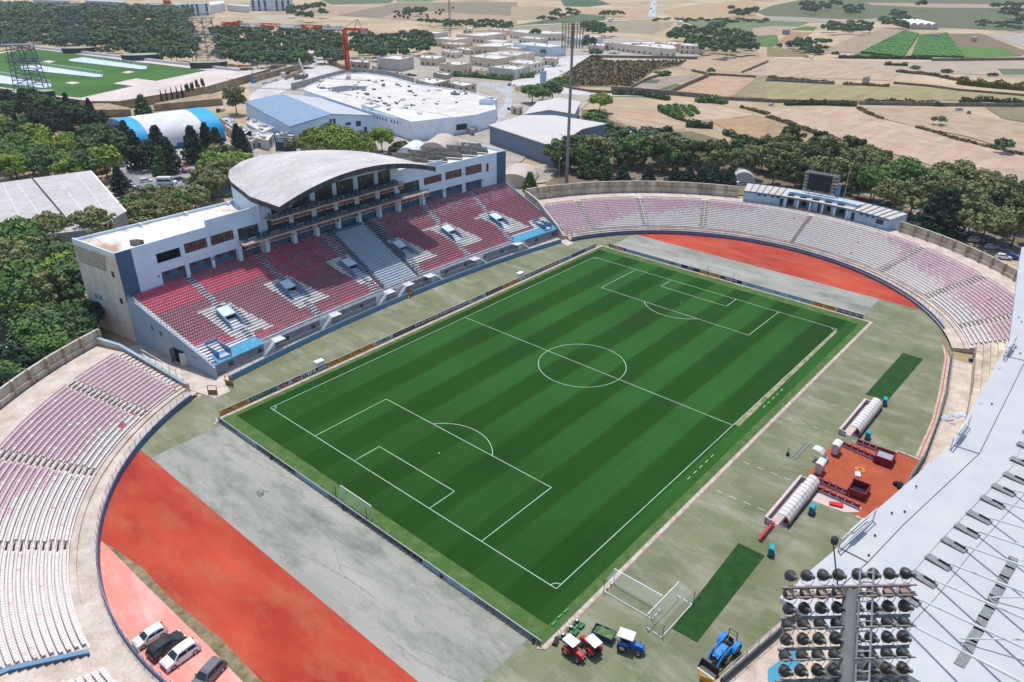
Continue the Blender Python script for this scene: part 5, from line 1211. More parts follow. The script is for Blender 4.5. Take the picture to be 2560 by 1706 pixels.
# ================================================================ DUGOUTS
mshell = M("milky_shell", C(228, 222, 222, .92), .4, C(212, 206, 206, .88), sc_=.8, spec=.5); mtan = M("dugout_floor", C(210, 192, 190, .8), .8); mribb = M("shell_rib", C(90, 86, 84, .8))
def dugout(x0, x1, label):
 t = thing('team_dugout', label, 'dugout', ((x0+x1)/2, -85, 0)); L = x1-x0; yb, yf_ = -1.75, .35
 def add(nm, b, m_): o = b.build(nm, m_); o.parent = t
 prof = [(yb, .5)]+[(yb+.02+(1.35)*(1-math.cos(u)), .8+1.2*math.sin(u)) for u in [PI/2*k/8*1.22 for k in range(9)]]
 b = MB(); b.grid([(-L/2+.5, y, z) for y, z in prof], [(L/2, y, z) for y, z in prof]); b.grid([(L/2, y, z-.04) for y, z in prof], [(-L/2+.5, y, z-.04) for y, z in prof]); add('shell', b, mshell)
 b = MB(); n_ = 12
 for k in range(n_+1):
  x = -L/2+.5+(L-.5)*k/n_
  for j in range(len(prof)-1): b.tube((x, prof[j][0], prof[j][1]+.02), (x, prof[j+1][0], prof[j+1][1]+.02), .028, n=4, cap=False)
 b.tube((-L/2+.5, prof[5][0], prof[5][1]+.03), (L/2, prof[5][0], prof[5][1]+.03), .02, n=4); add('shell_ribs', b, mribb)
 b = MB(); b.box((.2, yb, .3), (L-.5, .2, .6)); 
 for k in range(int(L/.7)): b.box((-L/2+.6+k*.7, yb-.1, .35), (.3, .06, .5))
 add('back_frame', b, M("back_frame_grey", C(110, 100, 104, .75), .7, C(60, 58, 62, .7), sc_=3))
 b = MB(); b.box((0, -.2, .05), (L, 3.2, .1)); add('floor', b, mtan)
 b = MB()
 b.box((-.4, 1.4, .55), (L+.6, .22, 1.0)); b.box((-.4, 1.4, 1.08), (L+.6, .42, .08))
 for s_ in (-1, 1): b.box((-.4+s_*(L/2+.2), .85, .55), (.2, 1.1, 1.0))
 add('low_front_wall', b, mtan)
 b = MB()
 for k in range(int(L/.62)-1):
  x = -L/2+1.0+k*.62; b.box((x, -1.0, .5), (.5, .5, .12)); b.box((x, -1.3, .85), (.5, .12, .6))
 add('seats', b, M("dugout_seat_red", C(150, 44, 50, .8)))
dugout(63.2, 76.4, 'far team dugout with milky curved shell and ribs, beside the red board fence')
dugout(32.0, 45.0, 'near team dugout with milky curved shell, red bench seats in front of it')
def plastic_bench(p0, n, rz, label):
 t = thing('seat_bench', label, 'bench', p0, rz)
 for k in range(n):
  b = MB(); b.box((k*.6, 0, .42), (.5, .45, .1)); b.box((k*.6, -.24, .68), (.5, .08, .45)); o = b.build('seat', M("bench_red", C(206, 44, 70, .85), .45)); o.parent = t
 b = MB(); b.box(((n-1)*.3, 0, .2), (n*.6-.3, .1, .3)); o = b.build('frame', dark); o.parent = t
plastic_bench((27.2, -84.7, 0), 8, 0, 'row of eight red plastic seats past the end of the near dugout')
plastic_bench((77.0, -84.9, 0), 2, 0, 'pair of red seats at the end of the far dugout')
def official_box(x, y, label):
 t = thing('official_booth', label, 'booth', (x, y, 0), 0, 'small white booths by the orange court')
 def add(nm, b, m_): o = b.build(nm, m_); o.parent = t
 b = MB(); b.box((0, -.5, 1.1), (1.9, .06, 1.7)); b.box((-.95, 0, 1.1), (.06, 1.0, 1.7)); b.box((.95, 0, 1.1), (.06, 1.0, 1.7)); b.box((0, .5, .8), (1.9, .06, 1.1)); add('walls', b, M("booth_white", C(206, 204, 208, .85), .5))
 b = MB(); P = [(-.62, 1.95), (-.45, 2.12), (-.1, 2.24), (.3, 2.26), (.62, 2.2)]; b.grid([(-1.05, y_, z) for y_, z in P], [(1.05, y_, z) for y_, z in P]); b.grid([(1.05, y_, z-.06) for y_, z in P], [(-1.05, y_, z-.06) for y_, z in P]); add('roof', b, mshell)
 b = MB(); b.box((0, 0, .18), (1.8, 1.0, .2)); add('base', b, dark)
 M4 = Matrix.Translation((.99, 0, 1.5)) @ Matrix.Rotation(PI/2, 4, 'Z') @ Matrix.Rotation(PI/2, 4, 'X'); text('OFFICIAL', .2, tred, t, M4)
official_box(56.4, -85.2, 'white booth with curved roof at the upper side of the orange court'); official_box(49.2, -85.1, 'white booth with curved roof at the lower side of the orange court')
t = thing('curved_shelter', 'narrow curved milky shelter open towards the pitch between the two booths', 'shelter', (52.4, -83.4, 0), 0)
prof = [(-1.3, .2), (-1.25, 1.0), (-1.0, 1.7), (-.5, 2.15), (.2, 2.3), (.8, 2.2)]; b = MB(); b.grid([(-.8, y, z) for y, z in prof], [(.8, y, z) for y, z in prof]); b.grid([(.8, y, z-.05) for y, z in prof], [(-.8, y, z-.05) for y, z in prof]); o = b.build('shell', mshell); o.parent = t
b = MB()
for x in (-.8, .8):
 for j in range(5): b.tube((x, *prof[j]), (x, *prof[j+1]), .05, n=4)
 b.tube((x, -1.3, .1), (x, .9, .1), .05, n=4)
o = b.build('frame', mshell); o.parent = t; b = MB(); b.box((0, -1.4, .4), (1.7, .7, .6)); o = b.build('bench_box', bluep); o.parent = t
t = thing('metal_ladder', 'metal ladder frame lying on the turf beside the curved shelter', 'ladder', (53.0, -80.4, .12), -.02)
for y in (-.35, .35): b = MB(); b.tube((-3.2, y, 0), (3.2, y, .1), .05, n=5); o = b.build('rail', steel); o.parent = t
for k in range(8): b = MB(); b.tube((-2.4+k*.75, -.35, .03), (-2.4+k*.75, .35, .03), .035, n=4); o = b.build('rung', steel); o.parent = t
b = MB(); b.box((0, 0, .3), (.5, .5, .5), .4); b.tube((0, 0, .3), (.9, .3, .9), .06); o = b.build('camera_tripod', black); o.location = q(12, 180, 1045); T(o, 'small black folded tripod on the turf beside the metal ladder', 'tripod')
for (x, y, rz, lb) in ((78.3, -86.6, .2, 'turquoise machine box beside the far turf mat'), (64.6, -87.9, .1, 'turquoise machine box behind the far dugout'), (38.2, -88.1, .1, 'turquoise machine box behind the near dugout'), (25.5, -87.1, .3, 'turquoise machine box near the corner of the near turf mat')):
 t = thing('turquoise_cabinet', lb, 'cabinet', (x, y, 0), rz, 'turquoise cabinets by the dugouts'); b = MB(); b.box((0, 0, .75), (1.2, .75, 1.3)); o = b.build('body', M("turquoise", C(20, 130, 156, .8), .4, var=.08)); o.parent = t
 b = MB(); b.box((0, .05, 1.45), (1.25, .6, .1), 0, Matrix.Rotation(.25, 3, 'X')); o = b.build('lid', M("turquoise_light", C(50, 170, 190, .85), .35)); o.parent = t
 for xx in (-.5, .5): b = MB(); b.lathe((xx, -.45, .12), [(0, 0), (.12, 0), (.12, .9), (0, .9)], 8, (0, 1, 0)); o = b.build('wheels', black); o.parent = t
oc = [(44.3, -83.9), (60.2, -83.9), (60.0, -85.0), (61.4, -86.6), (62.2, -93.3), (63.8, -93.4), (63.6, -96.9), (42.0, -97.2), (42.3, -93.6)]
sheet('orange_court', oc, .02, M("orange_court_surface", C(196, 100, 68, .72), .95, C(180, 86, 58, .68), sc_=.3, fine=4))
b = MB()
for p0, p1 in (((62.4, -93.0), (64.1, -93.2)), ((64.1, -93.2), (63.9, -96.8)), ((42.0, -93.6), (41.2, -97.0))):
 d = Vector((p1[0]-p0[0], p1[1]-p0[1])); b.box(((p0[0]+p1[0])/2, (p0[1]+p1[1])/2, .08), (d.length, .4, .16), math.atan2(d.y, d.x))
struct('court_kerb', b, m_kerb)
mmar = M("maroon_board", C(130, 26, 46, .8), .45, var=.08)
def redfence(p0, p1, n, h, label):
 p0, p1 = Vector((*p0, 0)), Vector((*p1, 0)); d = p1-p0; L = d.length
 t = thing('board_fence', label, 'board fence', tuple(p0), math.atan2(d.y, d.x), 'maroon board fences by the orange court')
 b = MB(); b.box((L/2, 0, h*.35), (L, .3, .5)); o = b.build('base', M("fence_base_white", C(200, 196, 204, .85), .6)); o.parent = t
 for k in range(n):
  b = MB(); b.box((L*(k+.5)/n, 0, h-.22), (L/n-.16, .36, .5), 0); o = b.build('panel', mmar); o.parent = t
  b = MB(); b.box((L*(k+.5)/n, -.01, h+.035), (L/n*.5, .1, .012)); o = b.build('badge', M("badge_pale", C(200, 150, 160, .8))); o.parent = t
 return t
redfence((59.4, -84.8), (58.8, -91.2), 6, .9, 'inner row of maroon boards at the far side of the orange court')
redfence((61.9, -86.9), (61.9, -93.4), 6, .9, 'outer row of maroon boards at the far side of the orange court')
redfence((46.5, -84.5), (46.3, -91.0), 6, .9, 'inner row of maroon boards at the near side of the orange court')
redfence((44.2, -86.3), (44.0, -93.4), 6, .9, 'outer row of maroon boards at the near side of the orange court')
def tunnel(x, y, label, dk_=False):
 t = thing('tunnel_box', label, 'tunnel', (x, y, 0), .05, 'maroon stairwell boxes')
 for nm, c_, d_ in (('side_board', (-1.5, 0, .75), (.2, 2.6, 1.5)), ('side_board', (1.5, 0, .75), (.2, 2.6, 1.5)), ('end_board', (0, -1.35, .75), (3.2, .2, 1.5)), ('front_board', (0, 1.3, .5), (3.0, .2, 1.0))):
  b = MB(); b.box(c_, d_); o = b.build(nm, mmar); o.parent = t
 b = MB(); b.box((0, 0, .3 if dk_ else .9), (2.8, 2.4, .05)); o = b.build('opening' if dk_ else 'cover', M("dark_opening", (.012, .014, .016)) if dk_ else M("cover_slate", C(170, 172, 186, .8))); o.parent = t
tunnel(59.6, -92.2, 'maroon stairwell box with pale cover at the far side of the court'); tunnel(47.8, -91.8, 'maroon stairwell box with dark opening at the near side of the court', True)
sheet('white_ground_sheet', [tuple(q(12, a, b0)[:2]) for a, b0 in ((430, 1390), (400, 1460), (700, 1568), (830, 1568), (860, 1530), (640, 1400))], .026, mtan)
P = [q(12, a, b0) for a, b0 in ((560, 1480), (560, 1505), (685, 1535), (690, 1500))]; b = MB(); b.prism([(p.x, p.y) for p in P], .1, .35); T(b.build('red_banner', M("bright_red", C(214, 40, 44, .85), .6)), 'bright red folded banner on the white sheet below the maroon boards', 'banner')
r_ = random.Random(4); p = q(12, 845, 1180); b = MB(); pts = [Vector((.9*math.cos(k*1.1)*r_.uniform(.4, 1), .9*math.sin(k*1.1)*r_.uniform(.4, 1), .06+.04*(k % 3))) for k in range(40)]; b.path(pts, .035, 4); o = b.build('yellow_hose', M("hose_yellow", C(230, 180, 90, .85))); o.location = p; T(o, 'tangled yellow hose lying on the orange court', 'hose')
b = MB(); b.box((0, 0, .15), (1.2, .8, .3), .4); b.box((0, 0, .32), (1.0, .6, .05), .4); o = b.build('white_box', mwh); o.location = q(12, 822, 1228); T(o, 'white box next to the yellow hose on the orange court', 'box')
b = MB()
for k in range(5): b.box((r_.uniform(-.6, .6), r_.uniform(-.6, .6), .3), (.6, .5, .6), r_.random()*3)
o = b.build('bag_pile', M("navy_bag", C(34, 40, 60, .7), .7)); o.location = q(12, 1200, 1330); T(o, 'dark blue bags piled at the right edge of the orange court', 'bags')
b = MB(); b.path([Vector((-1.5, -.3, .05)), Vector((1.5, .3, .05))], .05, 5); o = b.build('pipe', mwh); o.location = q(10, 685, 1510); o.rotation_euler = (0, 0, -.9); T(o, 'white pipe lying on the grey asphalt behind the near goal', 'pipe')
b = MB(); 
for k in range(6): b.path([Vector((r_.uniform(-.8, .8), r_.uniform(-.8, .8), .05)), Vector((r_.uniform(-.8, .8), r_.uniform(-.8, .8), .5)), Vector((r_.uniform(-.8, .8), r_.uniform(-.8, .8), .05))], .03, 4)
o = b.build('folded_net', M("net_green", C(100, 124, 110, .7), alpha=.9)); o.location = q(10, 50, 1390); T(o, 'dark folded frame lying on the left of the grey asphalt', 'net frame')
# ================================================================ CARS
def car_parts(kind):
 """returns list of (name, mesh, material or None for paint)"""
 L, W, Hh = {'hatch': (3.9, 1.74, 1.46), 'suv': (4.5, 1.85, 1.66), 'van': (5.4, 2.0, 2.35), 'pickup': (4.9, 1.8, 1.7)}[kind]
 out = []
 if kind == 'van': lo = [(-L/2, .5), (-L/2, 1.15), (L/2-.9, 1.15), (L/2-.1, 1.0), (L/2, .75), (L/2, .4)]; up = [(-L/2+.03, 1.15), (-L/2+.08, Hh-.08), (-L/2+.4, Hh), (L/2-1.9, Hh), (L/2-1.5, Hh-.12), (L/2-.75, 1.18)]
 elif kind == 'suv': lo = [(-L/2, .45), (-L/2+.02, .95), (-L/2+.15, 1.02), (L/2-1.15, 1.05), (L/2-.25, .92), (L/2-.03, .72), (L/2, .38)]; up = [(-L/2+.12, 1.02), (-L/2+.42, Hh-.1), (-L/2+.9, Hh), (.1, Hh), (.45, Hh-.1), (L/2-1.1, 1.05)]
 else: lo = [(-L/2, .42), (-L/2+.02, .85), (-L/2+.1, .95), (L/2-1.05, .98), (L/2-.25, .84), (L/2-.03, .64), (L/2, .34)]; up = [(-L/2+.08, .95), (-L/2+.35, Hh-.12), (-L/2+.8, Hh), (-.1, Hh), (.3, Hh-.12), (L/2-.95, .97)]
 b = MB()
 def shell(prof, w0, w1, zb, zt, bot):
  n = len(prof)
  wz = lambda z: w0+(w1-w0)*((z-zb)/(zt-zb))
  A = [(x, -wz(z)/2, z) for x, z in prof]; B = [(x, wz(z)/2, z) for x, z in prof]; b.grid(A, B); b.face(A); b.face(B[::-1])
 n = len(lo); rings = []
 for s_, inset in ((-1, .06), (-1, 0), (1, 0), (1, .06)): pass
 A = [(x*.985, -W/2+.08, z) for x, z in lo]+[(L/2-.05, -W/2+.08, .22), (-L/2+.05, -W/2+.08, .22)]
 Bq = [(x, -W/2, min(z, .82) if z > .82 else z) for x, z in lo]+[(L/2, -W/2, .26), (-L/2, -W/2, .26)]
 def mir(P): return [(x, -y, z) for x, y, z in P]
 b.grid(Bq, A, True); b.grid(A, mir(A), True); b.grid(mir(A), mir(Bq), True); b.face(Bq[::-1]); b.face(mir(Bq))
 zt = Hh; zb = up[0][1]; wi = lambda z: W-.14-(.44 if kind != 'van' else .16)*((z-zb)/(zt-zb))
 A = [(x, -wi(z)/2, z) for x, z in up]; B2_ = mir(A); b.grid(A, B2_); b.face(A); b.face(B2_[::-1])
 me = b.build('body'); out.append(('body', me.data, None)); bpy.data.objects.remove(me)
 def add(nm, bb, m_): o = bb.build(nm, m_); out.append((nm, o.data, m_)); bpy.data.objects.remove(o)
 def lerp2(p, r, t): return (p[0]+(r[0]-p[0])*t, p[1]+(r[1]-p[1])*t)
 e = .012
 p, r_ = up[-2], up[-1]; bb = MB(); a0, a1 = lerp2(p, r_, .05), lerp2(p, r_, .93); nx, nz = (r_[1]-p[1])*-1, (r_[0]-p[0]); ll = math.hypot(nx, nz); nx, nz = nx/ll*.02, nz/ll*.02
 bb.face([(a0[0]+nx, -wi(a0[1])/2+.1, a0[1]+nz), (a1[0]+nx, -wi(a1[1])/2+.08, a1[1]+nz), (a1[0]+nx, wi(a1[1])/2-.08, a1[1]+nz), (a0[0]+nx, wi(a0[1])/2-.1, a0[1]+nz)]); add('windscreen', bb, glassd)
 p, r_ = up[0], up[1]; bb = MB(); a0, a1 = lerp2(p, r_, .15), lerp2(p, r_, .92)
 bb.face([(a0[0]-.02, wi(a0[1])/2-.1, a0[1]), (a1[0]-.02, wi(a1[1])/2-.1, a1[1]), (a1[0]-.02, -wi(a1[1])/2+.1, a1[1]), (a0[0]-.02, -wi(a0[1])/2+.1, a0[1])]); add('rear_window', bb, glassd)
 for s_ in (-1, 1):
  bb = MB(); z0, z1 = zb+.06, Hh-.17 if kind != 'van' else Hh-.55
  xr0, xr1 = up[0][0]+.25, up[1][0]+.3; xf0, xf1 = up[-1][0]-.25, up[-2][0]-.08
  if kind == 'van': xr0, xr1 = -L/2+.5, -L/2+.5
  for u0, u1 in ((0, .47), (.5, 1)):
   P = [(xr0+(xf0-xr0)*u0, z0), (xr0+(xf0-xr0)*u1, z0), (xr1+(xf1-xr1)*u1, z1), (xr1+(xf1-xr1)*u0, z1)]
   f = [(x, s_*(wi(z)/2+e), z) for x, z in P]; bb.face(f if s_ > 0 else f[::-1])
  add('side_window', bb, glassd)
  bb = MB(); bb.box((L/2-.12, s_*(W/2-.28), .7 if kind != 'suv' else .76), (.14, .36, .16)); add('headlight', bb, M("lamp_glass", (.7, .7, .68), .2))
  bb = MB(); bb.box((-L/2+.06, s_*(W/2-.2), .85), (.12, .22, .25)); add('tail_light', bb, M("tail_red", (.3, .02, .02), .3))
  bb = MB(); bb.box((up[-1][0]-.35, s_*(W/2+.08), zb+.06), (.16, .2, .13)); add('mirror', bb, dark)
 bb = MB(); bb.box((L/2-.0, 0, .5), (.04, W*.55, .2)); bb.box((0, 0, .25), (L-.3, W-.1, .12)); add('grille', bb, dark)
 r = .33 if kind != 'suv' else .37
 for sx in (-1, 1):
  for sy in (-1, 1):
   bb = MB(); bb.mat(black); c0 = (sx*L*.31, sy*(W/2-.1)-.11, r); bb.lathe(c0, [(0, -.0), (r*.6, 0), (r, 0), (r, .22), (r*.6, .22), (0, .22)], 14, (0, 1, 0)); bb.mat(steel); bb.lathe((c0[0], sy*(W/2-.1), r), [(r*.62, .112), (r*.3, .125), (0, .12)] if sy > 0 else [(0, -.12), (r*.3, -.125), (r*.62, -.112)], 10, (0, 1, 0))
   o = bb.build('wheel'); out.append(('wheel', o.data, 'keep')); bpy.data.objects.remove(o)
 return out
PAINT = {k: M("car_"+k, c, .28, var=.03, spec=.6) for k, c in dict(white=(.72, .73, .74), black=(.018, .02, .023), grey=(.12, .13, .14), silver=(.42, .44, .46), blue=(.02, .06, .25), red=(.42, .03, .03), green=(.05, .14, .08), sky=(.1, .35, .6)).items()}
KP = {k: car_parts(k) for k in ('hatch', 'suv', 'van')}
BODY = {}
def car(loc, rz, kind, colour, label, group=None, full=True, name='parked_car', cat='car', sc1=1.0):
 t = thing(name, label, cat, loc, rz, group)
 if sc1 != 1: t.scale = (sc1,)*3
 for nm, me, m_ in KP[kind]:
  if not full and nm in ('headlight', 'tail_light', 'mirror', 'grille', 'rear_window') : continue
  if m_ is None:
   key = (kind, colour)
   if key not in BODY: BODY[key] = me.copy(); BODY[key].materials.clear(); BODY[key].materials.append(PAINT[colour])
   me = BODY[key]
  o = bpy.data.objects.new(nm, me); COL.objects.link(o); o.parent = t
 return t
car((-40.0, -35.05, 0), PI-.02, 'hatch', 'white', 'white hatchback on the salmon strip, nearest the top of the row')
car((-39.35, -38.0, 0), .08, 'suv', 'black', 'black car parked between the two white cars')
car((-38.9, -40.55, 0), PI+.05, 'suv', 'white', 'white SUV parked right of the black car on the salmon strip')
car((-38.2, -45.7, 0), PI+.3, 'suv', 'grey', 'dark grey car cut off by the bottom edge of the photo')
# ================================================================ TREES
def leafmat(nm, c, c2): return M("foliage_"+nm, c, .9, c2, sc_=.45, fine=2.0, spec=.15, thr=(.38, .62))
LM = dict(euc=leafmat('eucalyptus', C(96, 102, 62, 1.00), C(134, 136, 90, 1.05)), pine=leafmat('pine', C(60, 86, 54, 0.95), C(98, 122, 76, 1.00)), dark=leafmat('dark', C(40, 58, 48, 0.80), C(66, 88, 68, 0.85)),
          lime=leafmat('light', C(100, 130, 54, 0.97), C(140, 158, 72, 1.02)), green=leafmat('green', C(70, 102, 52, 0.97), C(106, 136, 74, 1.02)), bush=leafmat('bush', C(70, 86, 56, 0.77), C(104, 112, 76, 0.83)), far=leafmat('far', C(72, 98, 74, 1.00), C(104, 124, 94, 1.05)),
          dry=leafmat('dry', C(132, 116, 84, .6), C(158, 140, 100, .65)), cactus=leafmat('cactus', C(58, 78, 56, .6), C(112, 124, 92, .7)), yell=leafmat('yellow', C(110, 110, 44, .6), C(142, 132, 60, .65)), pinkb=leafmat('pink', C(170, 130, 126, .7), C(140, 120, 100, .6)))
mbark = M("bark", C(112, 96, 80, .7), .95, C(80, 68, 56, .6), sc_=3)
def crown(kind, seed, n=34, per=62, leaf=.42):
 r = random.Random(seed); b = MB(); cl = []
 for k in range(n):
  if kind == 'round':
   a, t = r.uniform(0, 2*PI), r.uniform(-.25, 1); rad = math.sqrt(max(0, 1-t*t*.8))*r.uniform(.45, .92); p = (rad*math.cos(a)*.5, rad*math.sin(a)*.5, .62+t*.30); cr = r.uniform(.11, .19)
  elif kind == 'open':
   a, t = r.uniform(0, 2*PI), r.random(); rad = r.uniform(.25, 1.0)*(.55+.45*math.sin(PI*t)); p = (rad*math.cos(a)*.5, rad*math.sin(a)*.5, .42+.5*t*r.uniform(.8, 1.1)); cr = r.uniform(.08, .16)
  elif kind == 'cone':
   t = (k+.5)/n; rad = (1-t)**.8*.24; a = k*2.4; p = (rad*math.cos(a)*.7, rad*math.sin(a)*.7, .08+.88*t); cr = .05+.11*(1-t)
  elif kind == 'wide':
   a, t = r.uniform(0, 2*PI), r.random(); rad = math.sqrt(r.random()); p = (rad*math.cos(a)*.6, rad*math.sin(a)*.6, .55+.3*(1-rad*rad)*t+.08*t); cr = r.uniform(.11, .17)
  else:
   a = r.uniform(0, 2*PI); rad = math.sqrt(r.random())*.5; p = (rad*math.cos(a), rad*math.sin(a), .28+.45*(1-rad*2)*r.random()); cr = r.uniform(.14, .22)
  cl.append((Vector(p), cr))
 for c_, cr in cl:
  for j in range(per):
   d = Vector((r.gauss(0, 1), r.gauss(0, 1), r.gauss(0, 1)+.25)).normalized(); p = c_+Vector((d.x, d.y, d.z*.8))*cr*r.uniform(.7, 1.12)
   nn = (d+Vector((r.uniform(-.7, .7), r.uniform(-.7, .7), r.uniform(-.4, .8)))).normalized(); u = nn.orthogonal().normalized(); w_ = nn.cross(u); a = r.uniform(0, PI); u, w_ = u*math.cos(a)+w_*math.sin(a), w_*math.cos(a)-u*math.sin(a)
   s_ = leaf/10*r.uniform(.6, 1.3); b.face([p-u*s_-w_*s_*.6, p+u*s_-w_*s_*.6, p+u*s_*.8+w_*s_*.6, p-u*s_*.8+w_*s_*.6])
 return b, cl
def trunk(cl, seed, top=.6, r0=.022):
 r = random.Random(seed); b = MB(); pts = [Vector((0, 0, -.01)), Vector((r.uniform(-.02, .02), r.uniform(-.02, .02), top*.5)), Vector((r.uniform(-.04, .04), r.uniform(-.04, .04), top))]
 b.tube(pts[0], pts[1], r0, r0*.75, n=6); b.tube(pts[1], pts[2], r0*.75, r0*.4, n=6)
 for c_, cr in r.sample(cl, min(7, len(cl))):
  s_ = pts[1].lerp(pts[2], r.uniform(0, .8)); b.tube(s_, c_, r0*.42, r0*.15, n=4)
 return b
SPEC = {}
def species(key, kind, mat_, seeds, n, per, leaf, top=.55):
 L = []
 for s_ in seeds:
  cb_, cl = crown(kind, s_, n, per, leaf); o = cb_.build('crown', mat_); tb = trunk(cl, s_, top); o2 = tb.build('trunk', mbark)
  L.append((o.data, o2.data)); bpy.data.objects.remove(o); bpy.data.objects.remove(o2)
 SPEC[key] = L
species('euc', 'open', LM['euc'], (1, 2, 3), 46, 62, .34, .6); species('pine', 'round', LM['pine'], (4, 5), 38, 70, .36); species('dark', 'round', LM['dark'], (6, 7), 34, 66, .36)
species('cyp', 'cone', LM['dark'], (8, 9), 30, 70, .30, .3); species('lime', 'round', LM['lime'], (10, 11), 36, 66, .36); species('green', 'round', LM['green'], (12, 13), 36, 66, .36); species('conif', 'cone', LM['pine'], (14,), 30, 70, .40, .3)
species('wide', 'wide', LM['euc'], (15, 16), 44, 70, .38); species('bush', 'bush', LM['bush'], (17, 18), 14, 60, .9, .2); species('gbush', 'bush', LM['green'], (19,), 14, 60, .9, .2); species('far', 'round', LM['far'], (20, 21, 22), 18, 40, .62)
species('pinkb', 'bush', LM['pinkb'], (23,), 14, 60, .8, .2); species('fdark', 'round', LM['pine'], (24, 25), 18, 40, .62); species('olive', 'open', LM['bush'], (26,), 24, 50, .5)
rt = random.Random(77); TC = [0]
TREES = []
def tree(P, h, key, label, group=None, wd=None, cat=None, name=None): TREES.append((P, h, key, label, group, wd)); 
def place_trees():
 """the 295 trees that show largest are things of their own, the remaining distant ones one mass"""
 import numpy as np
 isb = lambda k: k in ('bush', 'gbush', 'pinkb')
 tr = sorted([t for t in TREES if not isb(t[2])], key=lambda t: -t[1]/(t[0]-CAM).length); bu = [t for t in TREES if isb(t[2])]
 NM = {'cyp': 'cypress_tree', 'conif': 'conifer_tree', 'dark': 'pine_tree', 'pine': 'pine_tree', 'bush': 'bush', 'gbush': 'bush', 'pinkb': 'bush'}
 keep = [t for t in tr if inframe((t[0].x, t[0].y, t[1]*.6), 60)][:292]; ks = set(id(t) for t in keep)
 for P, h, key, label, group, wd in keep+bu:
  L = SPEC[key]; cr, tk = L[TC[0] % len(L)]; TC[0] += 1; nm_ = NM.get(key, 'tree')
  t = thing(nm_, label, 'bush' if nm_ == 'bush' else 'tree', (P.x, P.y, 0), rt.uniform(0, 6.28), group)
  w_ = (wd or 1)*rt.uniform(.9, 1.12); t.scale = (h*w_, h*w_*rt.uniform(.9, 1.1), h)
  for nm, me in (('crown', cr), ('trunk', tk)):
   o = bpy.data.objects.new(nm, me); COL.objects.link(o); o.parent = t
 V = {}; 
 for P, h, key, label, group, wd in tr:
  if id((P, h, key, label, group, wd)) in ks: pass
 rest = [t for t in tr if id(t) not in ks]; cache = {}
 mats = []; VV = []; FF = []; MM = []; base = 0
 for P, h, key, label, group, wd in rest:
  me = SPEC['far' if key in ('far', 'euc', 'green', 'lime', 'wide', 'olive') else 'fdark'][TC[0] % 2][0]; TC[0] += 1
  if me.name not in cache:
   v = np.empty(len(me.vertices)*3); me.vertices.foreach_get('co', v); cache[me.name] = v.reshape(-1, 3)
   if me.materials[0] not in mats: mats.append(me.materials[0])
  v = cache[me.name]; a = rt.uniform(0, 6.28); w_ = h*(wd or 1); ca, sa_ = math.cos(a), math.sin(a)
  VV.append(np.stack([P.x+(v[:, 0]*ca-v[:, 1]*sa_)*w_, P.y+(v[:, 0]*sa_+v[:, 1]*ca)*w_, v[:, 2]*h], 1)); MM += [mats.index(me.materials[0])]*(len(v)//4)
 VV = np.concatenate(VV); n = len(VV); me = bpy.data.meshes.new('distant_trees'); me.vertices.add(n); me.vertices.foreach_set('co', VV.ravel()); me.loops.add(n); me.loops.foreach_set('vertex_index', np.arange(n)); me.polygons.add(n//4); me.polygons.foreach_set('loop_start', np.arange(0, n, 4)); me.polygons.foreach_set('loop_total', np.full(n//4, 4))
 for m_ in mats: me.materials.append(m_)
 me.polygons.foreach_set('material_index', MM); me.update(calc_edges=True); me.validate()
 o = bpy.data.objects.new('distant_trees', me); COL.objects.link(o); o['kind'] = 'stuff'; T(o, 'mass of distant trees in the woods and copses beyond the village and lawn', 'trees')
def inpoly(x, y, P):
 c_ = False
 for i in range(len(P)):
  (x0, y0), (x1, y1) = P[i], P[i-1]
  if (y0 > y) != (y1 > y) and x < (x1-x0)*(y-y0)/(y1-y0)+x0: c_ = not c_
 return c_
def blocked(p):
 if (p.x-FC[0])**2+(p.y-FC[1])**2 < 81.5**2 and p.x > 90: return True
 if (p.x-NC[0])**2+(p.y-NC[1])**2 < 81.5**2 and p.x < 15: return True
 if -8 < p.x < 121 and 10 < p.y < 68: return True
 return False
def forest(i, poly, n, keys, h0, h1, label, group, wd=1.0, gap=26):
 X, Y = zip(*poly); used = []; k = tr = 0
 while k < n and tr < n*40:
  tr += 1; a, b_ = rt.uniform(min(X), max(X)), rt.uniform(min(Y), max(Y))
  if not inpoly(a, b_, poly): continue
  if any((a-u)**2+(2*(b_-v))**2 < gap*gap for u, v in used): continue
  h = rt.uniform(h0, h1); P = q(i, a, b_, h*.6)
  if blocked(P): continue
  used.append((a, b_)); k += 1; tree(P, h, rt.choice(keys), label, group, wd)
def tr1(i, a, b_, h, key, label, wd=1.0, group=None): tree(q(i, a, b_, h*.6), h, key, label, group, wd)
forest(5, [(0, 640), (250, 510), (900, 510), (1000, 490), (780, 620), (600, 700), (690, 900), (760, 1080), (380, 1130), (350, 1290), (0, 1380)], 30, ['euc', 'euc', 'green', 'pine', 'lime'], 7, 13, 'leafy eucalyptus in the dense group left of the main stand end wall', 'trees left of the main stand', 1.0, 105)
forest(5, [(0, 640), (230, 540), (420, 520), (300, 800), (0, 1000)], 10, ['euc', 'green'], 9, 12, 'leafy eucalyptus in the dense group left of the main stand end wall', 'trees left of the main stand', 1.1, 105)
forest(5, [(200, 1350), (500, 1230), (880, 1330), (850, 1420), (550, 1568), (150, 1568)], 12, ['green', 'pine', 'dark'], 6, 9, 'dark green tree at the foot of the near boundary wall', 'trees outside the near boundary wall', 1.1, 90)
forest(9, [(230, 0), (600, 20), (450, 130), (260, 260), (200, 200)], 6, ['green', 'dark'], 6, 8, 'dark green tree at the foot of the near boundary wall', 'trees outside the near boundary wall', 1.1, 80)
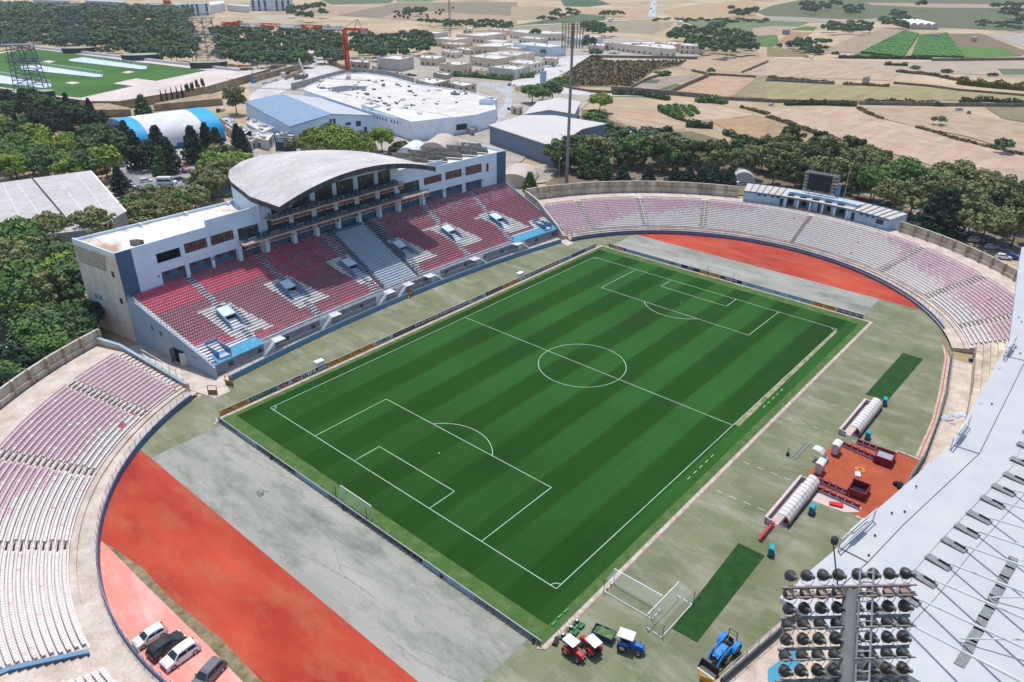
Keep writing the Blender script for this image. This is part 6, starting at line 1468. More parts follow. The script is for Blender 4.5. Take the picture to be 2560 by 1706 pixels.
forest(9, [(-60, 150), (40, 180), (150, 330), (0, 430), (-80, 400)], 6, ['dark', 'green'], 6, 8, 'dark green tree at the foot of the near boundary wall', 'trees outside the near boundary wall', 1.1, 60)
forest(5, [(960, 500), (1130, 390), (1340, 270), (1600, 190), (1840, 250), (1700, 300), (1300, 410), (1100, 470)], 15, ['euc', 'wide', 'green'], 7, 10, 'round eucalyptus behind the flat roof of the main stand', 'trees behind the main stand', 1.1, 100)
forest(5, [(1800, 60), (1950, -20), (2100, 0), (2080, 80), (1950, 150)], 4, ['euc', 'wide'], 10, 12, 'eucalyptus beside the left tip of the arched roof', 'trees by the arched roof tip', 1.1, 90)
forest(1, [(2000, 1410), (2200, 1390), (2350, 1430), (2350, 1520), (2050, 1568), (1850, 1568)], 5, ['euc', 'lime'], 9, 11, 'olive green tree above the left tip of the arched roof', 'trees above the arched roof', 1.2, 100)
forest(2, [(420, 1330), (560, 1260), (720, 1220), (920, 1260), (1000, 1310), (1080, 1370), (800, 1370), (430, 1380)], 12, ['euc', 'wide', 'lime'], 9, 12, 'olive tree in the clump behind the arched roof', 'trees behind the arched roof', 1.1, 85)
tr1(2, 1150, 1270, 10, 'lime', 'bright green round tree right of the clump behind the arched roof', 1.1); tr1(2, 1330, 1310, 8, 'bush', 'grey green tree between bright green tree and the roof racks', 1.1)
forest(1, [(0, 900), (230, 900), (520, 900), (760, 920), (900, 1020), (900, 1140), (700, 1190), (330, 1200), (0, 1080)], 26, ['dark', 'dark', 'cyp', 'pine'], 10, 14, 'dark pine in the grove left of the blue and white hall', 'dark pines left of the hall', 1.0, 85)
forest(1, [(0, 1130), (200, 1180), (540, 1280), (860, 1320), (960, 1460), (700, 1568), (0, 1568)], 22, ['lime', 'green', 'pine'], 9, 12, 'broad light green tree in the grove above the grey shed roof', 'light green trees above the grey shed', 1.15, 130)
forest(1, [(760, 1180), (1000, 1230), (1050, 1330), (980, 1400), (850, 1300)], 5, ['dark', 'pine'], 9, 12, 'dark tree between grove and cypress row', 'trees by the cypress row', 1.0, 80)
for k, (a, b_, h, ky) in enumerate(((1095, 1270, 13, 'cyp'), (1230, 1330, 15, 'cyp'), (1150, 1230, 14, 'cyp'), (1440, 1290, 15, 'cyp'), (1530, 1390, 14, 'cyp'), (1760, 1290, 15, 'cyp'), (1890, 1260, 15, 'cyp'), (1985, 1290, 13, 'cyp'), (2175, 1240, 12, 'cyp'), (2220, 1280, 12, 'cyp'), (1320, 1400, 11, 'dark'), (1470, 1450, 11, 'conif'))):
 tr1(1, a, b_, h, ky, 'tall dark cypress or pine in the row in front of the blue and white hall', 1.15, 'dark trees in front of the hall')
tr1(1, 1300, 950, 11, 'conif', 'lone blue green conifer against the tan retaining wall', 1.4); tr1(1, 2150, 900, 14, 'euc', 'large dark tree beside the end of the tan retaining wall', .95); tr1(1, 920, 1530, 4, 'pinkb', 'pink flowering bush beside the grey shed roof', 1.6)
for k in range(9): tr1(1, 1480+k*47.5, 890-k*13, 9, 'cyp', 'slim young cypress in the planted row on the tan retaining wall', .28, 'young cypresses on the retaining wall')
tr1(5, 1085, 60, 10, 'cyp', 'dark cypress at the corner of the grey shed', 1.5)
forest(3, [(330, 1420), (400, 1260), (640, 1330), (900, 1290), (1300, 1330), (1900, 1400), (2350, 1330), (2350, 1480), (1900, 1500), (350, 1500)], 38, ['euc', 'euc', 'green', 'pine', 'olive'], 7, 13, 'eucalyptus in the belt behind the far terrace left of the scoreboard', 'tree belt behind the far terrace', 1.05, 95)
forest(4, [(0, 1270), (250, 1260), (500, 1300), (950, 1400), (1180, 1420), (1000, 1500), (0, 1480)], 17, ['euc', 'olive', 'wide'], 8, 14, 'eucalyptus in the belt behind the scoreboard', 'tree belt behind the scoreboard', 1.05, 95)
forest(8, [(-20, -60), (330, -80), (700, -40), (900, 60), (1200, 160), (1150, 220), (800, 90), (0, 20)], 12, ['euc', 'olive', 'wide'], 8, 13, 'eucalyptus directly behind the scoreboard frame', 'trees directly behind the scoreboard', 1.0, 110)
forest(8, [(700, 20), (1700, 20), (2350, 150), (2350, 560), (1800, 440), (1300, 250), (900, 120)], 27, ['euc', 'olive', 'wide', 'green'], 9, 14, 'grey green eucalyptus in the belt right of the scoreboard', 'tree belt right of the scoreboard', 1.0, 125)
for i, a, b_, h, ky in ((7, 165, 80, 7, 'conif'), (7, 1020, 20, 8, 'cyp'), (7, 1255, 25, 8, 'cyp'), (7, 1500, 30, 8, 'cyp'), (7, 1625, 35, 8, 'cyp'), (7, 1740, 45, 8, 'cyp'), (7, 1870, 45, 9, 'cyp'), (7, 2000, 55, 9, 'cyp'), (8, 1560, 330, 15, 'cyp'), (8, 1670, 340, 15, 'cyp'), (3, 690, 1490, 10, 'conif'), (3, 860, 1520, 9, 'conif')):
 tr1(i, a, b_, h, ky, 'dark cypress standing close behind the ribbed wall of the far terrace', 1.5, 'cypresses behind the ribbed wall')
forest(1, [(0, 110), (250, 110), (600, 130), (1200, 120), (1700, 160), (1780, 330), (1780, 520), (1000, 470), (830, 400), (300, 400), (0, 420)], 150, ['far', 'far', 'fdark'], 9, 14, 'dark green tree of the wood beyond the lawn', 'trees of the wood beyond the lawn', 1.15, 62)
forest(1, [(1960, 250), (2350, 230), (2350, 590), (2080, 560), (1990, 540)], 30, ['far', 'fdark'], 8, 12, 'dark green tree of the park below the crane jib', 'park trees below the crane jib', 1.15, 62)
forest(2, [(0, 270), (760, 270), (780, 540), (620, 500), (520, 440), (440, 470), (480, 570), (250, 570), (0, 560)], 62, ['far', 'fdark', 'green'], 8, 12, 'dark green tree of the park left of the red crane mast', 'park trees left of the crane', 1.15, 66)
forest(2, [(860, 280), (1050, 320), (1200, 330), (1380, 300), (1600, 330), (1600, 470), (1200, 490), (900, 500), (850, 400)], 34, ['far', 'fdark', 'pine'], 8, 12, 'dark tree between the crane and the tan village', 'trees between crane and village', 1.15, 66)
forest(3, [(1420, 310), (1700, 230), (1950, 230), (2230, 350), (2240, 440), (1800, 470), (1560, 390)], 34, ['far', 'fdark', 'pine'], 9, 13, 'dark green tree in the copse right of the tan village', 'copse right of the village', 1.15, 70)
forest(2, [(420, 50), (600, 40), (620, 120), (450, 150), (230, 100)], 9, ['far', 'fdark'], 10, 13, 'round tree at the field edge right of the white factory', 'trees right of the white factory', 1.2, 50)
forest(2, [(1370, 90), (1550, 90), (1540, 110), (1380, 115)], 7, ['far'], 9, 11, 'tree of the small clump among the straw bales', 'clump among straw bales', 1.1, 25)
forest(2, [(1480, 190), (2350, 200), (2350, 260), (1700, 230)], 26, ['far', 'fdark'], 6, 9, 'tree behind the top edge of the village', 'trees behind the village', 1.2, 45)
forest(3, [(650, 210), (760, 230), (860, 260), (930, 280), (860, 300), (700, 280)], 12, ['fdark'], 9, 13, 'dark tree behind the far floodlight lamps', 'trees behind the far floodlight', 1.1, 38)
for a, b_ in ((690, 370), (745, 390), (672, 400)): tr1(3, a, b_, 11, 'olive', 'palm like tree beside the white roof right of the far floodlight', .6, 'slim trees near the white roof')
tr1(3, 225, 310, 10, 'conif', 'single dark conifer among the village roofs', 1.2); tr1(3, 190, 850, 10, 'green', 'dark round tree left beside the roundabout', 1.3); tr1(3, 280, 870, 9, 'green', 'dark round tree between the two roundabout trees', 1.3); tr1(3, 370, 820, 11, 'pine', 'larger round tree right beside the roundabout', 1.3)
tr1(3, 810, 930, 10, 'lime', 'light green shrubby tree beside the grey gabled hangar', 1.2); tr1(3, 770, 485, 7, 'green', 'round green tree by the village car park', 1.6); tr1(3, 300, 480, 6, 'green', 'bush against the white blue village hall', 1.2); tr1(3, 1385, 650, 5, 'gbush', 'dark green bush in the brown scrub field', 1.8); tr1(3, 1828, 650, 5, 'green', 'small green tree at the field wall corner', 1.1)
forest(3, [(600, 655), (560, 700), (420, 700), (430, 760), (580, 780)], 8, ['gbush', 'bush'], 3, 5, 'bush inside the curve of the road', 'bushes inside the road curve', 1.5, 40)
forest(4, [(100, 400), (350, 350), (470, 380), (620, 380), (380, 500), (250, 420)], 22, ['far', 'fdark', 'bush'], 5, 8, 'round tree in the orchard left of the ploughed slope', 'orchard trees left of ploughed slope', 1.2, 45)
forest(4, [(450, 270), (560, 210), (700, 220), (800, 200), (950, 220), (930, 290), (700, 280)], 18, ['far', 'fdark', 'lime'], 7, 10, 'tree around the small farmhouse', 'trees around the farmhouse', 1.2, 45)
forest(4, [(310, 30), (500, 10), (660, 30), (600, 80), (350, 100)], 14, ['fdark', 'far'], 8, 12, 'dark tree in the hillside clump at the top edge', 'hillside clump', 1.2, 42)
forest(4, [(680, 70), (880, 40), (860, 110), (720, 130)], 9, ['fdark', 'far'], 7, 9, 'dark tree in the second hillside clump', 'second hillside clump', 1.2, 42)
forest(4, [(1040, 170), (1150, 100), (1270, 110), (1260, 220), (1070, 230)], 10, ['green', 'far'], 8, 11, 'light green tree left of the white polytunnel', 'trees left of the polytunnel', 1.3, 40)
forest(4, [(2080, 50), (2350, 20), (2350, 200), (2150, 120)], 12, ['fdark', 'far'], 8, 12, 'dark tree at the top right corner', 'trees at the top right corner', 1.3, 60)
forest(4, [(1880, 180), (2350, 200), (2350, 270), (1920, 250)], 12, ['green', 'far'], 5, 7, 'green reed like bush right of the polytunnel', 'bushes right of the polytunnel', 1.4, 50)
tr1(4, 1405, 40, 16, 'fdark', 'single large dark tree above the white polytunnel', 1.0); tr1(4, 2170, 1330, 6, 'green', 'single green shrub on the rubble line of the pale field', 1.3); tr1(4, 1575, 1100, 4.5, 'green', 'bush mound alone in the pale field', 1.5); tr1(4, 1360, 605, 4, 'gbush', 'small round bush on the dry field edge', 1.6); tr1(4, 1650, 635, 4, 'bush', 'grey bush at the edge of the dry terrace', 1.6); tr1(4, 2070, 670, 4, 'bush', 'second grey bush at the edge of the dry terrace', 1.6); tr1(4, 620, 495, 5, 'green', 'round bush below the ploughed slope', 1.2)
forest(3, [(800, 110), (950, 110), (1050, 130), (830, 135)], 8, ['fdark'], 6, 8, 'dark tree beside the pink field near the bus', 'trees near the bus', 1.3, 30)
forest(3, [(0, 200), (370, 165), (620, 100), (560, 90), (400, 80), (330, 150), (0, 205)], 16, ['bush', 'far'], 4, 7, 'bush along the green terraces at the top', 'bushes along the terraces', 1.5, 32)
forest(3, [(2000, 70), (2250, 60), (2240, 130), (2020, 130)], 8, ['far', 'bush'], 8, 11, 'tree at the scrubby slope edge top right', 'trees at the slope edge', 1.2, 40)
forest(3, [(1250, 150), (2350, 165), (2350, 190), (1300, 180)], 26, ['bush', 'gbush'], 3, 5, 'bush in the line below the pink field', 'bush line below the pink field', 1.8, 34)
forest(3, [(700, 960), (850, 1080), (1000, 1180), (1200, 1230), (1500, 1230), (1900, 1330), (1700, 1300), (1100, 1270), (700, 1120)], 26, ['bush', 'gbush', 'olive'], 3, 6, 'shrub on the bank below the round field', 'shrubs below the round field', 1.5, 50)
for r_, (a0, b0, a1, b1) in enumerate(((1400, 970, 1420, 1000), (1440, 960, 1500, 1040), (1500, 950, 1560, 1050), (1570, 960, 1640, 1040), (1640, 960, 1700, 1020))):
 for k in range(5): tr1(3, a0+(a1-a0)*k/4, b0+(b1-b0)*k/4, 2.6, 'gbush', 'small tree in the rows of the little orchard', 1.3, 'little orchard')
b = MB(); rw_ = random.Random(8)
for k in range(420):
 a, b_ = rw_.uniform(-100, 1750), rw_.uniform(25, 130)
 if b_ < 35+a*.02 or b_ > 70+a*.05+60: continue
 h = rw_.uniform(9, 14); P = q(1, a, b_, h*.6)
 for j in range(60):
  d = Vector((rw_.gauss(0, 1), rw_.gauss(0, 1), rw_.gauss(0, 1))).normalized(); c_ = Vector((P.x, P.y, h*.55))+Vector((d.x*6, d.y*6, d.z*h*.42)); u = (d+Vector((rw_.uniform(-.5, .5),)*3)).orthogonal().normalized()*1.3; w_ = d.cross(u).normalized()*1.1
  b.face([c_-u-w_, c_+u-w_, c_+u+w_, c_-u+w_])
o = b.build('far_wood', LM['far']); o['kind'] = 'stuff'; T(o, 'distant dark wood along the top left edge', 'wood')
def hedge(i, pts, h, w_, mat_, label, cat='hedge', dens=1.0):
 P = qs(i, pts); b = MB(); r = random.Random(int(pts[0][0]*7+pts[0][1])); L = sum((P[k+1]-P[k]).length for k in range(len(P)-1)); n = int(L*w_*4.5*dens); acc = 0
 for k in range(len(P)-1):
  d = P[k+1]-P[k]; nn = Vector((-d.y, d.x, 0)).normalized(); m_ = max(1, int(n*d.length/L))
  for j in range(m_):
   f = r.random(); hh = h*(.55+.45*math.sin(f*d.length*.5+k)*.5+.25); c_ = P[k]+d*f+nn*r.uniform(-.5, .5)*w_+Vector((0, 0, r.uniform(.05, 1)*hh)); dd = Vector((r.gauss(0, 1), r.gauss(0, 1), r.gauss(0, 1)+.3)).normalized(); u = dd.orthogonal().normalized()*.42; v = dd.cross(u).normalized()*.38; b.face([c_-u-v, c_+u-v, c_+u+v, c_-u+v])
 for k in range(len(P)-1):
  d = P[k+1]-P[k]; nn = Vector((-d.y, d.x, 0)).normalized()*w_*.33; b.prism([P[k]-nn, P[k+1]-nn, P[k+1]+nn, P[k]+nn], 0, h*.5)
 T(b.build('hedge', mat_), label, cat, 'field hedges')
hedge(3, [(920, 870), (1200, 880), (1440, 920)], 3, 5, LM['cactus'], 'prickly pear hedge above the round field'); hedge(4, [(150, 965), (480, 962), (810, 975)], 3, 4, LM['cactus'], 'prickly pear hedge along the wall, left stretch'); hedge(4, [(880, 955), (1250, 955), (1610, 975)], 3, 4, LM['cactus'], 'prickly pear hedge along the wall, middle stretch'); hedge(4, [(1770, 945), (2000, 930), (2350, 960)], 3, 4, LM['cactus'], 'prickly pear hedge along the wall behind two parked cars')
hedge(3, [(1170, 1215), (1470, 1205)], 2.5, 4, LM['cactus'], 'prickly pear clump below the round field'); hedge(3, [(1600, 1160), (1840, 1175)], 3.5, 6, LM['cactus'], 'prickly pear mound right below the round field'); hedge(3, [(1950, 1230), (2150, 1300), (2260, 1330)], 2.5, 4, LM['cactus'], 'prickly pear line along the field foot')
hedge(3, [(1690, 940), (1830, 935), (1960, 955)], 4, 7, LM['green'], 'dense green hedge behind the little orchard'); hedge(4, [(650, 535), (1000, 540), (1500, 545)], 2.5, 5, LM['cactus'], 'dark hedge below the vineyard'); hedge(4, [(1740, 770), (1900, 790), (2350, 830)], 5, 7, LM['yell'], 'tall yellow green hedge at the right edge'); hedge(4, [(1070, 600), (1280, 608)], 2.5, 4, LM['bush'], 'low hedge in the dry field')
hedge(4, [(1180, 660), (1500, 690), (1740, 740)], 1.6, 6, LM['dry'], 'dry brown scrub bank left of the yellow green hedge'); hedge(4, [(0, 715), (300, 745), (610, 765)], 1.6, 5, LM['dry'], 'dry brown scrub along the ploughed field, left stretch'); hedge(4, [(690, 780), (900, 785), (1110, 800)], 1.6, 5, LM['dry'], 'dry brown scrub along the ploughed field, right stretch')
hedge(4, [(0, 1080), (200, 1140), (350, 1195)], 1.3, 4, LM['dry'], 'dry scrub bank between the pale fields, left part'); hedge(4, [(350, 1200), (560, 1270), (760, 1330), (950, 1380)], 1.3, 4, LM['dry'], 'dry scrub bank between the pale fields, right part'); hedge(4, [(1370, 1175), (1550, 1225), (1750, 1290)], 1.2, 3, LM['dry'], 'rubble and scrub ridge in the pale field, upper part'); hedge(4, [(1760, 1290), (2050, 1360), (2350, 1430)], 1.2, 3, LM['dry'], 'rubble and scrub ridge in the pale field, lower part'); hedge(4, [(830, 995), (930, 1050), (1040, 1095)], 1.0, 3, LM['dry'], 'short scrub strip below the hedge gap')
hedge(3, [(2350, 1055), (2230, 1020), (2100, 985)], 1.2, 3, LM['dry'], 'scrub line right of the little orchard'); hedge(3, [(1360, 980), (1370, 1030), (1500, 1090), (1640, 1130)], 1.2, 3, LM['bush'], 'low scrub between the round field and the orchard'); hedge(2, [(1810, 705), (2000, 715), (2350, 745)], 4, 4, LM['green'], 'clipped hedge along the village road'); hedge(3, [(0, 725), (200, 715)], 4, 4, LM['green'], 'clipped hedge at the village road bend')
b = MB(); rs2 = random.Random(12); PL = [(600, 600), (730, 540), (900, 570), (1560, 560), (1600, 560), (1540, 600), (1300, 650), (1090, 790), (560, 790), (450, 730)]
for k in range(5200):
 a, b_ = rs2.uniform(450, 1600), rs2.uniform(540, 790)
 if not inpoly(a, b_, PL): continue
 c_ = q(3, a, b_)+Vector((0, 0, rs2.uniform(.1, 1.3))); dd = Vector((rs2.gauss(0, 1), rs2.gauss(0, 1), rs2.gauss(0, 1)+.6)).normalized(); u = dd.orthogonal().normalized()*.8; v = dd.cross(u).normalized()*.7; b.face([c_-u-v, c_+u-v, c_+u+v, c_-u+v])
o = b.build('dry_scrub', LM['dry']); o['kind'] = 'stuff'; T(o, 'brown dry scrub filling the fenced lot below the village', 'scrub')
# ================================================================ FIELDS, ROADS, PARK
def fld(i, pts, c, c2=None, z=.0, sc_=.05, st=None, nm='field', fine=1.2):
 key = f"{nm}_{c}_{i}_{st}"; sheet(nm, [(p.x, p.y) for p in qs(i, pts)], fld.z, track_mat(key, C(*c, .66), C(*(c2 or tuple(int(x*.86) for x in c)), .62), C(*[int(x*.5+y*.5) for x, y in zip(c, (116, 108, 70))], .6), st or (1, 1, 1)) if nm in ('field', 'paved_ground', 'leaf_litter') else M(key, C(*c, .78), .95, C(*(c2 or tuple(int(x*.88) for x in c)), .76), sc_=sc_, fine=fine, stretch=st)); fld.z += .006
fld.z = -.09
m_cg = (214, 204, 194)
tan, tan2, olv, gr = (208, 180, 152), (216, 186, 162), (170, 156, 116), (92, 122, 72)
fld(4, [(-110, 110), (40, 50), (300, 0), (600, -30), (2400, -60), (2400, 290), (1300, 245), (960, 190), (-20, 150)], (120, 118, 84), (96, 112, 72), sc_=.03)
fld(4, [(900, 25), (2350, 45), (2350, 75), (1500, 70), (950, 45)], tan); fld(2, [(560, -10), (1280, -10), (1230, 30), (700, 45)], (104, 126, 84))
fld(2, [(-20, 150), (220, 60), (620, 55), (1180, 60), (780, 135), (-20, 170)], tan); fld(2, [(740, 145), (1300, 25), (2400, 20), (2400, 210), (1500, 195)], (164, 146, 124), (140, 128, 104)); fld(2, [(1140, 168), (1350, 92), (1800, 120), (2400, 150), (2400, 225), (1480, 180)], tan)
fld(2, [(-20, 140), (420, 140), (420, 190), (-20, 190)], (222, 204, 180)); fld(2, [(1280, 5), (1680, 0), (1600, 18), (1300, 18)], (100, 150, 70))
fld(3, [(440, -10), (760, -10), (910, 40), (690, 65), (480, 60)], (76, 110, 76)); fld(3, [(-10, 60), (420, 60), (420, 130), (330, 180), (-10, 190)], (196, 172, 138), olv, st=(.3, 3, 1, .3)); fld(3, [(590, 80), (1270, 90), (1250, 155), (1000, 155), (640, 120)], (224, 184, 152)); fld(3, [(1330, 100), (1800, 30), (2200, 5), (2290, 60), (2240, 155), (1480, 155)], (212, 180, 142), (190, 158, 118))
fld(3, [(0, 235), (370, 175), (620, 125), (860, 150), (850, 190), (0, 238)], (100, 126, 84)); fld(3, [(-10, 240), (900, 200), (1500, 200), (1450, 250), (1300, 310), (-10, 270)], (182, 166, 140), (160, 150, 120)); fld(3, [(1480, 175), (2400, 178), (2760, 195), (2520, 290), (2200, 330), (1700, 240)], (134, 150, 104), gr); fld(3, [(2200, 260), (2400, 240), (2640, 248), (2560, 320), (2230, 330)], tan); fld(3, [(2230, 330), (2430, 320), (2460, 400), (2400, 430), (2250, 430)], (104, 140, 66))
fld(3, [(560, 620), (730, 530), (1600, 555), (1540, 605), (1300, 655), (1090, 800), (560, 800), (420, 740)], (160, 138, 104), (128, 120, 84), sc_=.1); fld(3, [(800, 530), (1560, 530), (1540, 560), (840, 560)], (226, 216, 202), (180, 168, 140), sc_=.3)
fld(3, [(1540, 610), (1800, 515), (2400, 520), (2400, 560), (2110, 672), (1650, 650)], (212, 182, 154), (196, 166, 134), st=(.2, 2, 1, .8)); fld(3, [(2110, 672), (2400, 570), (2400, 690), (2240, 700)], tan2); fld(3, [(1460, 860), (1850, 692), (2240, 712), (2150, 800), (2000, 890), (1800, 880)], (214, 178, 148), (202, 168, 134)); fld(3, [(2010, 885), (2270, 700), (2400, 690), (2400, 910)], (178, 160, 122), (150, 142, 96))
fld(3, [(1130, 800), (1340, 720), (1680, 682), (1720, 692), (1330, 830)], (190, 172, 156)); fld(3, [(1200, 760), (1270, 730), (1370, 735), (1330, 770)], (104, 116, 76)); fld(3, [(1340, 830), (1500, 770), (1570, 780), (1430, 850)], (110, 130, 72))
fld(3, [(865, 970), (900, 920), (1200, 930), (1350, 950), (1365, 1010), (1620, 1140), (1580, 1190), (1460, 1197), (1200, 1190), (1000, 1130), (880, 1050)], (216, 188, 160), (192, 164, 130), sc_=.08, st=(1.6, .4, 1, .3)); fld(3, [(1390, 990), (1480, 935), (1700, 940), (2000, 1000), (2230, 1060), (1900, 1100), (1700, 1105), (1500, 1045)], (222, 194, 168), (206, 178, 148)); fld(3, [(1700, 1115), (2230, 1068), (2400, 1080), (2400, 1340), (2100, 1250), (1850, 1130)], (198, 168, 130), (182, 156, 116))
fld(3, [(640, 1010), (860, 1000), (900, 1100), (1150, 1200), (1650, 1210), (2350, 1400), (2350, 1560), (600, 1560)], (142, 130, 98), (112, 110, 76), sc_=.15)
fld(4, [(-10, 530), (600, 560), (1150, 640), (1190, 680), (1120, 742), (-10, 705)], (214, 188, 164), (196, 168, 138), sc_=.2, st=(.25, 2.2, 1, .9)); fld(4, [(640, 562), (1500, 570), (2400, 570), (2400, 710), (1150, 650)], (208, 182, 154), (188, 176, 158)); fld(4, [(2100, 632), (2400, 635), (2400, 690), (2160, 690)], (110, 134, 92)); fld(4, [(-10, 745), (1100, 800), (1160, 790), (2400, 870), (2400, 925), (-10, 920)], (188, 168, 126), (160, 152, 104), sc_=.06, st=(.3, 2, 1))
fld(4, [(400, 520), (760, 350), (1000, 290), (1250, 290), (860, 490), (640, 480)], (190, 168, 142), (170, 150, 120), sc_=.2, st=(.25, 2.2, 1, .9)); fld(4, [(970, 290), (1000, 258), (1290, 262), (1250, 292)], tan); fld(4, [(1640, 312), (1950, 310), (2400, 480), (2320, 512), (1750, 432)], (150, 128, 106), (136, 118, 90)); fld(4, [(1740, 432), (2140, 440), (2330, 515), (1800, 532)], (84, 134, 58), (110, 150, 64)); fld(4, [(1950, 312), (2400, 300), (2400, 455), (2250, 400)], (208, 194, 184)); fld(4, [(60, 420), (200, 290), (420, 300), (350, 330)], (196, 156, 112)); fld(4, [(-10, 150), (430, 165), (600, 195), (1000, 170), (1000, 205), (420, 210), (-10, 190)], (170, 174, 152), (180, 170, 150)); fld(4, [(-10, 430), (300, 470), (380, 520), (-10, 520)], (160, 144, 104), (130, 124, 80))
fld(4, [(210, 275), (340, 245), (450, 250), (420, 283)], (90, 140, 50))
fld(4, [(-10, 1000), (770, 1005), (1040, 1100), (1350, 1165), (2400, 1420), (2400, 1620), (1750, 1600), (1200, 1430), (760, 1330), (350, 1205), (-10, 1080)], (220, 192, 168), (204, 174, 148), sc_=.05, st=(.35, 2.4, 1, -.35)); fld(4, [(860, 990), (1650, 1000), (2400, 1140), (2400, 1425), (1800, 1250), (1370, 1170), (1050, 1090)], (212, 184, 158), (188, 164, 130), sc_=.05); fld(4, [(2000, 990), (2400, 985), (2400, 1130), (2150, 1090)], (166, 150, 116), (128, 130, 90)); fld(4, [(-10, 1085), (350, 1210), (760, 1335), (900, 1380), (500, 1330), (-10, 1320)], (196, 166, 128))
fld(8, [(1760, -20), (2350, -20), (2350, 150), (2100, 70)], (220, 192, 168))
b = MB(); P = qs(4, [(850, 492), (1250, 292), (1380, 322), (1240, 532)]); Q_ = qs(4, [(1312, 522), (1392, 332), (1640, 312), (1800, 532)])
def rows(P, n, h, w_, nm, label, flip=False):
 b = MB(); r = random.Random(n)
 for k in range(n):
  f = (k+.5)/n; a, c_ = (P[0].lerp(P[3], f), P[1].lerp(P[2], f)) if not flip else (P[0].lerp(P[1], f), P[3].lerp(P[2], f))
  d = c_-a; nn = Vector((-d.y, d.x, 0)).normalized()*w_; m_ = max(3, int(d.length/9))
  for j in range(m_):
   p0, p1 = a+d*(j/m_), a+d*((j+.96)/m_); hh = h*r.uniform(.75, 1.15); b.prism([p0-nn, p1-nn, p1+nn, p0+nn], 0, hh)
 o = b.build('vine_rows', LMV); T(o, label, 'vineyard', 'vineyards'); o['kind'] = 'stuff'
LMV = M("vine_leaves", C(56, 116, 40, .7), .9, C(88, 140, 58, .7), sc_=.4, fine=1.2)
fld(4, [(640, 530), (850, 490), (1250, 290), (1380, 320), (1240, 535)], (96, 122, 60)); fld(4, [(1240, 530), (1385, 322), (1400, 322), (1312, 525)], (206, 180, 152)); fld(4, [(1312, 522), (1392, 332), (1640, 312), (1800, 532)], (150, 158, 96))
rows([P[0], P[1], P[2], P[3]], 26, 1.7, .9, 'v', 'dark green vine rows left of the pale path'); rows([Q_[1], Q_[0], Q_[3], Q_[2]], 24, 1.6, .8, 'v', 'lighter green vine rows right of the pale path')
rd = (222, 218, 214)
fld(2, [(-60, 600), (250, 600), (480, 590), (520, 570), (470, 500), (440, 462), (600, 452), (640, 520), (780, 640), (850, 520), (1100, 520), (1500, 500), (1700, 440), (2400, 440), (2400, 1568), (1400, 1568), (-60, 1568), (-60, 700)], (206, 196, 184), (188, 176, 162), sc_=.06, nm='paved_ground')
fld(3, [(-10, 340), (500, 330), (900, 330), (1500, 400), (1760, 500), (1700, 530), (800, 525), (590, 620), (400, 720), (420, 800), (720, 850), (760, 900), (-10, 1568), (-10, 700)], (204, 194, 182), (186, 176, 160), sc_=.06, nm='paved_ground')
fld(2, [(470, 462), (590, 455), (640, 530), (760, 640), (660, 690), (470, 740), (330, 800), (60, 960), (-60, 980), (-60, 880), (120, 760), (330, 720), (460, 640), (530, 575), (490, 500)], rd, nm='road', fine=.6)
fld(3, [(0, 745), (200, 705), (380, 565), (500, 522), (720, 512), (590, 625), (480, 665), (400, 725), (425, 790), (720, 855), (1100, 872), (1400, 885), (1400, 895), (700, 880), (440, 862), (420, 800), (300, 775), (0, 800)], rd, nm='road', fine=.6); fld(3, [(20, 810), (60, 795), (140, 790), (130, 830), (40, 850)], (150, 128, 90), nm='roundabout_island')
fld(2, [(2050, 760), (2350, 790), (2350, 1000), (2200, 1160), (2010, 1250), (1990, 1230), (2270, 980), (2300, 880), (2200, 820), (2040, 780)], (196, 198, 200), nm='road', fine=.6)
fld(3, [(1245, 160), (1280, 0), (1325, 0), (1318, 160)], (200, 206, 210), nm='road', fine=.5); fld(3, [(0, 243), (500, 215), (850, 195), (1250, 180), (1250, 186), (850, 203), (500, 223), (0, 250)], (206, 200, 190), nm='road', fine=.5)
fld(1, [(860, 1150), (1050, 1180), (2090, 1310), (2400, 1300), (2400, 1568), (900, 1568), (1300, 1420)], (190, 186, 180), (170, 164, 156), nm='car_park', sc_=.1)
fld(5, [(1120, -10), (1900, -10), (2400, 20), (2400, 200), (1900, 260), (1500, 420), (900, 520), (1060, 300)], (182, 180, 176), (160, 156, 150), nm='car_park', sc_=.1)
fld(5, [(1130, 20), (1300, 70), (1420, 100), (1640, 120), (1960, 140), (1960, 220), (1700, 330), (1300, 430), (1120, 460), (1170, 300), (1240, 160)], (150, 152, 156), (140, 140, 142), nm='road', fine=.6)
fld(5, [(-100, 620), (250, 560), (700, 560), (760, 1100), (900, 1400), (600, 1700), (-300, 1900)], (150, 130, 102), (104, 98, 74), sc_=.15, nm='leaf_litter')
fld(9, [(-200, 100), (0, 60), (60, -10), (240, 60), (180, 320), (0, 420), (-200, 450)], (120, 118, 116), nm='road')
fld(3, [(330, 1480), (900, 1490), (2350, 1500), (2400, 1600), (2350, 1800), (300, 1800)], (160, 142, 120), (120, 108, 86), sc_=.12, nm='leaf_litter'); fld(8, [(-10, -10), (1750, -10), (2400, 200), (2400, 800), (1700, 600), (1000, 350), (-10, 200)], (150, 130, 106), (108, 98, 78), sc_=.12, nm='leaf_litter'); fld(8, [(750, 190), (1200, 330), (1800, 560), (2400, 850), (2400, 740), (1800, 480), (1250, 290), (800, 150)], (158, 152, 146), nm='road')
fld(7, [(-40, -40), (500, -60), (330, 110), (100, 140)], (206, 192, 178), nm='paved_ground')
ZP = 4.5
mret = M("tan_retaining_wall", C(186, 164, 134, .8), .9, C(150, 130, 102, .72), sc_=.25, fine=1.2)
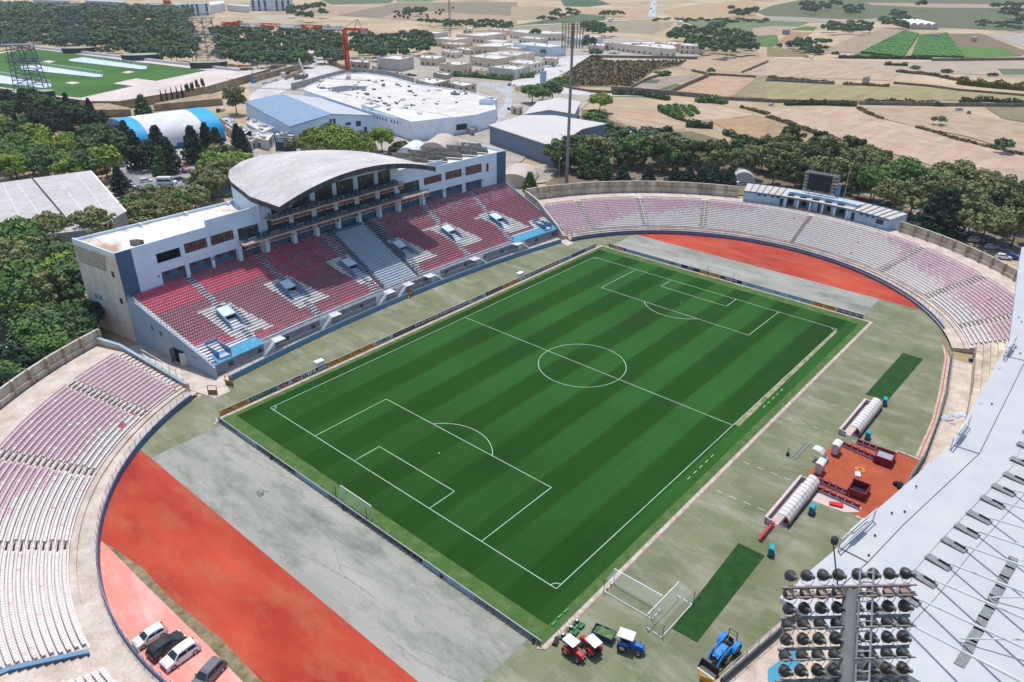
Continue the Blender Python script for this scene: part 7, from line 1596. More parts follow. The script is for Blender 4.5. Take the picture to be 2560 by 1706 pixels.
ol = [(-500, 530), (0, 480), (290, 438), (1240, 548), (2200, 655), (2480, 632), (1880, 800), (1090, 930), (830, 930), (560, 895), (-500, 735)]
park = thing('park_plateau', 'raised green park with pale plaza, light strips and tan retaining wall', 'park', tuple(q(1, 900, 700)))
def pfin(o, par=park):
 o.parent = par; o.matrix_parent_inverse = Matrix.Translation(-Vector(park.location)); return o
P = [q(1, a, b_, ZP) for a, b_ in ol]; b = MB(); b.prism([(p.x, p.y) for p in P], 0, ZP); pfin(b.build('retaining_wall', mret))
def top(pts, z, m_, nm):
 b = MB(); Pq = [q(1, a, b_, ZP) for a, b_ in pts]; F_ = [(p.x, p.y, ZP+z) for p in Pq]; n = len(F_); ar = sum(F_[i][0]*F_[(i+1) % n][1]-F_[(i+1) % n][0]*F_[i][1] for i in range(n)); b.face(F_ if ar > 0 else F_[::-1]); return pfin(b.build(nm, m_))
mplaza = M("pale_plaza", C(222, 208, 200, .82), .9, C(206, 190, 180, .8), sc_=.05, fine=.8)
top(ol, .03, mplaza, 'plaza'); top([(-500, 540), (0, 492), (290, 447), (1240, 566), (1900, 648), (1430, 745), (1250, 722), (1150, 742), (1040, 768), (1220, 792), (740, 900), (560, 885), (-500, 725)], .08, M("park_lawn", C(80, 134, 44, .6), .95, C(62, 114, 34, .56), sc_=.03, fine=.7), 'lawn')
mgl = M("pale_glazed_strip", C(206, 216, 232, .85), .4)
for pts in ([(630, 550), (760, 528), (1350, 612), (1345, 635), (1300, 640), (640, 563)], [(190, 600), (310, 596), (945, 690), (940, 706), (880, 711), (195, 640)], [(-200, 680), (0, 692), (470, 775), (470, 800), (400, 811), (-200, 745)]):
 top(pts, .16, mgl, 'light_strip'); b = MB(); A, B_ = q(1, *pts[1], ZP), q(1, *pts[2], ZP); n_ = 26
 for k in range(n_+1):
  p = A.lerp(B_, k/n_); b.tube(p, p+Vector((0, 0, 2.2)), .13, n=4)
  if k < n_: b.tube(p+Vector((0, 0, 2.2)), A.lerp(B_, (k+1)/n_)+Vector((0, 0, 2.2)), .13, n=4)
 pfin(b.build('strip_railing', mpost))
for pts in ([(385, 568), (450, 558), (512, 570), (450, 582)], [(1115, 668), (1180, 655), (1240, 664), (1170, 680)], [(595, 766), (660, 753), (742, 762), (670, 778)]): top(pts, .2, mplaza, 'paving_pad')
b = MB()
for k in range(20):
 f0, f1 = k/20, (k+1)/20; a0, a1 = [q(1, 290+(2200-290)*f, 438+(655-438)*f, ZP) for f in (f0, f1)]; rw(a0, a1, ZP, ZP, ZP+1.6, ZP+1.6, 1.0, b)
b = MB(); rw(q(1, 290, 438, ZP), q(1, 2200, 655, ZP), ZP*0, 0, 1.6, 1.6, 1.5, b); pfin(b.build('white_back_wall', M("white_wall", C(214, 216, 220, .85))))
b = MB(); A, B_ = q(1, 1090, 925, ZP), q(1, 2480, 628, ZP)
for k in range(61):
 p = A.lerp(B_, k/60); b.tube(p, p+Vector((0, 0, 1.6)), .08, n=4)
 if k < 60: b.tube(p+Vector((0, 0, 1.6)), A.lerp(B_, (k+1)/60)+Vector((0, 0, 1.6)), .06, n=4)
pfin(b.build('edge_railing', mpost))
P = [q(1, *p, 3.2) for p in ((1400, 960), (2010, 905), (2050, 960), (1880, 860), (1420, 940))]
t = thing('planter_terrace', 'tan walled planter terrace with young cypresses in front of the park', 'planter', tuple(q(1, 1700, 980))); b = MB(); P = [q(1, *p, 3.4) for p in ((1405, 962), (1440, 945), (1900, 862), (2000, 880), (2040, 905), (1700, 935))]; b.prism([(p.x, p.y) for p in P], 0, 3.4); o = b.build('wall', mret); o.parent = t; o.matrix_parent_inverse = Matrix.Translation(-Vector(t.location))
t = thing('planter_terrace', 'tan walled planter terrace with small trees left of the lone conifer', 'planter', tuple(q(1, 1000, 1100))); b = MB(); P = [q(1, *p, 3.6) for p in ((860, 1010), (850, 950), (1000, 950), (1195, 995), (1190, 1005))]; b.prism([(p.x, p.y) for p in P], 0, 3.6); o = b.build('wall', mret); o.parent = t; o.matrix_parent_inverse = Matrix.Translation(-Vector(t.location))
mdrum = M("dark_drum", C(78, 80, 88, .7), .7)
for k, (a, b_, w_, hh, lb) in enumerate(((728, 485, 9, 6, 'dark curved drum under the middle lattice tower'), (1312, 548, 11, 6, 'dark curved drum between two lattice towers, with green top'), (1920, 620, 9.5, 6, 'dark curved drum under the right lattice tower'), (290, 905, 9, 6, 'dark curved drum under the near lattice tower'))):
 p = q(1, a, b_, ZP); b = MB(); b.mat(mdrum)
 A = [(1.0*w_*math.cos(u)*(1.3), .62*w_*math.sin(u)) for u in [2*PI*i/24 for i in range(24)]]; b.grid([(x*.9, y*.9, 0) for x, y in A], [(x, y, hh+ZP*.5) for x, y in A], True); b.mat(M("drum_top", C(150, 170, 150, .8))); b.face([(x, y, hh+ZP*.5-.05) for x, y in A])
 o = b.build('drum', mdrum); o.location = (p.x, p.y, 0); o.rotation_euler = (0, 0, -.5); T(o, lb, 'drum')
mlat = M("lattice_steel", C(120, 134, 140, .7), .6, metal=.3)
def lattice(a, b_, hh, w_, label):
 p = q(1, a, b_, ZP); t = thing('lattice_tower', label, 'tower', (p.x, p.y, ZP+2), -.6, 'steel lattice towers'); b = MB(); nl = 9
 for gx in (-.5, 0, .5):
  for gy in (-.28, .28):
   for k in range(nl):
    f = lambda z: 1.15-.28*z/hh
    z0, z1 = hh*k/nl, hh*(k+1)/nl; b.tube((gx*w_*f(z0), gy*w_*f(z0), z0), (gx*w_*f(z1), gy*w_*f(z1), z1), .28, n=4, cap=False)
 for k in range(nl):
  z0, z1 = hh*k/nl, hh*(k+1)/nl; f0, f1 = 1.15-.28*z0/hh, 1.15-.28*z1/hh
  for gy in (-.28, .28):
   b.tube((-.5*w_*f1, gy*w_*f1, z1), (.5*w_*f1, gy*w_*f1, z1), .2, n=4, cap=False)
   for s_ in (-.5, 0):
    if k % 2: b.tube((s_*w_*f0, gy*w_*f0, z0), ((s_+.5)*w_*f1, gy*w_*f1, z1), .16, n=4, cap=False)
    else: b.tube(((s_+.5)*w_*f0, gy*w_*f0, z0), (s_*w_*f1, gy*w_*f1, z1), .16, n=4, cap=False)
  for gx in (-.5, .5): b.tube((gx*w_*f1, -.28*w_*f1, z1), (gx*w_*f1, .28*w_*f1, z1), .16, n=4, cap=False)
 o = b.build('frame', mlat); o.parent = t
 for z in (hh*.62, hh): b = MB(); b.box((0, 0, z), (w_*1.2, w_*.6, .3)); [b.tube((sx*w_*.6, sy*w_*.3, z+q_*1.2), (sx2*w_*.6, sy2*w_*.3, z+q_*1.2), .12, n=4) for q_ in (1, 2) for sx, sy, sx2, sy2 in ((-1, -1, 1, -1), (-1, 1, 1, 1), (-1, -1, -1, 1), (1, -1, 1, 1))]; o = b.build('platform', M("platform_grey", C(130, 140, 148, .7))); o.parent = t
lattice(300, 850, 23, 13, 'steel lattice tower at the near left corner of the park lawn'); lattice(720, 455, 30, 14, 'steel lattice tower behind the lawn in the middle'); lattice(1920, 590, 28, 14, 'steel lattice tower at the right end of the lawn')
# ================================================================ BUILDINGS
def nrm_out(p, p2, c_):
 d = p2-p; nn = Vector((d.y, -d.x, 0)).normalized(); m_ = (p+p2)/2-c_; return nn if nn.dot(Vector((m_.x, m_.y, 0))) > 0 else -nn
def block(label, i, pts, h, wc, rc=(226, 222, 216), wins=2, name='building', cat='building', group=None, par=.5, rows_=None, doors=(), wcol=None, wsz=(1.3, 1.6)):
 P = [q(i, a, b_, h) for a, b_ in pts]; P = [Vector((p.x, p.y, 0)) for p in P]; n = len(P); c_ = sum(P, Vector())/n; ar = sum(P[k].x*P[(k+1) % n].y-P[(k+1) % n].x*P[k].y for k in range(n))
 if ar < 0: P.reverse()
 t = thing(name, label, cat, tuple(c_), 0, group); L = [p-c_ for p in P]
 b = MB(); In = []
 for k in range(n):
  a, p, c2_ = L[k-1], L[k], L[(k+1) % n]; n1 = Vector((-(p-a).y, (p-a).x, 0)).normalized(); n2 = Vector((-(c2_-p).y, (c2_-p).x, 0)).normalized(); m_ = (n1+n2); m_ = m_/max(.3, m_.dot(n1)) if m_.length > .1 else n1; In.append(p+m_*.35)
 U = lambda z: Vector((0, 0, z))
 b.grid(L, [p+U(h) for p in L], True); b.grid([p+U(h) for p in L], [p+U(h) for p in In], True); b.grid([p+U(h) for p in In], [p+U(h-par) for p in In], True)
 o = b.build('wall', M(f"wall_{wc}", C(*wc, 1.0), .9, C(*[int(x*.94) for x in wc], 1.0), sc_=.3, fine=1.2)); o.parent = t
 b = MB(); b.face([p+U(h-par) for p in In]); o = b.build('roof', M(f"roof_{rc}", C(*rc, .84), .9, C(*[int(x*.9) for x in rc], .8), sc_=.12, fine=1.0)); o.parent = t
 rk = random.Random(int(h*100+n+pts[0][0])); sz = max((p-q_).length for p in L for q_ in L)
 for k in range(rk.randint(1, 4) if sz < 60 else 0):
  a_ = L[rk.randrange(n)]*rk.uniform(.15, .6); b = MB(); b.box((a_.x, a_.y, h-par+.5), (rk.uniform(.8, 2.4), rk.uniform(.8, 1.6), 1.0), rk.random()*3); o = b.build('roof_tank', rk.choice([mwh, steel, conc])); o.parent = t
 mw_ = M(f"opening_{wcol}", C(*wcol, .8) if wcol else (.02, .024, .03), .3); ns = rows_ or max(1, int(h/3.3))
 for k in range(n):
  p, p2 = L[k], L[(k+1) % n]; d = p2-p; ln_ = d.length; nn = Vector((d.y, -d.x, 0)).normalized()
  if nn.dot((CAM-c_)-p) <= 0 or ln_ < 4 or not wins: continue
  m_ = min(7, max(1, int(ln_/4.2)))
  for s_ in range(ns):
   for j in range(m_):
    if (j*7+s_*5+k*3+int(h*10)) % 5 == 0 and m_ > 2: continue
    c2_ = p+d*((j+.5)/m_)+nn*.03; z = 1.9+s_*(h-1)/ns if s_ else 1.7; b = MB(); b.box((c2_.x, c2_.y, z+.3 if s_ else 1.6), (wsz[0], .1, wsz[1] if s_ or (j+k) % 3 else 2.2), math.atan2(d.y, d.x)); o = b.build('window' if s_ or (j+k) % 3 else 'door', mw_); o.parent = t
 return t, P, h
cream, creamy, greyw = (232, 214, 196), (218, 198, 170), (196, 186, 176)
V = [('grey concrete hall with red door at the left edge of the village', 2, [(1110, 530), (1285, 505), (1447, 522), (1318, 548)], 8.2, greyw, 0), ('tan house with yellow shutters right of the grey hall', 2, [(1505, 530), (1520, 502), (1740, 512), (1650, 540)], 5.5, creamy, 1), ('square tan house with satellite clutter on its roof', 2, [(1680, 582), (1835, 556), (1985, 575), (1860, 598)], 6.5, creamy, 1),
 ('large beige workshop with grey flat roof', 2, [(1960, 515), (2080, 492), (2360, 518), (2200, 545)], 6.5, creamy, 1), ('white roofed workshop behind the beige workshop', 2, [(2070, 492), (2330, 460), (2560, 480), (2350, 516)], 6, cream, 0), ('grey house with a white water tank on top', 2, [(2132, 612), (2280, 592), (2500, 612), (2380, 640)], 6.5, (200, 196, 188), 1), ('cream house at the upper left of the village', 2, [(1630, 352), (1750, 336), (1990, 346), (1830, 366)], 6.5, cream, 1),
 ('long cream row behind the upper left village house', 2, [(1835, 318), (2180, 292), (2300, 302), (2090, 332)], 6, cream, 1), ('cream workshop with solar panels on its roof', 2, [(1970, 425), (2200, 384), (2460, 398), (2290, 430)], 6, creamy, 1), ('low tan shed left of the solar roof workshop', 2, [(1812, 442), (1900, 430), (2050, 450), (1960, 462)], 4, creamy, 1), ('pale hall beside the dark trees at the village corner', 2, [(1390, 292), (1500, 281), (1765, 292), (1640, 308)], 5.5, (214, 208, 200), 1),
 ('weathered low shed behind the crane foot', 2, [(862, 565), (890, 546), (1042, 550), (1032, 575)], 4.5, (176, 160, 138), 1), ('tiny cream hut between shed and grey hall', 2, [(1062, 600), (1090, 590), (1132, 600), (1110, 613)], 3, cream, 1), ('small pale hut with a flat roof left of the dark trees', 2, [(1070, 462), (1100, 448), (1190, 450), (1170, 472)], 3.5, (190, 186, 176), 0), ('small cube house beyond the village trees', 2, [(1898, 262), (1915, 246), (1992, 250), (1982, 264)], 4.5, cream, 1), ('small grey ruin beside the village road', 2, [(1625, 668), (1680, 655), (1800, 668), (1760, 690)], 3.2, (170, 160, 148), 0),
 ('narrow cream block between the solar roof and the village hall', 2, [(2100, 375), (2180, 360), (2350, 372), (2250, 392)], 5, cream, 1), ('low cream house row in front of the upper left house', 2, [(1700, 398), (1780, 385), (1960, 398), (1880, 412)], 4.5, creamy, 1), ('pale stone yard building left of the beige workshop', 2, [(1700, 470), (1790, 458), (1900, 470), (1830, 486)], 4.5, cream, 1), ('flat roofed cream unit behind the white roofed workshop', 2, [(2220, 430), (2330, 415), (2520, 430), (2400, 448)], 6, cream, 1), ('small cream unit right of the grey tank house', 2, [(2010, 640), (2060, 628), (2130, 638), (2090, 652)], 3.5, creamy, 0), ('cream terrace house at the top of the village', 2, [(2130, 268), (2190, 258), (2350, 268), (2300, 280)], 5, cream, 1), ('cream unit between pink row and white blue hall', 3, [(60, 345), (140, 332), (330, 345), (250, 360)], 5, cream, 1),
 ('long pink cream row at the left of the far floodlight', 3, [(-20, 285), (60, 270), (480, 290), (490, 308), (200, 312)], 6.5, cream, 1), ('white blue windowless village hall', 3, [(10, 402), (180, 385), (497, 415), (350, 434)], 8, (206, 222, 234), 0), ('cream house left of the white blue hall', 3, [(-120, 490), (-60, 470), (132, 480), (40, 512)], 6.5, cream, 1), ('two storey cream house with roof pergola', 3, [(-30, 568), (60, 542), (300, 562), (165, 590)], 7.5, cream, 1), ('grey roofed cream house at the village road bend', 3, [(-80, 618), (-40, 600), (158, 606), (70, 640)], 6, (214, 204, 192), 1),
 ('small tan chapel like house with dark door', 3, [(282, 532), (310, 516), (430, 520), (402, 542)], 5, creamy, 1), ('small cream block at the left end of the long row', 3, [(855, 388), (875, 375), (965, 386), (950, 398)], 6, cream, 1), ('long cream building with blue doors and roof terrace', 3, [(1095, 415), (1090, 398), (1470, 405), (1510, 445), (1460, 450)], 6.5, cream, 1), ('cream middle block of the long row', 3, [(965, 398), (1010, 385), (1320, 378), (1330, 398), (1090, 412)], 6.5, cream, 1), ('tan block behind the roof terrace', 3, [(1310, 386), (1480, 378), (1552, 400), (1480, 408)], 7, creamy, 0),
 ('last cream house of the row beside the copse', 3, [(1540, 415), (1590, 396), (1752, 405), (1742, 422)], 7, cream, 1), ('white roofed hall behind the slim trees', 3, [(500, 342), (650, 312), (840, 330), (700, 362)], 6, (222, 220, 216), 0), ('low cream row right of the slim trees', 3, [(700, 405), (760, 395), (860, 405), (840, 425)], 4.5, cream, 1), ('white house behind the park trees near the crane', 2, [(1120, 325), (1140, 312), (1215, 318), (1200, 332)], 6, (226, 222, 218), 1), ('white roofed hall in the park trees left of the crane', 2, [(110, 335), (170, 315), (240, 318), (190, 352)], 5, (226, 224, 222), 0),
 ('pale hut in the wood with ridged roof', 1, [(1010, 300), (1050, 290), (1100, 300), (1050, 315)], 4, (200, 196, 186), 0), ('long white building hidden in the wood', 1, [(1130, 165), (1200, 155), (1330, 165), (1290, 175)], 6, (214, 220, 226), 1), ('white van sized hut in the wood on the left', 1, [(480, 330), (520, 322), (560, 335), (520, 345)], 3.5, (222, 222, 218), 0),
 ('tan gate house beside the hangars', 3, [(-10, 975), (30, 962), (98, 975), (60, 990)], 4, creamy, 1), ('small farmhouse hidden by a big tree', 4, [(690, 255), (720, 247), (800, 255), (760, 265)], 4, greyw, 1), ('stone hut at the bottom edge of the vineyard', 4, [(1515, 312), (1530, 305), (1585, 310), (1570, 318)], 4, greyw, 0), ('stone hut in the brown field', 4, [(1872, 345), (1890, 338), (1925, 343), (1905, 350)], 4, (176, 164, 148), 0), ('square stone hut on the wall of the dry field', 4, [(872, 712), (890, 706), (942, 710), (925, 718)], 4, (176, 166, 152), 0), ('small grey hut in the ochre field', 4, [(135, 275), (150, 268), (205, 272), (190, 280)], 4.5, (150, 144, 140), 0)]
for k, (lb, i, pts, h, wc, wn) in enumerate(V): block(lb, i, pts, h, wc, wins=wn, group=None)
gh = [o for o in COL.objects if o.get('label', '').startswith('grey concrete hall')][0]
p = q(2, 1270, 635); b = MB(); b.box((p.x-gh.location.x, p.y-gh.location.y, 2.4), (4.5, 1.6, 4.6), -.62); o = b.build('door', M("red_door", C(150, 30, 50, .8))); o.parent = gh
for lb, i, pts, h, wc, rc, wn in (('long blue white factory at the top edge', 1, [(1600, 30), (1900, 22), (1910, 30), (1605, 45)], 14, (206, 220, 232), (200, 210, 220), 1), ('white factory with logo like gable at the top edge', 1, [(1920, 12), (2050, 2), (2060, 30), (1930, 50)], 10, (226, 228, 230), (226, 226, 226), 0), ('white block left of the tan field at the top edge', 2, [(-60, 0), (-50, -20), (330, -20), (320, 0)], 14, (214, 224, 234), (220, 222, 222), 1), ('colourful hoarding wall building with blue and red panels', 1, [(1220, 40), (1230, 30), (1580, 40), (1575, 50)], 9, (60, 120, 160), (180, 190, 200), 0), ('pale factory hall on the far left of the top edge', 1, [(780, 5), (790, -6), (1150, 8), (1140, 22)], 12, (196, 204, 212), (210, 214, 216), 0), ('low white hall behind the wood', 1, [(300, -2), (320, -12), (640, 0), (620, 8)], 9, (190, 196, 204), (206, 210, 214), 0), ('white rubble coloured works between two factories', 1, [(2080, 45), (2110, 35), (2300, 45), (2280, 60)], 8, (226, 222, 218), (226, 222, 218), 0)):
 block(lb, i, pts, h, wc, rc, wins=wn, wsz=(3, 3))
P0, P1 = q(1, 1510, 80), q(1, 1580, 85); b = MB(); b.prism([P0, P1, P1+Vector((3, 6, 0)), P0+Vector((3, 6, 0))], 0, 11); T(b.build('red_hoarding', M("hoarding_red", C(190, 50, 64, .8))), 'red panel hoarding right of the blue panelled building at the top edge', 'hoarding')
def gable(label, eL0, eL1, r0, r1, h, hr, wc, mroof_, name='shed', front=True):
 A0, A1 = [q(*e, h) for e in (eL0, eL1)]; R0_, R1_ = [q(*e, hr) for e in (r0, r1)]; z = Vector((0, 0, 1))
 B0, B1_ = Vector((2*R0_.x-A0.x, 2*R0_.y-A0.y, h)), Vector((2*R1_.x-A1.x, 2*R1_.y-A1.y, h)); c_ = (A0+B1_)/2; c_.z = 0
 t = thing(name, label, 'hall', tuple(c_)); wm = M(f"wall_{wc}", C(*wc, 1), .85, C(*[int(x*.96) for x in wc], 1), sc_=.2)
 f = lambda p: Vector((p.x, p.y, p.z))-c_; g0 = lambda p: Vector((p.x, p.y, 0))-c_
 b = MB(); b.face([g0(A1), g0(B1_), f(B1_), f(R1_), f(A1)]); b.face([g0(B0), g0(A0), f(A0), f(R0_), f(B0)]); b.face([g0(A0), g0(A1), f(A1), f(A0)]); b.face([g0(B1_), g0(B0), f(B0), f(B1_)]); o = b.build('wall', wm); o.parent = t
 u = z*.06; e = (A1-A0).normalized()*.5; oo = (A1-R1_).normalized()*.5
 ms_ = mroof_ if isinstance(mroof_, (list, tuple)) else (mroof_, mroof_)
 for (X0, X1, mm) in ((A0, A1, ms_[0]), (B0, B1_, ms_[1])):
  ox = (X1-R1_).normalized()*.5; b = MB(); F_ = [f(R0_-e)+u, f(R1_+e)+u, f(X1+e+ox)+u, f(X0-e+ox)+u]; b.face(F_); b.grid(F_, [p-z*.35 for p in F_], True); o = b.build('roof', mm); o.parent = t
 return t, c_, (A0, A1, B0, B1_, R0_, R1_)
def solar_mat():
 m = M("solar_roof", C(120, 150, 178, .7), .35, C(134, 162, 186, .75), sc_=.3, spec=.5); t_ = m.node_tree; n = t_.nodes; p = n["Principled BSDF"]
 br = n.new("ShaderNodeTexBrick"); br.offset = 0; br.inputs["Scale"].default_value = .42; br.inputs["Mortar Size"].default_value = .035; br.inputs["Color1"].default_value = (*C(112, 144, 172, .7), 1); br.inputs["Color2"].default_value = (*C(128, 158, 184, .72), 1); br.inputs["Mortar"].default_value = (*C(186, 200, 214, .8), 1)
 br.inputs["Brick Width"].default_value = .9; br.inputs["Row Height"].default_value = .55
 g = n.new("ShaderNodeNewGeometry"); mp = n.new("ShaderNodeMapping"); mp.inputs["Rotation"].default_value = (0, 0, .22); t_.links.new(g.outputs["Position"], mp.inputs[0]); t_.links.new(mp.outputs[0], br.inputs["Vector"]); t_.links.new(br.outputs[0], p.inputs["Base Color"]); return m
mgr = M("grey_sheet_roof", C(184, 190, 196, .84), .7, var=.06, stretch=(2, .3, 1)); mgr2 = M("beige_sheet_roof", C(204, 198, 194, .84), .7, var=.05, stretch=(2, .3, 1))
gym, gc_, GP = gable('pale blue sports hall with solar panels and a small emblem on its gable', (2, -100, 935), (2, 315, 1160), (2, 238, 862), (2, 695, 1045), 8.0, 11.0, (206, 228, 246), (solar_mat(), mgr))
A1, B1_ = GP[1], GP[3]; dG = (B1_-A1); dG.z = 0; LG = dG.length; dG.normalize(); aG = math.atan2(dG.y, dG.x); oG = Vector((dG.y, -dG.x, 0)); oG = oG if oG.dot(CAM-A1) > 0 else -oG
def ong(f, z, w_, hh, nm, mm, th=.12):
 p = A1+dG*(LG*f)+oG*.06; b = MB(); b.box((p.x-gc_.x, p.y-gc_.y, z), (w_, th, hh), aG); o = b.build(nm, mm); o.parent = gym; return o
for f, z, w_, hh in ((.20, 3.6, 2.6, 2.4), (.34, 5.0, 2.6, 1.2), (.69, 5.6, 2.6, 1.2), (.82, 5.0, 2.6, 2.4), (.905, 1.8, 1.5, 2.6)):
 ong(f, z, w_, hh, 'window', M("slate_window", C(70, 84, 104, .6), .2))
ong(.5, 7.0, 3.0, 3.4, 'emblem', M("emblem_navy", C(40, 60, 110, .8), .5), .1)
p = A1+dG*(LG*.5)+oG*.14; b = MB(); up = Vector((0, 0, 1))
c0 = Vector((p.x-gc_.x, p.y-gc_.y, 7.0)); b.face([c0-dG*1.3-up*1.1, c0-dG*.5-up*1.2, c0+dG*.5+up*1.4, c0-dG*.1+up*1.5]); o = b.build('emblem_stripe', M("emblem_pale", C(214, 210, 220, .85))); o.parent = gym
b = MB(); b.face([c0+dG*.35+dG*.6*math.cos(u)-up*.6+up*.6*math.sin(u)+oG*.02 for u in [2*PI*k/14 for k in range(14)]]); o = b.build('emblem_ball', M("emblem_orange", C(196, 96, 84, .85))); o.parent = gym
gable('grey walled hangar with pale roof behind the far terrace trees', (2, 2145, 1150), (3, 385, 1345), (3, 105, 1060), (3, 640, 1185), 8.0, 10.2, (112, 128, 146), mgr2, 'hangar')
gable('grey gabled hangar with a small sign behind the larger hangar', (3, 240, 935), (3, 118, 1048), (3, 432, 898), (3, 345, 1008), 7.0, 9.0, (150, 170, 188), mgr2, 'hangar')
P = [q(5, a, b_, 9) for a, b_ in ((-250, 150), (0, 110), (830, -2), (1155, 375), (880, 535), (90, 625), (-300, 700))]; t = thing('large_shed', 'large grey roofed shed with dark seam lines at the left edge', 'shed', tuple(Vector((P[3].x, P[3].y, 0))), 0)
def lf(o): o.parent = t; o.matrix_parent_inverse = Matrix.Translation(-Vector(t.location)); return o
b = MB(); b.prism([(p.x, p.y) for p in P], 0, 8.9, top=False); lf(b.build('wall', M("shed_wall", C(150, 150, 148, .8)))); b = MB(); F_ = [(p.x, p.y, 9) for p in P]; b.face(F_ if False else F_[::-1]); lf(b.build('roof', M("shed_roof", C(196, 192, 190, .84), .8, C(186, 180, 176, .82), sc_=.05, fine=.5)))
for (a0, b0, a1, b1, w_, mm) in ((295, 70, 660, 502, .5, dk), (0, 497, 90, 612, .5, dk), (700, 20, 1035, 465, .12, mwh), (500, 45, 880, 520, .1, mwh), (140, 95, 420, 480, .1, mwh), (20, 110, 230, 520, .1, mwh), (832, 2, 1155, 375, .5, mwh)):
 p0, p1 = q(5, a0, b0, 9.03), q(5, a1, b1, 9.03); d = (p1-p0); b = MB(); b.box(tuple((p0+p1)/2), (d.length, w_, .1), math.atan2(d.y, d.x)); lf(b.build('roof_seam', mm))
mainr = [(470, 790), (660, 712), (830, 672), (1000, 668), (1230, 700), (1480, 772), (1700, 800), (1960, 842), (2160, 890), (2205, 1000), (2030, 1050), (1822, 1078), (1430, 1122), (965, 1000), (440, 825)]
wb, WP, wh = block('large white building under construction with flat roof, the crane rising from it', 2, mainr, 8.2, (236, 244, 250), (226, 221, 214), wins=0, par=.6)
wc_ = Vector(wb.location)
mop = M("slate_window", C(70, 84, 104, .6), .2)
for (a0, b0, a1, b1, n_, z, w_, hh) in ((965, 1000, 1430, 1122, 17, 6.2, .7, 1.3), (1430, 1122, 1822, 1078, 3, 5.6, 2.6, 1.1)):
 p0, p1 = q(2, a0, b0, 8.2), q(2, a1, b1, 8.2); d = p1-p0; d.z = 0; nn = Vector((d.y, -d.x, 0)).normalized(); nn = nn if nn.dot(CAM-p0) > 0 else -nn
 for k in range(n_):
  if n_ > 5 and k % 6 == 3: continue
  p = p0+d*((k+.7)/(n_+.4))+nn*.05; b = MB(); b.box((p.x-wc_.x, p.y-wc_.y, z), (w_, .12, hh), math.atan2(d.y, d.x)); o = b.build('window', mop); o.parent = wb
 if n_ == 3: p = p0+d*.5+nn*.06; b = MB(); b.box((p.x-wc_.x, p.y-wc_.y, 1.7), (5, .12, 3.2), math.atan2(d.y, d.x)); o = b.build('door', dark); o.parent = wb
p0, p1 = q(2, 1822, 1078, 8.2), q(2, 2030, 1050, 8.2); d = p1-p0; d.z = 0; nn = Vector((d.y, -d.x, 0)).normalized(); nn = nn if nn.dot(CAM-p0) > 0 else -nn; p = p0+d*.3+nn*.05; b = MB(); b.box((p.x-wc_.x, p.y-wc_.y, 3.4), (6, .12, 2.6), math.atan2(d.y, d.x)); o = b.build('loading_opening', dark); o.parent = wb
P = [q(2, a, b_, 7.8) for a, b_ in ((640, 808), (820, 785), (1020, 792), (1010, 815), (740, 845))]; b = MB(); b.prism([(p.x-wc_.x, p.y-wc_.y) for p in P], 7.5, 7.68); o = b.build('roof_pit', M("pit_slate", C(70, 76, 96, .6), .8, C(120, 124, 140, .7), sc_=.4)); o.parent = wb
r_ = random.Random(6); mm_ = [M("rubble_white", C(226, 222, 216, .85)), M("rubble_grey", C(130, 124, 118, .7)), M("rubble_blue", C(120, 134, 156, .7))]
for k in range(130):
 a, b_ = r_.uniform(560, 1950), r_.uniform(720, 1010); b_ = min(b_, 760+(a-400)*.25) if a < 1200 else b_
 if a > 1500 and (b_ < 830 or b_ > 960): continue
 if not inpoly(a, b_, mainr): continue
 p = q(2, a, b_, 7.7); s_ = r_.uniform(.4, 1.5); b = MB(); b.box((p.x-wc_.x, p.y-wc_.y, 7.6+s_*.3), (s_*r_.uniform(1, 2.6), s_, s_*.6), r_.uniform(0, 3)); o = b.build('roof_clutter', r_.choice(mm_)); o.parent = wb
block('raised white front wing of the construction building', 2, [(1045, 985), (1130, 965), (1720, 1045), (1812, 1074), (1432, 1118)], 8.9, (238, 244, 250), (236, 232, 228), wins=0, par=.3)
block('white stair block at the left front of the construction building', 2, [(965, 955), (1060, 938), (1145, 962), (1045, 985)], 9.6, (214, 226, 238), (236, 232, 228), wins=0)
block('white stair tower at the right corner of the construction building', 2, [(2048, 915), (2110, 900), (2215, 893), (2200, 920)], 10, (220, 228, 238), (210, 206, 200), wins=0)
block('raw stone rooms on the back edge of the construction site', 2, [(1462, 728), (1560, 705), (1782, 735), (1620, 770)], 7.5, (190, 178, 160), (236, 230, 224), wins=1); block('second group of raw stone rooms at the back of the site', 2, [(1760, 755), (1850, 735), (2022, 770), (1900, 790)], 7.2, (190, 178, 160), (226, 220, 214), wins=1)
def wallline(i, pts, h, m_, label, t_=.5, group='walls and fences', name='stone_wall'):
 P = qs(i, pts); b = MB()
 for k in range(len(P)-1): rw(P[k], P[k+1], 0, 0, h, h, t_, b)
 T(b.build(name, m_), label, 'wall', group)
mcw = M("construction_wall", C(196, 196, 194, .82), .9, C(160, 156, 150, .75), sc_=.3, fine=1); mrub = M("rubble_wall", C(160, 146, 126, .75), .95, C(116, 106, 88, .65), sc_=.5, fine=1.5); mrub2 = M("grey_rubble_wall", C(152, 146, 134, .76), .95, C(116, 114, 100, .68), sc_=.4, fine=1.2)
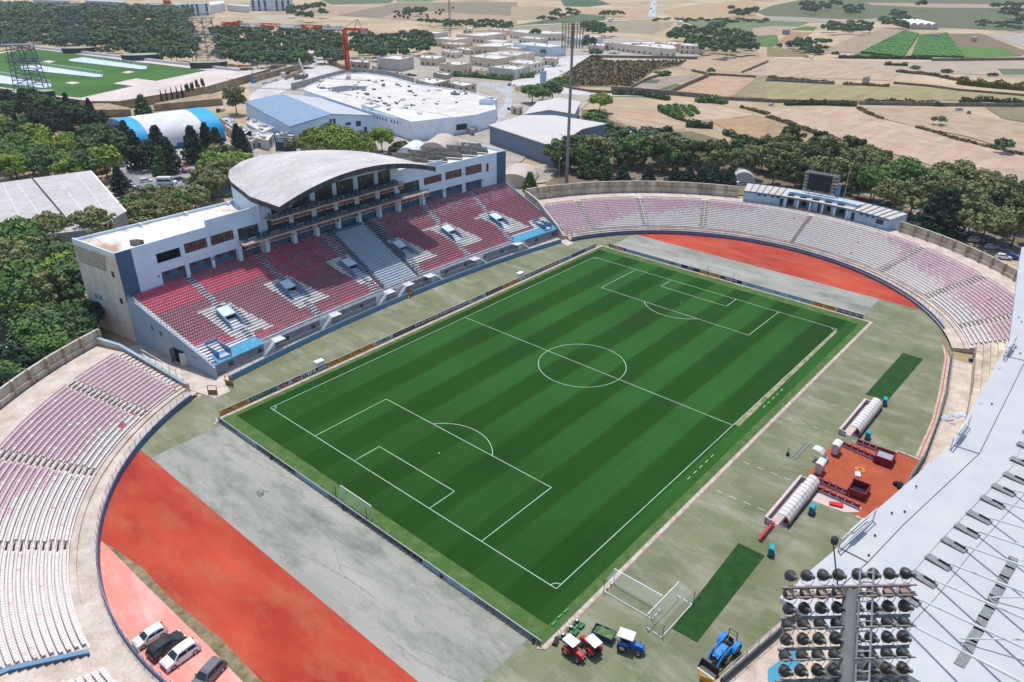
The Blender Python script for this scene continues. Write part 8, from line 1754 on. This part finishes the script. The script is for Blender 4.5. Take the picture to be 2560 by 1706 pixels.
wallline(2, [(330, 830), (480, 790), (660, 735), (850, 690), (900, 680), (1200, 705), (1450, 775)], 4, mcw, 'pale concrete wall curving round the back of the construction site', .6); wallline(2, [(2200, 1030), (2090, 1160), (1980, 1250)], 2.5, mcw, 'white ramp wall beside the road right of the white building', .6); wallline(2, [(620, 530), (680, 590), (800, 640), (1000, 690)], 3, mret, 'tan curved wall beside the park road', .8); wallline(2, [(-40, 765), (420, 640)], 4, mret, 'tan retaining wall beside the lorry ramp', .8); wallline(2, [(270, 740), (430, 665)], 2.5, mret, 'tan ramp parapet', .8); wallline(2, [(-40, 595), (240, 590), (430, 605), (520, 590)], 2, mcw, 'pale wall below the park trees', .6)
wallline(2, [(1820, 1190), (2000, 1250)], 3, mcw, 'white ramp wall at the loading opening', .6); wallline(3, [(590, 620), (730, 530), (1700, 545)], 2, mrub, 'stone wall along the village side of the brown scrub lot', .7); wallline(3, [(400, 735), (420, 790), (560, 825), (720, 850), (920, 858)], 1.6, mrub, 'curved stone wall along the road bend', .6); wallline(3, [(910, 830), (1200, 850), (1430, 870), (1820, 905)], 2.4, mrub2, 'high grey rubble wall below the pink field', 1); wallline(3, [(1430, 868), (1600, 790), (1800, 705)], 2.2, mrub, 'rubble wall rising along the pink field', .8); wallline(3, [(1650, 655), (1800, 690), (2240, 715)], 1.5, mrub, 'low rubble wall between two tan fields', .8)
wallline(3, [(1085, 815), (1240, 735), (1400, 685)], 1.6, mrub, 'rubble wall left of the small grey plot', .7); wallline(3, [(1880, 915), (2350, 940)], 1.9, mrub2, 'grey rubble wall, left part of the long wall'); wallline(4, [(0, 940), (820, 960)], 1.9, mrub2, 'grey rubble wall behind the left prickly pears', .8); wallline(4, [(830, 960), (1620, 975), (2350, 980)], 1.9, mrub2, 'grey rubble wall behind the right prickly pears', .8); wallline(4, [(1150, 770), (1500, 800), (1740, 835), (2350, 885)], 1.4, mrub, 'low rubble wall below the yellow green hedge', .8); wallline(4, [(1500, 560), (1660, 560), (2350, 552)], 2, mrub2, 'rubble wall below the green plot', .8); wallline(3, [(2110, 672), (2350, 570)], 1.4, mrub, 'rubble line between the tan fields', .8); wallline(4, [(-20, 1320*0+745), (610, 778)], 1.5, mrub2, 'dark rubble wall at the foot of the ploughed field', .8)
wallline(3, [(740, 900), (740, 930)], 3, mcw, 'short white wall at the road end'); wallline(1, [(870, 1160), (1050, 1185)], 3, mret, 'tan wall beside the blue and white hall', .6)
t = thing('arched_hall', 'blue and white fabric arched sports hall behind the cypress row', 'hall', (0, 0, 0)); WA, HA = 16.5, 10.8
e0, e1 = Vector((65.5, 226, 0)), Vector((114.5, 226, 0)); m0, m1 = M("tent_blue", C(28, 166, 222, .84), .6, var=.05), M("tent_white", C(226, 226, 226, .9), .6, C(206, 206, 208, .85), sc_=.15)
Aq = q(1, 2080, 1300); Bq_ = q(1, 1640, 1372); dx = (Aq-Bq_).normalized(); a1 = Aq; a0 = Aq-dx*39
nT = Vector((-dx.y, dx.x, 0)); nT = nT if nT.y > 0 else -nT
t.location = (a0.x, a0.y, 0)
def arch(f): return [a0.lerp(a1, f)-a0+nT*(WA*1.0-WA*math.cos(u))+Vector((0, 0, 1.6+HA*math.sin(u)**.8)) for u in [PI*k/20 for k in range(21)]]
for f0, f1, mm in ((0, .17, m0), (.17, .78, m1), (.78, 1, m0)):
 b = MB(); nseg = 6
 for k in range(nseg): b.grid(arch(f0+(f1-f0)*(k+1)/nseg), arch(f0+(f1-f0)*k/nseg))
 o = b.build('canopy', mm, smooth=True); o.parent = t
b = MB()
for f in (0, 1): A_ = arch(f); b.face(A_)
o = b.build('end_wall', M("tent_end", C(170, 182, 190, .8))); o.parent = t
b = MB(); b.grid([a0-a0, a1-a0], [a0-a0+Vector((0, 0, 1.6)), a1-a0+Vector((0, 0, 1.6))]); b.box(tuple((a1-a0)*.55-nT*.1+Vector((0, 0, 1.4))), (9, .2, 2.6), math.atan2(dx.y, dx.x)); o = b.build('base_wall', M("tent_base", C(30, 110, 170, .8))); o.parent = t
block('low row with pale flat roof right of the blue and white hall', 1, [(2060, 1150), (2160, 1110), (2400, 1250), (2300, 1300)], 4, (220, 210, 196), (206, 204, 200), wins=1); block('long low grey roofed shed behind the arched hall', 1, [(2010, 1080), (2080, 1060), (2350, 1230), (2290, 1270)], 4.5, (190, 180, 166), (186, 190, 196), wins=0)
block('low white house left of the glazed shop', 2, [(-120, 1240), (-60, 1190), (160, 1225), (110, 1290)], 4.5, (230, 224, 214), (226, 222, 216), wins=1); block('flat white roofed office between sports hall and shop', 2, [(-90, 1130), (-40, 1085), (165, 1170), (60, 1215)], 5, (214, 222, 230), (224, 216, 206), wins=1)
gs, _, _ = block('dark glazed shop cube with a red car picture in its window', 2, [(165, 1245), (175, 1205), (352, 1225), (355, 1250)], 6.5, (70, 84, 100), (206, 206, 206), wins=0)
p = q(2, 285, 1320, 3.6); b = MB(); g_ = Vector(gs.location); p0, p1 = q(2, 165, 1245, 6.5), q(2, 355, 1250, 6.5); d = p1-p0; d.z = 0; nn = Vector((d.y, -d.x, 0)).normalized(); nn = nn if nn.dot(CAM-p0) > 0 else -nn; aa = math.atan2(d.y, d.x)
for f, z, w_, hh, mm, nm in ((.3, 4.6, 4.0, 1.6, bgrey, 'sign_panel'), (.68, 4.7, 4.6, 1.4, M("poster_red", C(190, 50, 64, .8)), 'sign_panel'), (.5, 5.9, 8.0, .5, twh, 'sign_band')):
 pp = p0+d*f+nn*.08; b = MB(); b.box((pp.x-g_.x, pp.y-g_.y, z), (w_, .08, hh), aa); o = b.build(nm, mm); o.parent = gs
t = thing('polytunnel', 'white polytunnel of three arches above the vineyard', 'greenhouse', (0, 0, 0)); P0, P1 = q(4, 1300, 270), q(4, 1560, 275); t.location = P0; d = (P1-P0); L = d.length; d.normalize(); nn = Vector((-d.y, d.x, 0)); nn = nn if nn.dot(P0-CAM) > 0 else -nn
for k in range(4):
 b = MB(); A_ = [d*(L*(k+.5)/4)+d*(L/8*math.cos(u))+Vector((0, 0, 4+3*math.sin(u))) for u in [PI*j/10 for j in range(11)]]; b.grid(A_, [p+nn*60 for p in A_]); o = b.build('roof', mwh, smooth=True); o.parent = t
 b = MB(); b.face([Vector((A_[0].x, A_[0].y, 0))]+A_[::1]+[Vector((A_[-1].x, A_[-1].y, 0))]); o = b.build('end_wall', M("poly_end", C(190, 184, 172, .8))); o.parent = t
for (i, a, b_, w_, L_, hh, lb, cc) in ((2, 1430, 1375, 5, 14, 5, 'white rounded vault left behind the solar racks', (214, 222, 228)), (2, 1680, 1330, 7, 18, 6, 'beige rounded vault behind the solar racks', (196, 184, 172)), (3, 50, 1568+40, 7, 16, 5, 'beige rounded vault below the hangar wall', (196, 184, 172)), (3, 1080, 1270, 3.5, 12, 4, 'small white arched shelter in the trees behind the far terrace', (220, 222, 222)), (7, 2120, 30, 4.5, 14, 5.0, 'pale striped container vault behind the far terrace', (190, 190, 186))):
 p = q(i, a, b_, hh*.5); b = MB(); A_ = [Vector((0, w_*math.cos(u), hh*math.sin(u))) for u in [PI*k/12 for k in range(13)]]; X_ = Vector((L_, 0, 0)); b.grid([v+X_*.5 for v in A_], [v-X_*.5 for v in A_]); b.face([v-X_*.5 for v in A_]); b.face([v+X_*.5 for v in A_][::-1]); o = b.build('vault', M(f"vault_{cc}", C(*cc, .84), .85, var=.08), smooth=False); o.location = p.xy.to_3d(); o.rotation_euler = (0, 0, .5); T(o, lb, 'vault', 'rounded vaults')
# ================================================================ CRANE
mcr = M("crane_red", C(206, 66, 44, .85), .5); mcwh = M("crane_white", (.7, .72, .72), .5)
cr = thing('tower_crane', 'red tower crane with red and white jib above the construction site', 'crane', (236.1, 276.1, 7.5)); hC = 28
def crf(b, nm, mm): o = b.build(nm, mm); o.parent = cr; return o
def latt(A, B, w_, r, n, b):
 A, B = Vector(A), Vector(B); d = (B-A).normalized(); u = d.orthogonal().normalized() if abs(d.z) > .9 else Vector((0, 0, 1)); v = d.cross(u).normalized(); u = v.cross(d).normalized(); cs_ = [u*w_+v*w_, u*w_-v*w_, -u*w_-v*w_, -u*w_+v*w_]
 for c_ in cs_: b.tube(A+c_, B+c_, r, n=4)
 for k in range(n):
  p, p2 = A.lerp(B, k/n), A.lerp(B, (k+1)/n)
  for j in range(4): c1, c2_ = cs_[j], cs_[(j+1) % 4]; b.tube(p+c1, p2+c2_, r*.7, n=3, cap=False); b.tube(p2+c1, p2+c2_, r*.7, n=3, cap=False)
b = MB(); latt((0, 0, 3.5), (0, 0, hC-1), 1.1, .34, 16, b); crf(b, 'mast', mcr); b = MB(); latt((0, 0, -1), (0, 0, 3.5), 1.0, .16, 3, b); crf(b, 'mast_base', mcwh)
zj = 35.5; tipL = q(1, 2030, 218, zj); cpt_ = Vector((236.1, 276.1, zj)); tipR = q(2, 985, 240, zj); org = Vector((236.1, 276.1, 7.5)); dj = (tipL-cpt_); dj.z = 0; Lj = dj.length; dj.normalize()
nseg = 6; h_ = zj-7.5
for k in range(nseg): b = MB(); latt(dj*(Lj*k/nseg)+Vector((0, 0, h_)), dj*(Lj*(k+1)/nseg)+Vector((0, 0, h_)), .9, .2, 7, b); crf(b, 'jib_section', mcwh if k % 2 == 0 else mcr)
b = MB(); e_ = -dj*15; b.box(tuple(e_*.5+Vector((0, 0, h_-.6))), (15, 2, 1.4), math.atan2(dj.y, dj.x)); crf(b, 'counter_jib', mcr); b = MB(); b.box(tuple(e_*.85+Vector((0, 0, h_-1.5))), (3.5, 2.4, 3), math.atan2(dj.y, dj.x)); crf(b, 'counterweight', M("grey_weight", C(170, 166, 160, .8)))
b = MB(); b.tube(e_*.75+Vector((0, 0, h_)), e_*.6+Vector((0, 0, h_+5)), .25, n=4); b.tube(e_*.45+Vector((0, 0, h_)), e_*.6+Vector((0, 0, h_+5)), .25, n=4); b.tube(Vector((0, 0, h_)), e_*.6+Vector((0, 0, h_+5)), .15, n=4); crf(b, 'counter_frame', steel); b = MB(); b.box((.5, .5, h_-2.2), (2.4, 2.2, 2.4)); crf(b, 'cab', mwh)
t = thing('mobile_crane', 'pale mobile crane with raised boom left of the construction site', 'crane', tuple(q(2, 450, 720))); b = MB(); p1 = q(2, 395, 540, 14)-Vector(t.location); b.tube((0, 0, 2), p1, .8, .4, n=6); o = b.build('boom', mwh); o.parent = t; b = MB(); b.box((-3, 0, 1.6), (12, 3, 2), .3); b.box((-7, -1, 2.4), (2.6, 2.6, 2.2), .3); o = b.build('body', M("crane_body", C(140, 138, 134, .8))); o.parent = t
t = thing('blue_crane', 'slim pale blue derrick standing right of the park railing', 'crane', tuple(q(1, 2330, 765))); b = MB(); b.tube((0, 0, 0), (0, 0, 19), .35, .15, n=5); o = b.build('boom', M("derrick_blue", C(80, 150, 190, .8))); o.parent = t; b = MB(); b.box((0, 0, 1), (3, 2, 2)); o = b.build('body', M("derrick_blue", C(80, 150, 190, .8))); o.parent = t
# ================================================================ MORE VEHICLES
def cars(i, L, group, where, full=False):
 for k, (a, b_, rz, kind, col) in enumerate(L): car(tuple(q(i, a, b_, .6).xy)+(0,), rz, kind, col, f'{col} {"van" if kind == "van" else "car"} {where}', group, full, sc1=1.0)
cars(5, [(1340, 95, -.35, 'suv', 'white'), (1650, 80, 0, 'suv', 'grey'), (1740, 80, 0, 'hatch', 'white'), (1500, 30, 1.2, 'hatch', 'silver'), (1420, 35, 1.2, 'suv', 'black'), (1570, 20, 1.2, 'hatch', 'grey'), (1640, 12, 1.2, 'hatch', 'white'), (1700, 8, 1.2, 'hatch', 'blue'), (1750, 0, 1.2, 'hatch', 'red'), (1900, 210, .4, 'hatch', 'white')], 'cars in the car park behind the main stand', 'in the car park behind the main stand', True)
cars(5, [(1160, 105, 2.2, 'hatch', 'blue'), (1185, 135, 2.2, 'hatch', 'silver'), (1210, 160, 2.2, 'hatch', 'white'), (1180, 195, 2.2, 'hatch', 'silver'), (1140, 260, 2.0, 'suv', 'green')], 'cars beside the grey shed', 'in the row beside the grey shed', True)
car(tuple(q(5, 1235, 225, 1).xy)+(0,), 1.05, 'van', 'red', 'bright red van on the road beside the grey shed', None, True, 'van', 'van'); car(tuple(q(5, 1530, 105, 1).xy)+(0,), -.75, 'van', 'white', 'white minibus behind the flat roof of the main stand', None, True, 'minibus', 'minibus', 1.25)
cars(1, [(1640, 1460, 1.2, 'hatch', 'blue'), (1710, 1460, 1.0, 'hatch', 'sky'), (1800, 1470, .4, 'hatch', 'blue'), (1600, 1520, .3, 'suv', 'black'), (1690, 1530, .3, 'hatch', 'red'), (2120, 1380, 1.4, 'suv', 'blue'), (1500, 1520, .3, 'hatch', 'white'), (1420, 1540, .3, 'hatch', 'grey'), (2005, 1015, .9, 'suv', 'black'), (2045, 1005, .9, 'suv', 'white'), (260, 1195, .2, 'van', 'white')], 'cars among the cypress row', 'among the cypress row near the arched hall')
cars(8, [(1295, 405, -.95, 'suv', 'white'), (1405, 440, -.95, 'suv', 'grey'), (1150, 345, -.9, 'hatch', 'silver'), (1010, 300, -.9, 'hatch', 'sky'), (860, 268, -.9, 'hatch', 'red'), (1765, 570, -1.1, 'suv', 'white'), (1905, 635, -1.15, 'suv', 'silver'), (2055, 700, -1.2, 'hatch', 'silver'), (2180, 745, -1.2, 'hatch', 'grey'), (2165, 790, -1.2, 'hatch', 'white'), (2250, 790, -1.25, 'hatch', 'blue')], 'cars parked outside the far boundary wall', 'parked outside the right part of the far boundary wall', True)
cars(7, [(960, 75, .1, 'hatch', 'blue'), (1100, 75, .1, 'hatch', 'silver'), (1430, 75, 0, 'hatch', 'grey'), (1570, 75, -.1, 'hatch', 'sky'), (2090, 120, -.3, 'suv', 'white'), (1960, 100, -.3, 'hatch', 'black')], 'cars behind the ribbed wall', 'between the cypresses behind the ribbed wall', True)
cars(9, [(130, 65, .3, 'hatch', 'white'), (190, 215, .5, 'hatch', 'black')], 'cars outside the near boundary wall', 'outside the near boundary wall', True)
cars(5, [(310, 1440, 1.0, 'hatch', 'silver')], 'cars under the near trees', 'under the trees left of the main stand', True)
cars(2, [(85, 765, .3, 'hatch', 'silver'), (130, 755, .3, 'hatch', 'white'), (180, 742, .3, 'suv', 'silver'), (525, 570, 2.0, 'hatch', 'blue'), (520, 515, 1.4, 'hatch', 'grey'), (545, 493, 1.0, 'hatch', 'blue'), (580, 478, .6, 'hatch', 'blue'), (660, 540, -.6, 'hatch', 'black'), (690, 555, -.6, 'hatch', 'grey'), (680, 520, -.6, 'hatch', 'white'), (720, 560, -.6, 'suv', 'black'), (1295, 678, -.2, 'suv', 'red'), (1340, 682, -.2, 'suv', 'white'), (1370, 687, -.2, 'hatch', 'white'), (1415, 690, -.2, 'suv', 'black'), (1450, 694, -.2, 'hatch', 'black'), (2335, 780, 0, 'hatch', 'blue'), (2320, 1000, .8, 'hatch', 'blue'), (60, 1440, .3, 'hatch', 'white'), (105, 1452, .3, 'hatch', 'white')], 'cars around the construction site', 'on the roads round the construction site')
cars(3, [(335, 615, 0, 'suv', 'white'), (380, 610, 0, 'hatch', 'grey'), (430, 605, .2, 'hatch', 'white'), (240, 778, .4, 'hatch', 'blue'), (15, 785, 0, 'hatch', 'white'), (905, 490, .2, 'hatch', 'sky'), (940, 490, .2, 'hatch', 'black'), (830, 465, .2, 'hatch', 'white'), (880, 462, .2, 'suv', 'grey'), (970, 492, .2, 'hatch', 'silver'), (450, 655, .8, 'suv', 'white'), (152, 512, 0, 'hatch', 'white')], 'cars in the village', 'on the village streets')
cars(3, [(1288, 15, 1.3, 'hatch', 'white'), (1306, 40, 1.3, 'hatch', 'grey'), (1297, 110, 1.3, 'suv', 'white'), (1275, 80, 1.3, 'hatch', 'blue')], 'cars on the far road', 'on the straight road at the top edge')
cars(4, [(1755, 1008, -.5, 'suv', 'silver'), (1845, 1035, .1, 'suv', 'grey')], 'cars in the pale field', 'parked in the pale field corner', True); cars(4, [(30, 958, 0, 'hatch', 'silver'), (400, 533, 0, 'hatch', 'white')], 'cars by the field walls', 'beside a field wall')
t = thing('coach', 'white and dark coach on the country road at the top', 'coach', tuple(q(3, 905, 185, 1.5).xy)+(0,), .25); b = MB(); b.box((0, 0, 2.0), (13, 2.7, 3.0)); o = b.build('body', mwh); o.parent = t; b = MB(); b.box((.3, 0, 2.5), (12.2, 2.76, 1.1)); o = b.build('windows', glassd); o.parent = t
t = thing('lorry', 'tipper lorry on the ramp left of the mobile crane', 'lorry', tuple(q(2, 275, 705)), .5); b = MB(); b.box((1, 0, 2.2), (6, 2.6, 2)); o = b.build('tipper_body', M("lorry_brown", C(110, 90, 80, .7))); o.parent = t; b = MB(); b.box((-3.3, 0, 1.8), (2.2, 2.6, 2.8)); o = b.build('cab', mwh); o.parent = t
t = thing('white_tank', 'white tank lying in the green plot at the top', 'tank', tuple(q(3, 1540, 225)), 0); b = MB(); b.lathe((-5, 0, 2.2), [(0, 0), (2, .5), (2, 9.5), (0, 10)], 10, (1, 0, 0)); o = b.build('tank', mwh); o.parent = t
t = thing('billboard', 'pale blue billboard beside the village road', 'billboard', tuple(q(3, 285, 768)), .15); b = MB(); b.box((0, 0, 4), (7.5, .4, 7)); o = b.build('panel', M("billboard_blue", C(160, 196, 222, .85))); o.parent = t; b = MB(); b.tube((-2.5, 0, 0), (-2.5, 0, 3), .2); b.tube((2.5, 0, 0), (2.5, 0, 3), .2); o = b.build('posts', steel); o.parent = t
r_ = random.Random(31)
mbale = M("straw_bale", C(110, 92, 64, .7))
for k in range(26):
 a, b_ = r_.choice([(1275, 150), (1390, 150), (1530, 140), (1700, 115), (1850, 105), (1320, 130)]); a += r_.uniform(-50, 50); b_ += r_.uniform(-25, 25); p = q(2, a, b_); b = MB(); b.lathe((-.9, 0, .9), [(0, 0), (.95, 0), (.95, 1.8), (0, 1.8)], 10, (1, 0, 0)); o = b.build('straw_bale', mbale); o.location = p; o.scale = (1.4,)*3; T(o, 'round straw bale on the tan field behind the crane', 'straw bale', 'straw bales behind the crane')
def lamp(i, a, b_, h, rz, label):
 t = thing('street_lamp', label, 'street lamp', tuple(q(i, a, b_)), rz, 'street lamps'); b = MB(); b.tube((0, 0, 0), (0, 0, h), .1, .06, n=6); b.tube((0, 0, h), (1.5, 0, h+.3), .06, n=5); o = b.build('pole', steel); o.parent = t; b = MB(); b.box((1.7, 0, h+.3), (.8, .25, .12)); o = b.build('lamp_head', mwh); o.parent = t
lamp(8, 1375, 400, 8, .3, 'street lamp among the trees right of the control building'); lamp(7, 430, 100, 8, .3, 'street lamp left beside the far floodlight mast'); lamp(1, 1355, 1568, 8, 0, 'street lamp in the car park below the cypress row'); lamp(2, 850, 600, 9, 1, 'street lamp right of the crane mast'); lamp(2, 1430, 1310, 8, .5, 'lamp post in front of the white construction building'); lamp(5, 1690, 190, 8, 0, 'street lamp beside the car park road'); lamp(2, 2150, 790, 8, 0, 'street lamp at the roundabout road')
t = thing('lattice_pylon', 'thin lattice pylon rising above the village', 'pylon', tuple(q(2, 1782, 330)), 0); b = MB(); latt((0, 0, 0), (0, 0, 40), .9, .16, 18, b); b.tube((-6, 0, 38), (6, 0, 38), .15, n=4); b.tube((-5, 0, 34), (5, 0, 34), .15, n=4); o = b.build('frame', mlat); o.parent = t
place_trees()
b = MB(); b.box((900, 900, 60), (3000, 3200, 125))
hz_ = b.build('haze'); hz_['kind'] = 'stuff'; hm = bpy.data.materials.new('summer_haze'); hm.use_nodes = True; nt_ = hm.node_tree; nt_.nodes.remove(nt_.nodes["Principled BSDF"])
pv = nt_.nodes.new("ShaderNodeVolumePrincipled"); pv.inputs["Density"].default_value = .00008; pv.inputs["Color"].default_value = (.9, .94, 1, 1); pv.inputs["Anisotropy"].default_value = .2
nt_.links.new(pv.outputs[0], nt_.nodes["Material Output"].inputs["Volume"]); hz_.data.materials[0] = hm
sc.cycles.volume_bounces = 0; sc.cycles.volume_step_rate = 8
